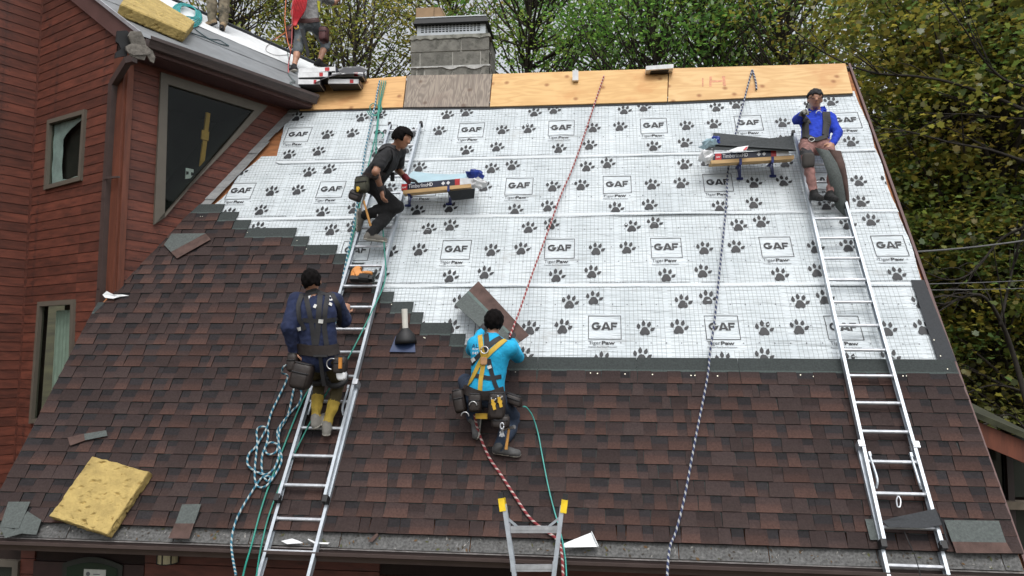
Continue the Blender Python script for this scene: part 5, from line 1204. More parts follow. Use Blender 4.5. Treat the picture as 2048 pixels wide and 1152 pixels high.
# black felt over a rung of the right ladder
ft = empty('felt_sheet', rp(1830, 1045, .19), 'black felt offcut folded over a low rung of the right ladder', 'felt')
for nm, pxs, hs_ in (('top_fold', [(1764, 1042), (1790, 1034), (1835, 1025), (1871, 1017), (1884, 1050), (1850, 1056), (1778, 1054)], [.15, .17, .18, .185, .20, .20, .19]), ('side_flap', [(1871, 1017), (1888, 1046), (1899, 1092), (1890, 1072), (1884, 1050)], [.184, .19, .12, .15, .199])):
    P = [rp(x, y, q) for (x, y), q in zip(pxs, hs_)]; mb = MB(); c_ = sum(P)/len(P); V = [c_]+P; V = V+[v-NR*.005 for v in V]; n = len(P)
    F = [(0, 1+i, 1+(i+1) % n) for i in range(n)]+[(n+1, n+2+(i+1) % n, n+2+i) for i in range(n)]+[(1+i, n+2+i, n+2+(i+1) % n, 1+(i+1) % n) for i in range(n)]
    mb.add(V, F); mb.obj(nm, M['felt'], ft)
ph = empty('pulley_hook', rp(1797, 1000, .1), 'small steel carabiner hanging from a rung of the right ladder', 'hook')
mb = MB(); mb.tube(smoothpath([rp(1796, 992, .13), rp(1793, 1000, .13), rp(1795, 1013, .13), rp(1800, 1013, .13), rp(1801, 1000, .13), rp(1797, 992, .13)], 4), .006, 6); mb.obj('carabiner', M['alu2'], ph)
rope('cord', 'thin dark cord dropping below the felt on the right ladder', 'cord', rpl([(1808, 1062), (1818, 1085), (1830, 1112), (1838, 1140), (1842, 1160)], [.13, .13, .2, .3, .4]), .004, M['black'])
# ------------------------------------------------------------------ foam blocks
M['foam'] = mat('yellow_foam', (.40, .295, .105), .95, var=.25, scale=7, detail=8, bump=1., bscale=35, wear=((.22, .14, .035), 16, .62))
def foam(label, corners, thick, nrm, seed):
    """corners: bottom quad (world), thick along nrm; crumbled edges"""
    A, B, C_, D = [np.asarray(p, float) for p in corners]; n = 56; m = 46; k = 8; V = {}; 
    def pos(s, t, w):
        p = (A*(1-s)+B*s)*(1-t)+(D*(1-s)+C_*s)*t+nrm*(w*thick); ctr = (A+B+C_+D)/4+nrm*thick*.5
        e = min(s, 1-s, t, 1-t); rr_ = 1-.03*(max(0, .06-e)/.06)*(1 if w in (0, 1) else .4)
        q = ctr+(p-ctr)*rr_
        nz = mnoise.noise((p[0]*9+seed, p[1]*9, p[2]*9))*.010+mnoise.noise((p[0]*28+seed, p[1]*28, p[2]*28))*.006
        pit = max(0, mnoise.noise((p[0]*16+seed*2, p[1]*30, p[2]*30+5))-.30)*.05+max(0, .05-abs(mnoise.noise((p[0]*6+seed, p[1]*6, p[2]*6+9))))*.16*max(0, mnoise.noise((p[0]*4, p[1]*4, 4+seed))+.1)
        out = q-ctr; out = out/np.linalg.norm(out)
        return q+out*nz-(nrm*pit if w == 1 else out*pit)
    verts = []; idx = {}; F = []
    def vid(s, t, w):
        key = (round(s*n), round(t*m), round(w*k))
        if key not in idx: idx[key] = len(verts); verts.append(pos(s, t, w))
        return idx[key]
    for i in range(n):
        for j in range(m):
            for w in (0, 1):
                f = [vid(i/n, j/m, w), vid((i+1)/n, j/m, w), vid((i+1)/n, (j+1)/m, w), vid(i/n, (j+1)/m, w)]; F.append(tuple(f if w else f[::-1]))
    for l in range(k):
        for i in range(n):
            for t in (0, 1): F.append((vid(i/n, t, l/k), vid((i+1)/n, t, l/k), vid((i+1)/n, t, (l+1)/k), vid(i/n, t, (l+1)/k)))
        for j in range(m):
            for s in (0, 1): F.append((vid(s, j/m, l/k), vid(s, (j+1)/m, l/k), vid(s, (j+1)/m, (l+1)/k), vid(s, j/m, (l+1)/k)))
    o = mesh('foam_block', verts, F, M['foam'], None); tag(o, label, 'foam', 'yellow foam blocks'); return o
foam('crumbling yellow foam block on the lower left shingles', [rp(97, 1032, .155)-NR*.095, rp(214, 1070, .155)-NR*.095, rp(299, 942, .155)-NR*.095, rp(184, 911, .155)-NR*.095], .095, NR, 1.)
foam('long yellow foam block on the wing roof at the top left', [on_w(232, 30, .01), on_w(366, 86, .01), on_w(384, 64, .01), on_w(262, -12, .01)], .15, nW, 4.)
# ------------------------------------------------------------------ things on the wing roof
def won(pxs, h): return [on_w(x, y, h) for x, y in pxs]
hc = empty('hose_coil', on_w(375, 30, .03), 'coil of bright teal hose lying on the wing roof', 'hose')
M['teal'] = mat('bright_teal_hose', (.012, .30, .30), .4, var=.1)
cc = on_w(374, 29, .04); ea = on_w(402, 42, .04)-cc; eb = on_w(384, 12, .04)-cc
for k in range(6):
    s = 1-.09*k; pts = [cc+nW*(.01*k)+ea*s*math.cos(q)+eb*s*math.sin(q)+nW*.012*math.sin(q*3+k) for q in np.linspace(0, 2*math.pi, 25)]
    mb = MB(); mb.tube(pts, .010, 6); mb.obj('hose_turn', M['teal'], hc, smooth=True)
rope('cord', 'dark blue cord snaking down the grey felt of the wing roof', 'cord', won([(372, 62), (395, 70), (420, 78), (438, 80), (452, 88), (457, 91), (448, 90), (430, 84), (412, 74), (398, 64), (390, 58)], .02), .008, mat('dark_cord', (.02, .05, .06), .6))
rope('cord', 'grey cord tangled at the feet of the man in shorts', 'cord', won([(575, 105), (578, 125), (577, 145), (584, 157), (590, 163), (580, 165), (588, 172), (600, 178), (612, 183), (604, 184), (596, 178)], .02), .008, mat('grey_cord', (.12, .15, .15), .6))
rope('cord', 'thin grey cord curving over the white membrane of the wing roof', 'cord', won([(545, 85), (534, 92), (533, 102), (550, 110), (570, 110), (578, 108)], .025), .005, mat('grey_cord2', (.2, .2, .2), .6))
# wrapped bundles where the wing meets the ridge
def wbundle(label, cpx, D, L, Wd, H, yaw, roll=0.):
    c = CAM+ray(*cpx)*D; ex = np.array([math.cos(yaw), math.sin(yaw), roll]); ex /= np.linalg.norm(ex); ey = np.cross(ZV, ex); ey /= np.linalg.norm(ey); ez = np.cross(ex, ey)
    o = empty('shingle_bundle', c-ez*H/2, label, 'shingle bundle', 'wrapped bundles on the wing ridge'); mb = MB(); mb.box(c, ex, ey, ez, L/2, Wd/2, H/2*.8); mb.obj('wrapped_stack', M['wrapwhite'], o)
    mb = MB(); mb.box(c-ez*H*.45, ex, ey, ez, L/2*.96, Wd/2*.95, H*.07); mb.obj('shingle_layer', M['felt'], o); mb = MB(); mb.box(c+ex*L*.28-ey*Wd*.5, ex, ey, ez, L*.06, .004, H*.32); mb.obj('red_label', M['wrapred'], o)
    mb = MB(); mb.box(c+ex*(L*.5)+ez*.004, ex, ey, ez, .012, Wd*.42, H*.34); mb.obj('printed_end', M['wrapnavy'], o); return o
DB = float(np.linalg.norm(rp(640, 190)-CAM))/np.linalg.norm(ray(640, 190))
wbundle('white wrapped shingle bundle at the front foot of the ridge stack', (624, 172), DB*.985, .30, .34, .085, .12)
wbundle('grey and white shingle bundle in the middle of the ridge stack', (632, 158), DB*.995, .42, .34, .085, .10, .03)
wbundle('white shingle bundle on top of the ridge stack with a red label', (640, 148), DB*1.0, .52, .34, .08, .10, .05)
wbundle('white shingle bundle lower right on the plywood beside the ridge stack', (692, 171), DB*.985, .42, .34, .08, .10)
wbundle('white shingle bundle upper right beside the ridge stack', (700, 158), DB*1.0, .44, .34, .08, .10, .02)
V = []; c0 = CAM+ray(632, 163)*DB*.975; 
for i in range(9):
    t = i/8
    for j in range(4):
        q = CAM+ray(628+96*t+4*j, 166-22*math.sin(t*2.0)-5*j+6*t*t)*(DB*(.965+.03*j)); V.append(q+ZV*.02*mnoise.noise((t*4, j, 2)))
o = mesh('torn_wrap_sheet', V, [(i*4+j, (i+1)*4+j, (i+1)*4+j+1, i*4+j+1) for i in range(8) for j in range(3)], mat('black_white_wrap', (.05, .05, .055), .5, wear=((.6, .6, .6), 5, .55)), None, smooth=True); tag(o, 'torn dark wrapping sheet draped over the bundles on the wing ridge', 'sheet')
# torn roofing scrap caught on the gutter end
M['rag'] = mat('weathered_roofing_scrap', (.17, .155, .135), .95, var=.4, scale=14, detail=8, bump=.8)
zs = [(190, 15), (290, 20), (335, 100), (345, 150), (405, 205), (430, 265), (420, 320), (385, 300), (350, 240), (330, 290), (265, 280), (195, 255), (150, 200), (145, 160), (200, 130), (165, 60)]
P = [onpl(220+x/4.8, 60+y/4.8, gTopL+nS*.22, nS) for x, y in zs]
rg = empty('torn_roofing_scrap', P[6], 'torn grey roofing scrap hooked over the end of the wing gutter', 'scrap')
mb = MB(); P2 = [p+nS*.03*mnoise.noise((p[1]*6, p[2]*6, .3)) for p in P]; mb.prism(P2, nS*.02); mb.obj('grey_layer', M['rag'], rg)
zs = [(60, 15), (150, 10), (200, 60), (205, 130), (160, 200), (150, 255), (100, 260), (40, 275), (45, 220), (95, 190), (75, 140), (50, 120), (55, 60)]
P = [onpl(220+x/4.8, 60+y/4.8, gTopL+nS*.16, nS) for x, y in zs]; mb = MB(); mb.prism(P, nS*.03); mb.obj('black_layer', M['black'], rg)
zs = [(200, 185), (360, 175), (380, 200), (385, 235), (225, 245), (185, 225)]
P = [onpl(220+x/4.8, 60+y/4.8, gTopL+nS*.245, nS) for x, y in zs]; mb = MB(); mb.prism(P, nS*.012); mb.obj('folded_layer', M['rag'], rg)
# nail gun resting on a rung of the left ladder
ng = empty('nail_gun', rp(727, 560, .16), 'orange and black nail gun resting on a rung of the left ladder', 'nail gun')
M['tan'] = mat('orange_tool', (.55, .22, .05), .5, var=.2)
def gp(x, y, h=.20): return rp(680+x/2.88, 380+y/2.88, h)
mb = MB(); mb.tube(smoothpath([gp(75, 500), gp(80, 470), gp(100, 452), gp(118, 460)], 4), .030, 8); mb.bar(gp(95, 455), gp(115, 500), .07, .07, NR); mb.obj('gun_head', M['tan'], ng)
mb = MB(); mb.tube(smoothpath([gp(118, 480), gp(150, 475), gp(185, 480)], 4), .02, 8); mb.obj('gun_handle', M['tan'], ng)
mb = MB(); mb.tube([gp(115, 505), gp(170, 510)], .052, 12); mb.bar(gp(60, 512), gp(190, 512), .05, .06, NR); mb.obj('magazine', M['black'], ng)

# leaf crumbs and grit lying along the starter strip
rr_ = random.Random(21); V = []; F = []; C = []
for k in range(260):
    u = rr_.uniform(UL+.1, UR-.1); v = rr_.uniform(-.12, -.01)+.0; c_ = RP(u, v, .021+.004*rr_.random()); a = rr_.uniform(0, 6.28); L_ = rr_.uniform(.006, .022); w_ = L_*rr_.uniform(.2, .6)
    d1 = XR*math.cos(a)+VR*math.sin(a); d2 = -XR*math.sin(a)+VR*math.cos(a); b_ = len(V); V += [c_-d1*L_, c_+d2*w_+NR*.004, c_+d1*L_+NR*.003, c_-d2*w_]; F.append((b_, b_+3, b_+2, b_+1)); q = rr_.choice([(.12, .07, .03), (.05, .04, .03), (.3, .29, .27), (.08, .085, .03)]); C += [q]*4
tag(mesh('leaf_crumbs', V, F, mat('crumbs', (1, 1, 1), .9, attr=True, var=.1), None, cols=C), 'brown leaf crumbs and grit scattered along the starter strip', 'debris', kind='stuff')
# ------------------------------------------------------------------ people: one continuous surface each, from a distance field
def unit(v): v = np.asarray(v, float); return v/(np.linalg.norm(v)+1e-12)
class Fig:
    def __init__(s, res=.009): s.P = []; s.res = res
    def cap(s, a, b, ra, rb=None, lab=0, k=.03, fl=None, sc=1.):
        """tapered capsule; fl: direction squashed by sc"""
        s.P.append((np.asarray(a, float), np.asarray(b, float), ra, ra if rb is None else rb, lab, k, None if fl is None else unit(fl), sc))
    def build(s):
        lo = np.min([np.minimum(p[0], p[1])-max(p[2], p[3]) for p in s.P], 0)-.04; hi = np.max([np.maximum(p[0], p[1])+max(p[2], p[3]) for p in s.P], 0)+.04
        s.lo = lo; n = np.ceil((hi-lo)/s.res).astype(int)+1; s.n = n
        D = np.full(n, .3, np.float32); Lb = np.zeros(n, np.int8)
        for a, b, ra, rb, lab, k, fl, sc in s.P:
            m = max(ra, rb)+k+.02; i0 = np.maximum(0, np.floor((np.minimum(a, b)-m-lo)/s.res).astype(int)); i1 = np.minimum(n, np.ceil((np.maximum(a, b)+m-lo)/s.res).astype(int)+1)
            ax = [lo[d]+s.res*np.arange(i0[d], i1[d]) for d in range(3)]
            X = np.stack(np.meshgrid(*ax, indexing='ij'), -1)-a; ba = b-a
            if fl is not None:
                f = X @ fl; X = X+(f*(1/sc-1))[..., None]*fl; ba = ba+(ba @ fl)*(1/sc-1)*fl
            L2 = ba @ ba; t = np.clip((X @ ba)/L2, 0, 1) if L2 > 1e-10 else np.zeros(X.shape[:3])
            d = np.linalg.norm(X-t[..., None]*ba, axis=-1)-(ra+(rb-ra)*t)
            if fl is not None: d = d*(.5+.5*sc)
            sl = tuple(slice(i0[q], i1[q]) for q in range(3)); c = D[sl]
            Lb[sl] = np.where(d < c, lab, Lb[sl])
            if k > 0:
                h = np.clip(.5+.5*(c-d)/k, 0, 1); D[sl] = c*(1-h)+d*h-k*h*(1-h)
            else: D[sl] = np.minimum(c, d)
        s.D = D; s.L = Lb; return s
    def mesh(s):
        D = s.D; ins = D < 0; n = D.shape
        # surface nets
        c = [ins[i:n[0]-1+i, j:n[1]-1+j, k:n[2]-1+k] for i in (0, 1) for j in (0, 1) for k in (0, 1)]
        cnt = sum(x.astype(np.int8) for x in c); act = (cnt > 0) & (cnt < 8); idx = -np.ones(act.shape, np.int64); I = np.argwhere(act); idx[act] = np.arange(len(I))
        acc = np.zeros((len(I), 3)); num = np.zeros(len(I)); corners = [(i, j, k) for i in (0, 1) for j in (0, 1) for k in (0, 1)]
        for a in corners:
            for d in range(3):
                if a[d] == 0:
                    b = list(a); b[d] = 1; va = D[I[:, 0]+a[0], I[:, 1]+a[1], I[:, 2]+a[2]]; vb = D[I[:, 0]+b[0], I[:, 1]+b[1], I[:, 2]+b[2]]
                    x = (va < 0) != (vb < 0); t = np.where(x, va/(va-vb+1e-12*(va == vb)), 0); p = np.tile(np.array(a, float), (len(I), 1)); p[:, d] += t
                    acc[x] += p[x]; num[x] += 1
        V = s.lo+s.res*(I+acc/num[:, None]); F = []
        for d in range(3):
            o1, o2 = [(1, 2), (2, 0), (0, 1)][d]; sl0 = [slice(1, -1)]*3; sl0[d] = slice(0, -1)
            A = ins[tuple(slice(0, -1) if q == d else slice(1, -1) for q in range(3))]; B = ins[tuple(slice(1, None) if q == d else slice(1, -1) for q in range(3))]
            E_ = np.argwhere(A != B); 
            if not len(E_): continue
            flip = A[tuple(E_.T)]; base = E_.copy()
            for q in range(3):
                if q != d: base[:, q] += 1
            def g(du, dv):
                b = base.copy(); b[:, o1] -= du; b[:, o2] -= dv; return idx[b[:, 0], b[:, 1], b[:, 2]]
            q = np.stack([g(1, 1), g(0, 1), g(0, 0), g(1, 0)], 1); q[~flip] = q[~flip][:, ::-1]; F.append(q)
        F = np.concatenate(F); F = F[(F >= 0).all(1)]
        # light smoothing
        for _ in range(2):
            S = np.zeros_like(V); m = np.zeros(len(V))
            for i in range(4):
                np.add.at(S, F[:, i], V[F[:, (i+1) % 4]]); np.add.at(m, F[:, i], 1)
            V = V*.5+.5*S/np.maximum(m, 1)[:, None]
        fc = V[F].mean(1); gi = np.clip(np.round((fc-s.lo)/s.res).astype(int), 0, np.array(n)-1)
        lab = s.L[gi[:, 0], gi[:, 1], gi[:, 2]]
        return V, F, lab
    def val(s, p):
        g = (np.asarray(p, float)-s.lo)/s.res; i = np.floor(g).astype(int)
        if (i < 0).any() or (i >= s.n-1).any(): return .3
        f = g-i; D = s.D[i[0]:i[0]+2, i[1]:i[1]+2, i[2]:i[2]+2]
        D = D[0]*(1-f[0])+D[1]*f[0]; D = D[0]*(1-f[1])+D[1]*f[1]; return float(D[0]*(1-f[2])+D[1]*f[2])
    def grad(s, p):
        e = s.res; return unit([s.val(p+e*np.eye(3)[i])-s.val(p-e*np.eye(3)[i]) for i in range(3)])
    def hit(s, px, py, t0=None):
        d = unit(ray(px, py)); c = s.lo+s.res*np.array(s.n)/2; t = float((c-CAM) @ d)-1.3
        for _ in range(400):
            p = CAM+d*t; v = s.val(p)
            if v < .0015: return p
            t += max(.003, min(v*.7, .05))
            if t > float((c-CAM) @ d)+1.3: return None
        return None
def wrinkle(V, F, lab, amp, freq=13., seed=0.):
    nv = np.zeros_like(V); a = np.cross(V[F[:, 2]]-V[F[:, 0]], V[F[:, 3]]-V[F[:, 1]])
    for i in range(4): np.add.at(nv, F[:, i], a)
    nv /= np.linalg.norm(nv, axis=1)[:, None]+1e-12; A = np.zeros(len(V))
    for i in range(4): A[F[:, i]] = np.maximum(A[F[:, i]], np.array(amp)[lab]) if i == 0 else np.minimum(np.maximum(A[F[:, i]], np.array(amp)[lab]), 9)
    W = np.zeros(len(V))
    for i in np.nonzero(A > 0)[0]:
        x, y, z = V[i]; n1 = mnoise.noise((x*freq+seed, y*freq, z*freq*.75)); n2 = mnoise.noise((x*freq*2.1, y*freq*2.1+seed, z*freq*1.6)); W[i] = (1-abs(n1)*2.4)*.6+n2*.5-.25
    return V+nv*(A*W)[:, None]
def strap(fig, name, pxs, w, m, parent, lift=.004, th=.005, step=3.5):
    path = []
    for (a, b) in zip(pxs[:-1], pxs[1:]):
        n = max(1, int(math.hypot(b[0]-a[0], b[1]-a[1])/step)); path += [(a[0]+(b[0]-a[0])*i/n, a[1]+(b[1]-a[1])*i/n) for i in range(n)]
    path.append(pxs[-1]); P = [fig.hit(*q) for q in path]; P = [p for p in P if p is not None]
    if len(P) < 2: return None
    P = np.array(P)
    for _ in range(2): P[1:-1] = (P[:-2]+2*P[1:-1]+P[2:])/4
    V = []; F = []; T = np.gradient(P, axis=0)
    for i, p in enumerate(P):
        n = fig.grad(p); t = unit(T[i]); sd_ = unit(np.cross(n, t)); row = []
        for s in (-1, 0, 1):
            q = p+sd_*s*w/2; 
            for _ in range(4): q = q+n*(lift-fig.val(q))*.9
            row.append(q)
        V += row+[q+n*th for q in row]
    for i in range(len(P)-1):
        a = i*6; b = a+6
        F += [(a+3, a+4, b+4, b+3), (a+4, a+5, b+5, b+4), (a, a+3, b+3, b), (a+5, a+2, b+2, b+5), (a+1, a, b, b+1), (a+2, a+1, b+1, b+2)]
    F += [(0, 1, 4, 3), (1, 2, 5, 4)]
    return mesh(name, V, F, m, parent, smooth=False)
def chain(par, px, py, L, sg):
    d = ray(px, py); o = CAM-par; a = d @ d; b = 2*d @ o; c = o @ o-L*L; q = b*b-4*a*c
    if q < 0:
        s = -b/(2*a); return par+unit(CAM+d*s-par)*L
    return CAM+d*((-b+sg*math.sqrt(q))/(2*a))
def ik(h, a, L1, L2, pole):
    d = a-h; D = np.linalg.norm(d); D2 = min(D, (L1+L2)*.995); x = (L1*L1-L2*L2+D2*D2)/(2*D2); y = math.sqrt(max(0, L1*L1-x*x)); u = d/D; p = pole-(pole @ u)*u; return h+u*x*D/D2+unit(p)*y
SKIN = [mat('skin_warm', (.40, .205, .13), .5, var=.12, scale=12), mat('skin_brown', (.31, .15, .09), .5, var=.12, scale=12)]
M['hairm'] = mat('black_hair', (.006, .005, .005), .95, spec=.1, var=.3, scale=30, stretch=(1, 1, .3), bump=.4)
def hand(fig, wrist, dirv, pn, lab, curl=.5, thumb=1, spread=.02, L=1.):
    """palm from the wrist along dirv; pn palm normal; fingers curl towards pn"""
    d = unit(dirv); n = unit(pn-(pn @ d)*d); s = np.cross(d, n)
    fig.cap(wrist, wrist+d*.055*L, .030, .036, lab, .02, n, .55); fig.cap(wrist+d*.055*L, wrist+d*.085*L, .036, .034, lab, .015, n, .5)
    for i, (off, ln) in enumerate(((-.029, .062), (-.010, .075), (.010, .072), (.028, .055))):
        k = wrist+d*.088*L+s*off*L; c1 = curl*.6+.08*i; c2 = curl*1.5
        a1 = k+(d*math.cos(c1)+n*math.sin(c1)+s*off*spread*20)*ln*.55*L; a2 = a1+(d*math.cos(c2)+n*math.sin(c2))*ln*.5*L
        fig.cap(k, a1, .0105, .0095, lab, .003); fig.cap(a1, a2, .0095, .0085, lab, .003)
    b = wrist+d*.03*L-s*thumb*-.030; t1 = b+(d*.55+s*thumb*.75+n*.25)*.045*L; t2 = t1+(d*.85+s*thumb*.25+n*.35)*.035*L
    fig.cap(b, t1, .014, .012, lab, .006); fig.cap(t1, t2, .012, .0095, lab, .003)
def head(fig, H, f, up, lab, sc=1.):
    """f: facing direction"""
    f = unit(f); up = unit(up-(up @ f)*f); s = np.cross(f, up)
    fig.cap(H+up*.022*sc-f*.012*sc, H+up*.022*sc+f*.012*sc, .094*sc, .090*sc, lab, .02, s, .84)
    fig.cap(H+up*.0*sc+f*.02*sc, H-up*.066*sc+f*.040*sc, .072*sc, .040*sc, lab, .035, s, .9)     # face and jaw
    fig.cap(H+up*.012*sc+f*.098*sc, H-up*.020*sc+f*.110*sc, .010*sc, .015*sc, lab, .012)          # nose
    fig.cap(H+up*.030*sc+f*.088*sc-s*.032*sc, H+up*.030*sc+f*.088*sc+s*.032*sc, .010*sc, .010*sc, lab, .014)  # brow
    fig.cap(H-up*.050*sc+f*.084*sc-s*.014*sc, H-up*.050*sc+f*.084*sc+s*.014*sc, .009*sc, .009*sc, lab, .008)  # lips
    for q in (-1, 1):
        fig.cap(H+s*q*.078*sc+up*.012*sc-f*.004, H+s*q*.080*sc-up*.022*sc-f*.0, .014*sc, .010*sc, lab, .006)
    return f, up, s
def hairpiece(H, f, up, s, parent, m, sc=1., low=-.03, front=.03, vol=.012, res=.008, name='hair'):
    fg = Fig(res); fg.cap(H+up*.028*sc-f*.016*sc, H+up*.030*sc+f*.012*sc, .094*sc+vol, .088*sc+vol, 0, .0, s, .86); fg.build()
    # cut away the face and below the hairline
    ax = [fg.lo[d]+fg.res*np.arange(fg.n[d]) for d in range(3)]; X = np.stack(np.meshgrid(*ax, indexing='ij'), -1)-H
    fa = X @ f; ua = X @ up; cut = np.maximum(low*sc-ua, -1); face = np.minimum(fa-front*sc, .062*sc-ua)
    nz = .016*np.sin(X[..., 0]*90)*np.sin(X[..., 1]*83+1)*np.sin(X[..., 2]*77)
    fg.D = np.maximum(fg.D+nz*.5, np.maximum(cut+nz, face+nz)).astype(np.float32); V, F, l = fg.mesh()
    return mesh(name, V, F.tolist(), m, parent, smooth=True)
def superq(name, c, ex, ey, ez, sx, sy, sz, m, parent, e=.45, seed=0., amp=.08, n=14):
    V = []; F = []; nr = 9; sg = lambda x, p: math.copysign(abs(x)**p, x)
    for j in range(nr+1):
        th = math.pi*(j/nr-.5)
        for i in range(n):
            ph = 2*math.pi*i/n; q = np.array([sg(math.cos(th), e)*sg(math.cos(ph), e), sg(math.cos(th), e)*sg(math.sin(ph), e), sg(math.sin(th), e)])
            k = 1+amp*mnoise.noise((q[0]*2+seed, q[1]*2, q[2]*2)); V.append(c+k*(sx*q[0]*ex+sy*q[1]*ey+sz*q[2]*ez))
    F = [(j*n+i, j*n+(i+1) % n, (j+1)*n+(i+1) % n, (j+1)*n+i) for j in range(nr) for i in range(n)]+[tuple(range(n-1, -1, -1)), tuple(nr*n+i for i in range(n))]
    o = mesh(name, V, F, m, parent, smooth=True)
    if name == 'tool_pouch':                              # front pocket, rolled rim and rivets
        superq('pouch_pocket', c-ey*sy*.55-ez*sz*.30, ex, ey, ez, sx*.80, sy*.62, sz*.58, m, parent, e=.35, seed=seed+3, amp=.06, n=12)
        mb = MB(); mb.tube([c-ey*sy*.55+ez*sz*.26+ex*sx*.82*sg(math.cos(t), .5)+ey*sy*.66*sg(math.sin(t), .5) for t in np.linspace(0, 2*math.pi, 21)], .006, 5); mb.tube([c+ez*sz*.93+ex*sx*.80*sg(math.cos(t), .5)+ey*sy*.80*sg(math.sin(t), .5) for t in np.linspace(0, 2*math.pi, 21)], .007, 5); mb.obj('pouch_rim', M['webbing'], parent, smooth=True)
    return o
def body(name, label, J, fwd, mats, bulk=0., head_dir=None, head_up=None, sleeves=1., shorts=False, amp=None, hands=None, jacket=0., sc=1., belly=0., seed=0., legb=None):
    """J: joints. labels 0 skin 1 shirt 2 trousers 3 shoes 4 gloves 5 soles 6 lower trouser"""
    fg = Fig(); f = unit(fwd); P, Nk, H = J['P'], J['N'], J['H']; spine = unit(Nk-P); lat = unit(np.cross(f, spine)); f = unit(np.cross(spine, lat)); L = np.linalg.norm(Nk-P)
    b = bulk
    fg.cap(P-lat*.055, P+lat*.055, .118, .118, 2, .03, f, .86)
    wst = P+spine*L*.22; mid = P+spine*L*.48+f*belly*.5; ch = P+spine*L*.74
    fg.cap(P+spine*(.07-jacket), wst, .152+b, .146+b, 1, .03, f, .74); fg.cap(wst, mid, .146+b, .148+b, 1, .03, f, .74); fg.cap(mid, ch, .148+b, .168+b, 1, .04, f, .68)
    fg.cap(ch-lat*.06, ch+lat*.06, .11+b*.6, .11+b*.6, 1, .05, f, .85); fg.cap(J['Sl'], J['Sr'], .066+b*.6, None, 1, .05); fg.cap(ch, Nk, .12, .06, 1, .05, f, .75)
    fg.cap(Nk-spine*.02, H-.02*spine, .055, .050, 0, .02)
    for s in 'lr':
        S, E_, W_ = J['S'+s], J['E'+s], J['W'+s]
        if sleeves >= 1:
            fg.cap(S, E_, .064+b, .050+b, 1, .03); fg.cap(E_, E_+(W_-E_)*.93, .049+b, .037+b*.6, 1, .015); fg.cap(E_+(W_-E_)*.8, W_, .029, .027, 0, .0)
        else:
            e = S+(E_-S)*sleeves; fg.cap(S, e, .066+b, .062+b, 1, .03); fg.cap(S, E_, .048, .040, 0, .0); fg.cap(E_, W_, .042, .028, 0, .01)
        hd = (hands or {}).get(s)
        if hd: hand(fg, W_, hd[0], hd[1], hd[2], hd[3], hd[4])
        Hh, K, A, T = J['H'+s], J['K'+s], J['A'+s], J['T'+s]
        b2 = b if legb is None else legb; fg.cap(Hh, K, .090+b2*.5, .066+b2*.6, 2, .025)
        if shorts:
            e = K+(A-K)*.18; fg.cap(K, e, .074, .074, 2, .02); fg.cap(K, A, .052, .036, 0, .0); fg.cap(K+(A-K)*.25, K+(A-K)*.5-unit(T-A)*.012, .05, .046, 0, .02)
        else:
            fg.cap(K, K+(A-K)*.40, .067+b2*.6, .066+b2*.8, 2, .02); fg.cap(K+(A-K)*.40, K+(A-K)*.6-unit(T-A)*.01, .066+b2*.8, .062+b2*.8, 6, .02); fg.cap(K+(A-K)*.5, K+(A-K)*.95, .061+b2*.8, .052+b2*.7, 6, .02)
        # shoe
        d_ = unit(T-A); dn = unit(A-K) if 'D'+s not in J else unit(J['D'+s]); dn = unit(dn-(dn @ d_)*d_) if abs(dn @ d_) < .97 else np.array([0, 0, -1.]); heel = A-d_*.035+dn*.045; toe = A+d_*.165+dn*.058
        fg.cap(A-dn*.01, heel+dn*-.005, .042, .040, 3, .015); fg.cap(heel+d_*.03-dn*.005, toe-dn*.012, .042, .037, 3, .02, dn, .8); fg.cap(A+dn*.02, A+d_*.10+dn*.04, .040, .036, 3, .02)
        fg.cap(heel+dn*.022, toe+dn*.012, .041, .040, 5, .004, dn, .32)
    hf, hu, hs_ = head(fg, H, head_dir if head_dir is not None else f, head_up if head_up is not None else spine, 0)
    fg.build(); V, F, lab = fg.mesh(); V = wrinkle(V, F, lab, amp or [0, .010, .010, .001, .001, 0, .012, 0], seed=seed)
    base = np.array([P[0], P[1], min(J['Al'][2], J['Ar'][2])-.06]); root = empty('person', base, label, 'person')
    o = mesh('body', V, F.tolist(), mats, root, mi=np.clip(lab, 0, len(mats)-1), smooth=True)
    return root, fg, (hf, hu, hs_), o
def report(nm, J):
    d = lambda a, b: round(float(np.linalg.norm(J[a]-J[b])), 2)
    print('PERSON', nm, {k: d(*k.split('-')) for k in ('P-N', 'N-H', 'Sl-El', 'El-Wl', 'Sr-Er', 'Er-Wr', 'Hl-Kl', 'Kl-Al', 'Hr-Kr', 'Kr-Ar')}, {k: round(hof(J[k]), 2) for k in ('P', 'N', 'H', 'Kl', 'Al', 'Kr', 'Ar', 'Wl', 'Wr')})
def cloth(n, c, var=.3, **k):
    k.setdefault('wear', (tuple(x*.55+.004 for x in c), 7, .60)); return mat(n, c, .9, var=var, scale=11, bump=.5, bscale=45, detail=8, **k)
M['sole'] = mat('pale_sole', (.42, .40, .35), .8); M['webbing'] = mat('black_webbing', (.018, .018, .02), .7, var=.2, scale=30); M['leather'] = mat('dark_leather', (.022, .016, .014), .55, var=.4, scale=8, bump=.3); M['steel'] = mat('steel', (.5, .5, .5), .3, metal=.9); M['tape'] = mat('reflective_tag', (.6, .6, .58), .5)
def ring(c, n, r, t, m, parent, name='ring', arc=2*math.pi, a0=0., sx=1., ref=None):
    n = unit(n); a = np.cross(n, ZV if ref is None else ref); a = unit(a) if np.linalg.norm(a) > .05 else np.array([1., 0, 0]); b = np.cross(n, a); mb = MB(); mb.tube([c+r*sx*math.cos(a0+q)*a+r*math.sin(a0+q)*b for q in np.linspace(0, arc, 15)], t, 6); return mb.obj(name, m, parent, smooth=True)
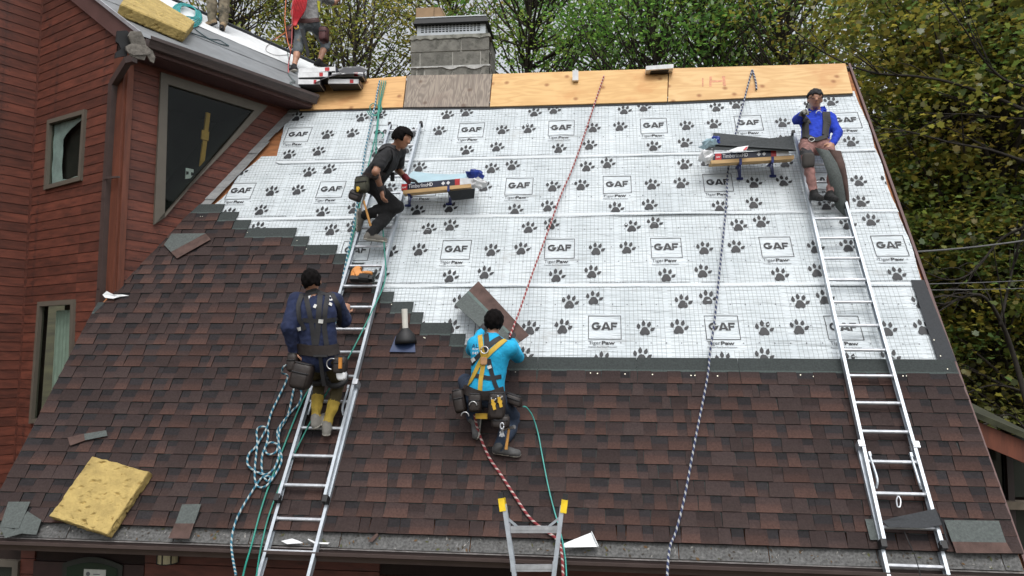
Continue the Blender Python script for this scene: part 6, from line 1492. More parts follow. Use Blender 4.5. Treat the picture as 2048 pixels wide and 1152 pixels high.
def hammer(label, a, b, hd, face):
    """handle a->b (b = free end), head at a"""
    root = empty('hammer', a, label, 'hammer'); mb = MB(); P = smoothpath([a, a+(b-a)*.5, b], 4); mb.tube(P, np.linspace(.011, .015, len(P)), 8); mb.obj('handle', mat('hickory_handle', (.45, .22, .05), .5), root)
    mb = MB(); mb.tube([a-hd*.045, a+hd*.06], .014, 8); mb.tube([a+hd*.05, a+hd*.07], .018, 8); mb.bar(a-hd*.045, a-hd*.10+unit(b-a)*.03, .028, .012, unit(b-a)); mb.obj('hammer_head', M['steel'], root); return root
X_ = np.array([1., 0, 0]); Y_ = np.array([0, 1., 0])
def decal(fig, name, VFs, px0, py0, sx, sy, m, parent, lift=.004, skew=0.):
    """print letters on clothing: V in unit box mapped to pixels"""
    mb = MB()
    for V, F in VFs:
        Q = []
        ok = True
        for x, y in V:
            p = fig.hit(px0+x*sx+y*skew, py0-y*sy)
            if p is None: ok = False; break
            Q.append(p+fig.grad(p)*lift)
        if ok: mb.add(Q, F)
    return mb.obj(name, m, parent) if mb.F else None
# ------------------------------------------------------------------ A: navy jacket on the left ladder, seen from behind
J = {}
fA = rp(641, 846, .19); yA = fA[1]
J['P'] = aty(640, 712, yA-.16); J['N'] = chain(J['P'], 625, 586, .52, 1); J['H'] = chain(J['N'], 622, 559, .175, 1)
J['Sl'] = chain(J['N'], 594, 603, .165, 1); J['Sr'] = chain(J['N'], 668, 603, .195, 1)
J['El'] = chain(J['Sl'], 578, 655, .27, -1); J['Wl'] = chain(J['El'], 588, 702, .24, 1)
J['Er'] = chain(J['Sr'], 688, 640, .27, 1); J['Wr'] = chain(J['Er'], 690, 628, .24, 1)
J['Hl'] = J['P']-X_*.095-ZV*.02; J['Hr'] = J['P']+X_*.095-ZV*.02
J['Al'] = onpl(631, 838, rp(632, 852, .19), Y_); J['Ar'] = onpl(654, 850, rp(650, 856, .15), Y_)
J['Kl'] = ik(J['Hl'], J['Al'], .40, .40, np.array([-.12, 1, .2])); J['Kr'] = ik(J['Hr'], J['Ar'], .40, .40, np.array([.12, 1, .2]))
J['Tl'] = J['Al']+np.array([.05, .16, .08]); J['Tr'] = J['Ar']+np.array([-.03, .14, .14])
J['Dl'] = np.array([0, -.45, -1]); J['Dr'] = np.array([0, -.8, -.8]); report('A', J)
navy = cloth('navy_fleece', (.012, .020, .060)); ydark = cloth('dark_trousers', (.03, .026, .018)); yel = cloth('yellow_canvas', (.40, .28, .045)); shoeA = cloth('grey_shoe', (.20, .19, .17))
rootA, fA_, hA, oA = body('person', 'worker in a navy jacket and yellow trousers climbing the left ladder, seen from behind', J, (-.05, 1, 0), [SKIN[0], navy, cloth('dirty_dark_canvas', (.060, .046, .018)), shoeA, M['webbing'], M['sole'], yel], bulk=.022, head_dir=np.array([-.35, .93, -.1]), hands={'l': (np.array([.2, .2, -1]), np.array([.6, .5, 0]), 0, .6, 1), 'r': (np.array([.1, .3, .9]), np.array([-.5, .6, 0]), 0, 1.1, -1)}, jacket=.05, seed=1., legb=-.016)
hairpiece(J['H'], *hA, rootA, M['hairm'], low=-.045, front=.045)
for pts, w in (([(612, 592), (618, 620), (625, 655), (629, 690)], .045), ([(655, 590), (650, 620), (648, 655), (653, 690)], .045), ([(604, 588), (597, 610), (600, 640), (610, 660)], .042), ([(664, 588), (678, 615), (680, 640), (676, 660)], .042), ([(640, 590), (638, 620), (636, 660), (632, 690)], .05), ([(606, 640), (640, 643), (674, 638)], .04), ([(612, 588), (640, 577), (664, 588)], .05)): strap(fA_, 'harness_strap', pts, w, M['webbing'], rootA)
for pts in ([(598, 657), (603, 657)], [(628, 612), (633, 614)], [(657, 608), (662, 611)], [(637, 642), (646, 643)]):
    strap(fA_, 'harness_tag', pts, .035, M['tape'], rootA, lift=.010)
p = fA_.hit(637, 583)
if p is not None: ring(p-Y_*.02, Y_*-1+ZV*.3, .032, .006, M['steel'], rootA, 'dorsal_ring')
strap(fA_, 'tool_belt', [(600, 697), (620, 701), (640, 702), (660, 701), (682, 696)], .10, M['leather'], rootA, lift=.008, th=.012)
c = J['P']
superq('tool_pouch', aty(604, 752, c[1]-.12), X_*.95+ZV*-.2, Y_, ZV*.95+X_*.2, .10, .075, .13, M['leather'], rootA, seed=2.); superq('tool_pouch', aty(587, 725, c[1]-.06), X_, Y_, ZV, .05, .07, .09, M['leather'], rootA, seed=5.)
superq('tool_pouch', aty(681, 730, c[1]-.10), X_, Y_, ZV, .062, .06, .085, M['leather'], rootA, seed=8.); superq('white_cloth', aty(683, 752, c[1]-.12), X_, Y_, ZV, .045, .035, .04, M['wrapwhite'], rootA, seed=3., amp=.3)
ring(aty(664, 728, c[1]-.17), Y_, .05, .006, M['steel'], rootA, 'hammer_loop', arc=3.6, a0=1.6)
mb = MB(); q = aty(681, 715, c[1]-.19); mb.bar(q, q-ZV*.10, .03, .02, Y_); mb.obj('tape_measure', mat('orange_grip', (.5, .2, .03), .5), rootA)
mb = MB(); q = aty(640, 712, c[1]-.16); mb.bar(q-X_*.06, q+X_*.07, .02, .02, Y_); mb.bar(q, aty(648, 772, c[1]-.05), .035, .008, Y_); mb.obj('lanyard', M['webbing'], rootA)
for kx, ky in (('Kl', 'Hl'), ('Kr', 'Hr')):
    q = J[kx]*.8+J[ky]*.2; mb = MB(); d_ = unit(J[ky]-J[kx]); 
    for a_, r_ in ((0, .093),): 
        pts = [q+d_*.02+r_*(math.cos(t)*unit(np.cross(d_, Y_))+math.sin(t)*unit(np.cross(d_, np.cross(d_, Y_)))) for t in np.linspace(0, 2*math.pi, 17)]; mb.tube(pts, .028, 6)
    mb.obj('leg_strap', M['webbing'], rootA, smooth=True)
YT = [textmesh('y', 1, .03), textmesh('0', 1, .04)]
decal(fA_, 'jacket_print', [fit(YT[0], 1, 0, 0, 1)], 610, 606, 13, 17, M['printwhite'], rootA); decal(fA_, 'jacket_print', [fit(YT[1], 1, 0, 0, 1)], 654, 602, 14, 11, M['printwhite'], rootA)
# ------------------------------------------------------------------ B: black T-shirt, reaching to the bundle
J = {}; rB = rp(746, 486, .17); yB = rB[1]
fB = unit([.92, .40, 0]); lB = np.cross(fB, ZV)    # lateral towards the camera side
J['P'] = aty(744, 362, yB+.02); J['N'] = chain(J['P'], 785, 302, .50, -1); J['H'] = chain(J['N'], 804, 279, .175, -1)
J['Sl'] = chain(J['N'], 769, 309, .18, -1); J['Sr'] = chain(J['N'], 798, 303, .17, 1)
J['El'] = chain(J['Sl'], 751, 344, .27, -1); J['Wl'] = chain(J['El'], 763, 380, .24, 1)
J['Er'] = chain(J['Sr'], 796, 340, .26, 1); J['Wr'] = chain(J['Er'], 814, 358, .23, -1)
J['Hl'] = J['P']+lB*.09-ZV*.03; J['Hr'] = J['P']-lB*.09-ZV*.03
if J['Hl'][1] > J['Hr'][1]: J['Hl'], J['Hr'] = J['Hr'], J['Hl']
J['Al'] = onpl(741, 468, rp(744, 484, .20), Y_); J['Ar'] = aty(727, 430, J['Al'][1]+.12)
J['Kl'] = ik(J['Hl'], J['Al'], .41, .41, np.array([.6, .8, .1])); J['Kr'] = ik(J['Hr'], J['Ar'], .41, .41, np.array([1., .1, -.1]))
J['Tl'] = J['Al']+np.array([.2, .07, -.02]); J['Tr'] = J['Ar']+np.array([-.02, .06, -.2])
J['Dl'] = -ZV; report('B', J)
blk = cloth('black_tee', (.016, .016, .018)); blkp = cloth('black_trousers', (.012, .012, .013)); shoeB = cloth('grey_sneaker', (.16, .15, .13)); gloveB = mat('dark_glove', (.03, .028, .03), .8); gloveR = mat('maroon_glove', (.16, .012, .02), .8)
rootB, fB_, hB, oB = body('person', 'worker in black with dark hair leaning from the left ladder to a shingle bundle', J, fB, [SKIN[1], blk, blkp, shoeB, gloveB, M['sole'], blkp], bulk=.008, head_dir=np.array([.86, -.42, -.30]), head_up=np.array([.25, -.05, 1]), sleeves=.62, hands={'l': (np.array([.15, .05, -1]), np.array([.8, .5, 0]), 0, .7, -1), 'r': (np.array([1, .15, -.25]), np.array([.1, .1, -1]), 4, .35, -1)}, seed=2.)
hairpiece(J['H'], *hB, rootB, M['hairm'], low=-.02, front=.075, vol=.026)
for s, m in (('l', gloveB), ('r', gloveR)):      # glove cuffs
    W_, E_ = J['W'+s], J['E'+s]; mb = MB(); a = W_+(E_-W_)*.28; mb.tube(smoothpath([a, W_, W_+unit(W_-E_)*.05], 3), [.041, .04, .038, .036, .036, .037, .038], 10); mb.obj('glove_cuff', m, rootB, smooth=True)
for pts, w in (([(790, 297), (776, 292), (758, 300), (742, 306)], .05), ([(742, 306), (738, 318), (744, 335)], .04), ([(783, 300), (788, 320), (780, 340), (768, 352)], .05)): strap(fB_, 'harness_strap', pts, w, M['webbing'], rootB, lift=.007)
mb = MB(); q = aty(785, 345, J['Sr'][1]-.02); mb.bar(q, aty(785, 362, J['Sr'][1]-.02), .045, .02, Y_); mb.obj('loose_strap', M['webbing'], rootB)
strap(fB_, 'tool_belt', [(722, 352), (735, 352), (750, 352), (766, 350)], .07, M['leather'], rootB, lift=.008, th=.012)
camo = mat('camo_pouch', (.05, .05, .035), .85, var=.6, scale=18); c = J['Hl']
superq('tool_pouch', aty(724, 370, c[1]-.14), X_*.95+ZV*.1, Y_, ZV, .085, .06, .095, camo, rootB, seed=2.); superq('tool_pouch', aty(711, 392, c[1]-.13), X_*.9-ZV*.35, Y_, ZV*.9+X_*.35, .075, .05, .06, M['leather'], rootB, seed=6.)
crumple('yellow_tape', aty(716, 378, c[1]-.20), X_, Y_, ZV, .028, .02, .03, mat('yellow_tape', (.65, .40, .03), .5), rootB, 3.)
hammer('hammer with an orange wooden handle hanging from the belt of the worker in black', aty(727, 400, c[1]-.20), aty(741, 452, c[1]-.20), np.array([.3, -.3, .9]), None)
ring(aty(756, 432, J['Kr'][1]-.06), X_, .025, .007, M['steel'], rootB, 'carabiner')
# ------------------------------------------------------------------ C: cyan shirt, kneeling
J = {}; J['P'] = rp(972, 790, .40); J['N'] = chain(J['P'], 985, 668, .52, 1); J['H'] = chain(J['N'], 988, 646, .165, 1)
J['Sl'] = chain(J['N'], 950, 689, .18, 1); J['Sr'] = chain(J['N'], 1019, 697, .19, -1)
J['El'] = chain(J['Sl'], 944, 700, .26, 1); J['Wl'] = chain(J['El'], 962, 664, .24, 1); J['Er'] = chain(J['Sr'], 1036, 714, .26, 1); J['Wr'] = chain(J['Er'], 1026, 684, .24, 1)
J['Hl'] = J['P']-X_*.10-ZV*.02; J['Hr'] = J['P']+X_*.09-ZV*.03
J['Ar'] = rp(999, 893, .15); J['Al'] = rp(946, 838, .13)
J['Kr'] = ik(J['Hr'], J['Ar'], .41, .41, np.array([.30, .9, .5])); J['Kl'] = ik(J['Hl'], J['Al'], .41, .41, VR*1.-X_*.3+NR*.0)
J['Tr'] = J['Ar']+np.array([.20, -.02, -.02]); J['Tl'] = J['Al']-VR*.2+NR*.02
J['Dr'] = -NR*.8-ZV*.5; report('C', J)
cyan = cloth('cyan_shirt', (.012, .36, .62), .15); jean = cloth('dark_jeans', (.022, .035, .062)); shoeC = cloth('black_white_shoe', (.09, .09, .09), .5)
rootC, fC_, hC, oC = body('person', 'worker in a bright cyan shirt kneeling on the shingles, seen from behind', J, unit([.08, .9, .3]), [SKIN[1], cyan, jean, shoeC, gloveB, M['sole'], jean], bulk=.008, head_dir=np.array([.05, .9, .1]), hands={'l': (np.array([.2, .6, .8]), np.array([.4, .5, -.3]), 4, .5, 1), 'r': (np.array([-.1, .5, .8]), np.array([-.3, .6, -.3]), 4, .7, -1)}, belly=.01, seed=3., amp=[0, .004, .007, .001, .001, 0, .007])
hairpiece(J['H'], *hC, rootC, M['hairm'], low=-.05, front=.05, vol=.014)
ymat = mat('yellow_harness', (.50, .33, .04), .7, var=.2, scale=12)
for pts, w, m in (([(934, 777), (945, 758), (958, 730), (968, 712)], .042, ymat), ([(960, 788), (962, 760), (966, 735), (969, 715)], .042, ymat), ([(968, 716), (963, 695), (961, 672)], .045, ymat), ([(970, 715), (985, 700), (1002, 686), (1012, 681)], .045, ymat),
                  ([(933, 744), (948, 722), (963, 706)], .04, M['webbing']), ([(977, 718), (983, 745), (990, 770), (997, 783)], .04, M['webbing']), ([(934, 746), (955, 752), (980, 757), (1002, 753)], .04, M['webbing']), ([(972, 665), (974, 690), (972, 708)], .05, M['webbing']), ([(975, 693), (990, 682), (1002, 676)], .05, M['webbing'])):
    strap(fC_, 'harness_strap', pts, w, m, rootC, lift=.006 if m is ymat else .003)
for pts in ([(946, 722), (951, 717)], [(978, 731), (980, 737)]): strap(fC_, 'harness_tag', pts, .038, M['tape'], rootC, lift=.012)
p = fC_.hit(970, 700)
if p is not None: ring(p-Y_*.03, Y_*-1+ZV*.3, .034, .006, M['steel'], rootC, 'dorsal_ring')
p = fC_.hit(968, 722); superq('leather_pad', p-Y_*.016, X_, Y_, ZV, .032, .008, .036, mat('tan_pad', (.42, .23, .11), .7), rootC)
strap(fC_, 'tool_belt', [(928, 778), (945, 786), (965, 791), (985, 790), (1005, 782)], .085, M['leather'], rootC, lift=.008, th=.012)
c = J['P']
superq('tool_pouch', aty(919, 802, c[1]-.02), X_*.95+ZV*.2, Y_, ZV*.95-X_*.2, .058, .07, .115, M['leather'], rootC, seed=1.); superq('tool_pouch', aty(950, 805, c[1]-.12), X_, Y_, ZV, .06, .04, .085, M['leather'], rootC, seed=4.); superq('tool_pouch', aty(994, 812, c[1]-.15), X_, Y_, ZV, .078, .06, .125, M['leather'], rootC, seed=7.); superq('tool_pouch', aty(1001, 843, c[1]-.13), X_, Y_, ZV, .085, .06, .06, M['leather'], rootC, seed=9.); superq('tool_pouch', aty(1028, 800, c[1]+.10), X_*.9-ZV*.3, Y_, ZV, .085, .07, .05, M['leather'], rootC, seed=12.)
tooly = mat('yellow_tool_grip', (.60, .36, .03), .5)
for x, y in ((987, 808), (1000, 803)):
    q = aty(x, y, c[1]-.235); mb = MB(); mb.bar(q+ZV*.04-X_*.01, q-ZV*.05+X_*.012, .026, .02, Y_); mb.bar(q+X_*.02, q-X_*.02, .02, .016, Y_); mb.obj('plier_grip', tooly, rootC); ring(q+ZV*.05, Y_, .02, .008, M['steel'], rootC, 'plier_ring', arc=3.4)
for x, y in ((946, 811), (930, 832)): ring(aty(x, y, c[1]-.17), Y_, .035, .006, M['steel'], rootC, 'hammer_loop', arc=3.3, a0=3.1)
hammer('hammer with a long orange handle hanging beside the kneeling worker', aty(1018, 856, c[1]-.10), aty(1012, 899, c[1]-.12), np.array([.8, -.5, .2]), None)
ring(aty(1004, 852, c[1]-.22), Y_, .028, .007, M['alu2'], rootC, 'carabiner', sx=.55); 
mb = MB(); q = aty(1004, 866, c[1]-.21); mb.bar(q+ZV*.02, q-ZV*.03-X_*.02, .012, .012, Y_); mb.bar(q+ZV*.02, q-ZV*.03+X_*.02, .012, .012, Y_); mb.bar(q+ZV*.02, q-ZV*.035, .012, .012, Y_); mb.obj('key_clip', M['alu2'], rootC)
mb = MB(); q = aty(962, 832, c[1]-.02); mb.bar(q-X_*.05, q+X_*.06, .05, .03, Y_); mb.obj('yellow_buckle', tooly, rootC)
LT = {k: textmesh(k, 1, .012) for k in ('ALL', 'ROOF', '845-')}
tnavy = mat('navy_print', (.01, .05, .12), .6)
decal(fC_, 'shirt_print', [fit(LT['ALL'], 1, 0, 0, 1)], 944, 696, 19, 8, tnavy, rootC); decal(fC_, 'shirt_print', [fit(LT['ROOF'], 1, 0, 0, 1)], 946, 700.5, 17, 4, M['printwhite'], rootC); decal(fC_, 'shirt_print', [fit(LT['845-'], 1, 0, 0, 1)], 945, 709, 15, 5.5, M['printwhite'], rootC)
# shingle in his hands
root = empty('held_shingle', rp(985, 640, .3), 'full shingle tilted diagonally in front of the kneeling worker', 'shingle')
q = [rp(910, 609, .16), rp(957, 563, .10), rp(1058, 671, .36), rp(1013, 704, .42)]
nq = unit(np.cross(q[1]-q[0], q[3]-q[0])); nq = nq if nq @ NR > 0 else -nq
def qmix(s, t): return (q[0]*(1-s)+q[3]*s)*(1-t)+(q[1]*(1-s)+q[2]*s)*t
for nm, t0, t1, m, off in (('headlap', 0, .50, M['headlap'], 0), ('nailing_band', .50, .585, mat('nail_band', (.10, .135, .125), .9), .0006), ('exposed_face', .585, 1., M['brownsh'], 0.)):
    mb = MB(); mb.prism([qmix(0, t0)+nq*off, qmix(0, t1)+nq*off, qmix(1, t1)+nq*off, qmix(1, t0)+nq*off], nq*.005); mb.obj(nm, m, root)
# ------------------------------------------------------------------ D: blue hoodie, seated facing us
J = {}; J['P'] = rp(1630, 291, .30); J['N'] = chain(J['P'], 1633, 228, .50, 1); J['H'] = chain(J['N'], 1630, 200, .185, -1)
J['Sl'] = chain(J['N'], 1608, 237, .18, -1); J['Sr'] = chain(J['N'], 1659, 237, .18, -1)
J['El'] = chain(J['Sl'], 1594, 240, .26, -1); J['Wl'] = chain(J['El'], 1602, 230, .23, -1); J['Er'] = chain(J['Sr'], 1676, 266, .26, -1); J['Wr'] = chain(J['Er'], 1666, 287, .23, -1)
J['Hl'] = J['P']-X_*.10-NR*.0; J['Hr'] = J['P']+X_*.10
J['Al'] = rp(1628, 386, .25); J['Ar'] = rp(1660, 388, .24)
J['Kl'] = ik(J['Hl'], J['Al'], .41, .41, np.array([-.35, -.75, .4])); J['Kr'] = ik(J['Hr'], J['Ar'], .41, .41, np.array([.3, -.7, .4]))
J['Tl'] = J['Al']+np.array([.03, -.19, -.05]); J['Tr'] = J['Ar']+np.array([.03, -.19, -.05])
report('D', J)
blue = cloth('blue_hoodie', (.010, .040, .42), .2); pink = cloth('dusty_pink_trousers', (.25, .13, .115), .5); shoeD = cloth('black_shoe', (.012, .012, .012)); gloveD = mat('grey_glove', (.22, .22, .20), .8)
rootD, fD_, hD, oD = body('person', 'worker in a bright blue hoodie and pink trousers seated on the right ladder', J, unit([-.05, -1, .2]), [SKIN[0], blue, pink, shoeD, gloveD, shoeD, pink], bulk=.004, head_dir=np.array([-.10, -.96, -.12]), head_up=np.array([.03, -.1, 1]), hands={'l': (np.array([.15, -.9, .2]), np.array([.2, .1, -1]), 4, 1.1, 1), 'r': (np.array([-.5, -.3, -.8]), np.array([-.4, .6, -.2]), 0, .8, -1)}, seed=4., legb=-.014)
H, (f, up, s) = J['H'], hD
hairpiece(H, f, up, s, rootD, M['hairm'], low=.0, front=.03, vol=.008)
crumple('hood', J['N']+np.array([.015, .03, .045]), X_, Y_, ZV, .10, .085, .045, blue, rootD, 1.2, 16)
hairpiece(H, f, up, s, rootD, mat('black_cap', (.012, .012, .014), .8), low=.052, front=.30, vol=.017, name='cap')
mb = MB()
for k in (-1, 1):
    c = H+f*.100+up*.016+s*k*.033
    mb.tube([c+s*.025*math.cos(t)+up*.017*math.sin(t) for t in np.linspace(0, 2*math.pi, 13)], .0028, 5); mb.bar(c+s*k*.027, H+s*k*.084+up*.012, .006, .005, up)
mb.bar(H+f*.105+up*.02-s*.008, H+f*.105+up*.02+s*.008, .006, .005, up); mb.obj('glasses', M['black'], rootD)
for k in (-1, 1):
    superq('eye', H+f*.088+up*.014+s*k*.031, s, up, f, .008, .004, .005, mat('dark_eye_%d' % k, (.02, .015, .012), .3), rootD, e=1., amp=0); mb = MB(); mb.bar(H+f*.096+up*.040+s*k*.016, H+f*.090+up*.042+s*k*.050, .009, .006, f); mb.obj('eyebrow', M['hairm'], rootD)
mb = MB(); mb.bar(H+f*.094-up*.050-s*.018, H+f*.094-up*.050+s*.018, .006, .004, up); mb.obj('mouth', mat('lip', (.20, .07, .055), .5), rootD)
for pts, w in (([(1612, 222), (1611, 245), (1612, 275)], .085), ([(1652, 222), (1652, 245), (1650, 272)], .085), ([(1612, 272), (1630, 281), (1652, 274)], .05), ([(1611, 246), (1618, 247)], .05)): strap(fD_, 'harness_strap', pts, w, mat('grey_webbing', (.035, .034, .032), .8), rootD, lift=.006, th=.012)
ring(fD_.hit(1622, 280)-Y_*.025 if fD_.hit(1622, 280) is not None else J['P'], Y_, .025, .005, M['steel'], rootD, 'buckle', sx=1.3)
ring(fD_.hit(1636, 228)-Y_*.03 if fD_.hit(1636, 228) is not None else J['N'], Y_, .03, .006, M['steel'], rootD, 'chest_ring', arc=3.3, a0=3.0)
strap(fD_, 'leg_strap', [(1601, 302), (1612, 306), (1625, 306)], .09, M['webbing'], rootD, lift=.006); superq('knee_pad', J['Kl']+np.array([0, -.045, -.03]), X_, Y_, ZV, .066, .045, .085, mat('grey_knee_pad', (.045, .04, .036), .85), rootD, amp=.05)
mb = MB(); a = J['Wl']+np.array([.01, -.10, .05]); mb.tube([a+np.array([.02, 0, 0]), a+np.array([.04, -.03, .055])], .009, 8); o = mb.obj('marker_pen', M['black']); tag(o, 'black marker pen in the gloved fist of the seated worker', 'pen')
# shingle strip across his lap, bent under its own weight
root = empty('held_shingle_strip', rp(1670, 360, .4), 'long grey shingle strip bending down from the lap of the seated worker', 'shingle')
yk = J['Kr'][1]
for nm, prof, m, w in (('grey_back', [((1630, 295), (1658, 301)), ((1646, 320), (1674, 326)), ((1656, 350), (1684, 353)), ((1664, 385), (1690, 386)), ((1671, 414), (1694, 417)), ((1684, 428), (1697, 436))], M['headlap'], 0), ('brown_face', [((1656, 298), (1682, 302)), ((1671, 325), (1690, 328)), ((1682, 352), (1695, 354)), ((1689, 385), (1698, 386)), ((1693, 415), (1700, 416)), ((1694, 440), (1700, 443))], M['brownsh'], .03)):
    dep = [yk-.06, yk-.12, yk-.12, yk-.08, yk+.0, yk+.03]; V = []
    for (a, b), d_ in zip(prof, dep): V += [aty(*a, d_+w), aty((a[0]+b[0])/2, (a[1]+b[1])/2, d_+w-.012), aty(*b, d_+w+.01)]
    V += [np.array(v)+Y_*.006 for v in V]; n = len(prof); F = [(3*i+k, 3*i+k+1, 3*i+k+4, 3*i+k+3) for i in range(n-1) for k in (0, 1)]+[(3*n+3*i+k, 3*n+3*i+k+3, 3*n+3*i+k+4, 3*n+3*i+k+1) for i in range(n-1) for k in (0, 1)]+[(3*i, 3*i+3, 3*n+3*i+3, 3*n+3*i) for i in range(n-1)]+[(3*i+2, 3*n+3*i+2, 3*n+3*i+5, 3*i+5) for i in range(n-1)]
    mesh(nm, V, F, m, root, smooth=True)
# ------------------------------------------------------------------ E: grey T-shirt and denim shorts, standing on the wing
J = {}; aL = on_w(586, 146, .0); aR = CAM+ray(640, 134)*DB*1.0
J['Al'] = aty(588, 134, aL[1]); J['Ar'] = aty(638, 124, aL[1]+.42)
ym = max(aL[1], aR[1]); J['P'] = aty(615, 46, aL[1]+.25); J['N'] = J['P']+np.array([.02, .06, .50]); J['H'] = J['N']+np.array([0, .03, .18])
J['Sl'] = J['N']+np.array([-.185, 0, -.05]); J['Sr'] = J['N']+np.array([.185, 0, -.05]); J['El'] = J['Sl']+np.array([-.10, -.02, -.26]); J['Wl'] = J['El']+np.array([.14, .10, .17])
J['Er'] = chain(J['Sr'], 668, 6, .28, 1); J['Wr'] = chain(J['Er'], 690, -14, .25, 1)
J['Hl'] = J['P']+np.array([-.10, 0, -.02]); J['Hr'] = J['P']+np.array([.10, 0, -.02])
J['Kl'] = ik(J['Hl'], J['Al'], .41, .41, np.array([-.15, 1, .1])); J['Kr'] = ik(J['Hr'], J['Ar'], .41, .41, np.array([.2, 1, .1]))
J['Tl'] = J['Al']+np.array([-.14, .10, -.0]); J['Tr'] = J['Ar']+np.array([.17, .08, -.03])
J['Dl'] = -nW; J['Dr'] = -nW; report('E', J)
grey = cloth('grey_tee', (.21, .21, .21)); denim = cloth('stained_denim', (.10, .115, .125), .45, wear=((.20, .16, .10), 8, .58)); shoeE = cloth('black_sneaker', (.015, .015, .016), .4)
rootE, fE_, hE, oE = body('person', 'worker in a grey T-shirt and denim shorts standing on the wing roof with red ropes', J, unit([.05, 1, 0]), [SKIN[0], grey, denim, shoeE, gloveB, M['sole'], denim], bulk=.012, sleeves=.62, shorts=True, jacket=.02, hands={'l': (np.array([.6, .4, .6]), np.array([.3, .6, -.3]), 0, 1., 1), 'r': (np.array([.6, .3, .6]), np.array([-.3, .5, .2]), 0, .5, -1)}, seed=5.)
hairpiece(J['H'], *hE, rootE, M['hairm'], low=-.05, front=.05)
strap(fE_, 'tool_belt', [(590, 40), (605, 42), (622, 42), (641, 40)], .065, mat('maroon_belt', (.05, .016, .014), .6), rootE, lift=.006, th=.012)
strap(fE_, 'harness_strap', [(637, 2), (637, 12), (638, 24), (640, 34)], .05, mat('lime_webbing', (.48, .46, .03), .7), rootE, lift=.006); strap(fE_, 'harness_strap', [(594, 3), (596, 18), (598, 34)], .05, mat('lime_webbing2', (.48, .46, .03), .7), rootE, lift=.006)
c = J['P']; red_l = mat('maroon_leather', (.06, .014, .014), .6, var=.4)
superq('tool_pouch', aty(581, 70, c[1]-.04), X_, Y_, ZV, .065, .08, .13, red_l, rootE, seed=1.); superq('tool_pouch', aty(648, 70, c[1]-.04), X_, Y_, ZV, .07, .08, .12, red_l, rootE, seed=3.)
mb = MB(); mb.bar(aty(603, 58, c[1]-.16), aty(612, 88, c[1]-.14), .05, .012, Y_); mb.bar(aty(612, 88, c[1]-.14), aty(617, 113, c[1]-.12), .05, .012, Y_); mb.obj('hanging_strap', M['webbing'], rootE)
ring(aty(593, 54, c[1]-.16), Y_, .03, .012, tooly, rootE, 'carabiner')
M['redrope'] = mat('red_rope', (.50, .02, .03), .6, var=.25, scale=20); M['orangerope'] = mat('orange_rope', (.62, .17, .06), .6, var=.2, scale=20)
rc = empty('rope_coil', aty(598, 20, c[1]-.1), 'hank of red rope slung over the shoulder of the man in shorts', 'rope')
for k in range(9):
    x = 586+k*3.0; pts = [aty(x+8, -40, c[1]-.20), aty(x+4, -5, c[1]-.22-.01*(k % 3)), aty(x-2+.15*k, 20, c[1]-.22), aty(586+k*1.2, 42, c[1]-.18), aty(588+k*.4, 52, c[1]-.2)]
    mb = MB(); mb.tube(smoothpath(pts, 5), .011, 6); mb.obj('rope_strand', M['redrope'], rc, smooth=True)
rope('rope', 'orange rope dropping from the red hank to the wing ridge', 'rope', [aty(590, 48, c[1]-.2), aty(578, 60, c[1]-.1), aty(560, 72, c[1]+.1), on_w(547, 80, .03)], .009, M['orangerope'])
rope('rope', 'orange rope strand hanging straight beside the left leg of the man in shorts', 'rope', [aty(573, -20, c[1]-.1), aty(571, 15, c[1]-.12), aty(570, 45, c[1]-.14), aty(574, 75, c[1]-.16), aty(578, 92, c[1]-.18), aty(582, 102, c[1]-.18)], .007, M['orangerope'])
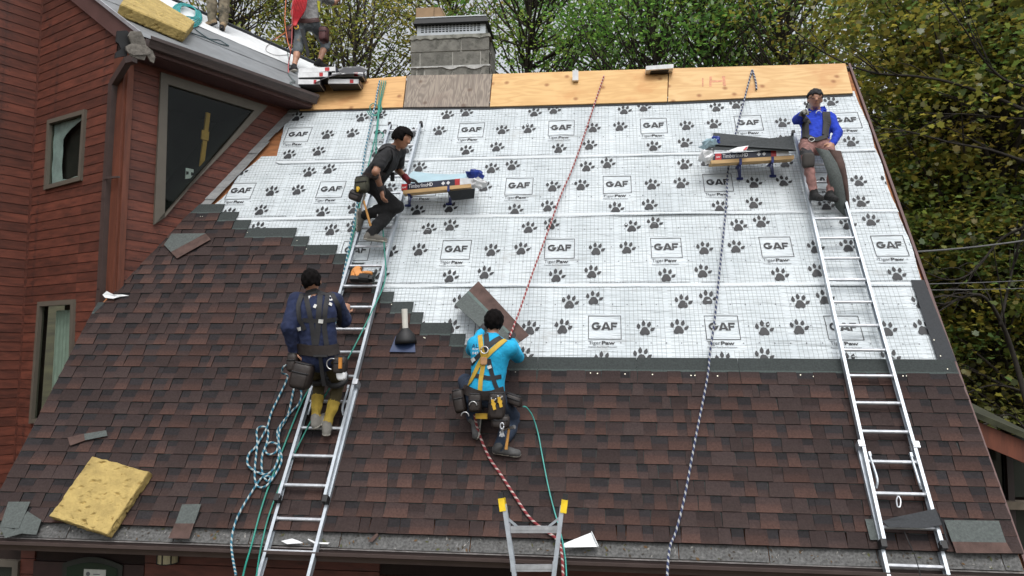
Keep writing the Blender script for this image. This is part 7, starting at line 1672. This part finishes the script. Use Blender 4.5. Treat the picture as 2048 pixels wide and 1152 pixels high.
rope('rope', 'pale red rope strand hanging down the left thigh of the man in shorts', 'rope', [aty(586, -20, c[1]-.2), aty(585, 20, c[1]-.22), aty(584, 60, c[1]-.2), aty(583, 90, c[1]-.2), aty(581, 106, c[1]-.16), aty(577, 130, c[1]-.1), on_w(577, 146, .02)], .009, mat('pink_rope', (.42, .10, .10), .6))
# ------------------------------------------------------------------ F: camouflage trousers at the top edge
J = {}; aL = on_w(425, 56, .0); aR = on_w(449, 68, .0)
J['Al'] = aty(424, 40, aL[1]); J['Ar'] = aty(447, 48, aR[1]); J['P'] = aty(434, -62, aL[1]+.10); J['N'] = J['P']+np.array([-.02, .02, .50]); J['H'] = J['N']+np.array([-.02, .02, .18])
lf = unit([-.35, .85, 0]); lt_ = np.cross(lf, ZV)
J['Sl'] = J['N']-lt_*.18-ZV*.05; J['Sr'] = J['N']+lt_*.18-ZV*.05; J['El'] = J['Sl']+np.array([-.08, .05, -.26]); J['Wl'] = J['El']+np.array([.02, .16, -.16]); J['Er'] = J['Sr']+np.array([.08, .05, -.26]); J['Wr'] = J['Er']+np.array([-.03, .16, -.16])
J['Hl'] = J['P']-lt_*.1-ZV*.02; J['Hr'] = J['P']+lt_*.1-ZV*.02
J['Kl'] = ik(J['Hl'], J['Al'], .42, .42, np.array([-.3, 1, 0])); J['Kr'] = ik(J['Hr'], J['Ar'], .42, .42, np.array([-.2, 1, 0]))
J['Tl'] = J['Al']+np.array([-.2, .03, -.04]); J['Tr'] = J['Ar']+np.array([-.08, .15, -.02])
J['Dl'] = -nW; J['Dr'] = -nW; report('F', J)
camop = cloth('camo_trousers', (.15, .125, .085), .5, wear=((.06, .055, .04), 9, .54)); boot = cloth('tan_boot', (.25, .18, .11), .3)
rootF, fF_, hF, oF = body('person', 'worker in camouflage trousers and tan boots at the top edge, only legs in view', J, lf, [SKIN[0], cloth('olive_shirt', (.06, .06, .045)), camop, boot, gloveB, M['black'], camop], bulk=.015, hands={'l': (np.array([0, .6, -.6]), np.array([.6, .3, 0]), 0, .6, 1), 'r': (np.array([0, .6, -.6]), np.array([-.6, .3, 0]), 0, .6, -1)}, seed=6.)
hairpiece(J['H'], *hF, rootF, M['hairm'], low=-.05, front=.05)
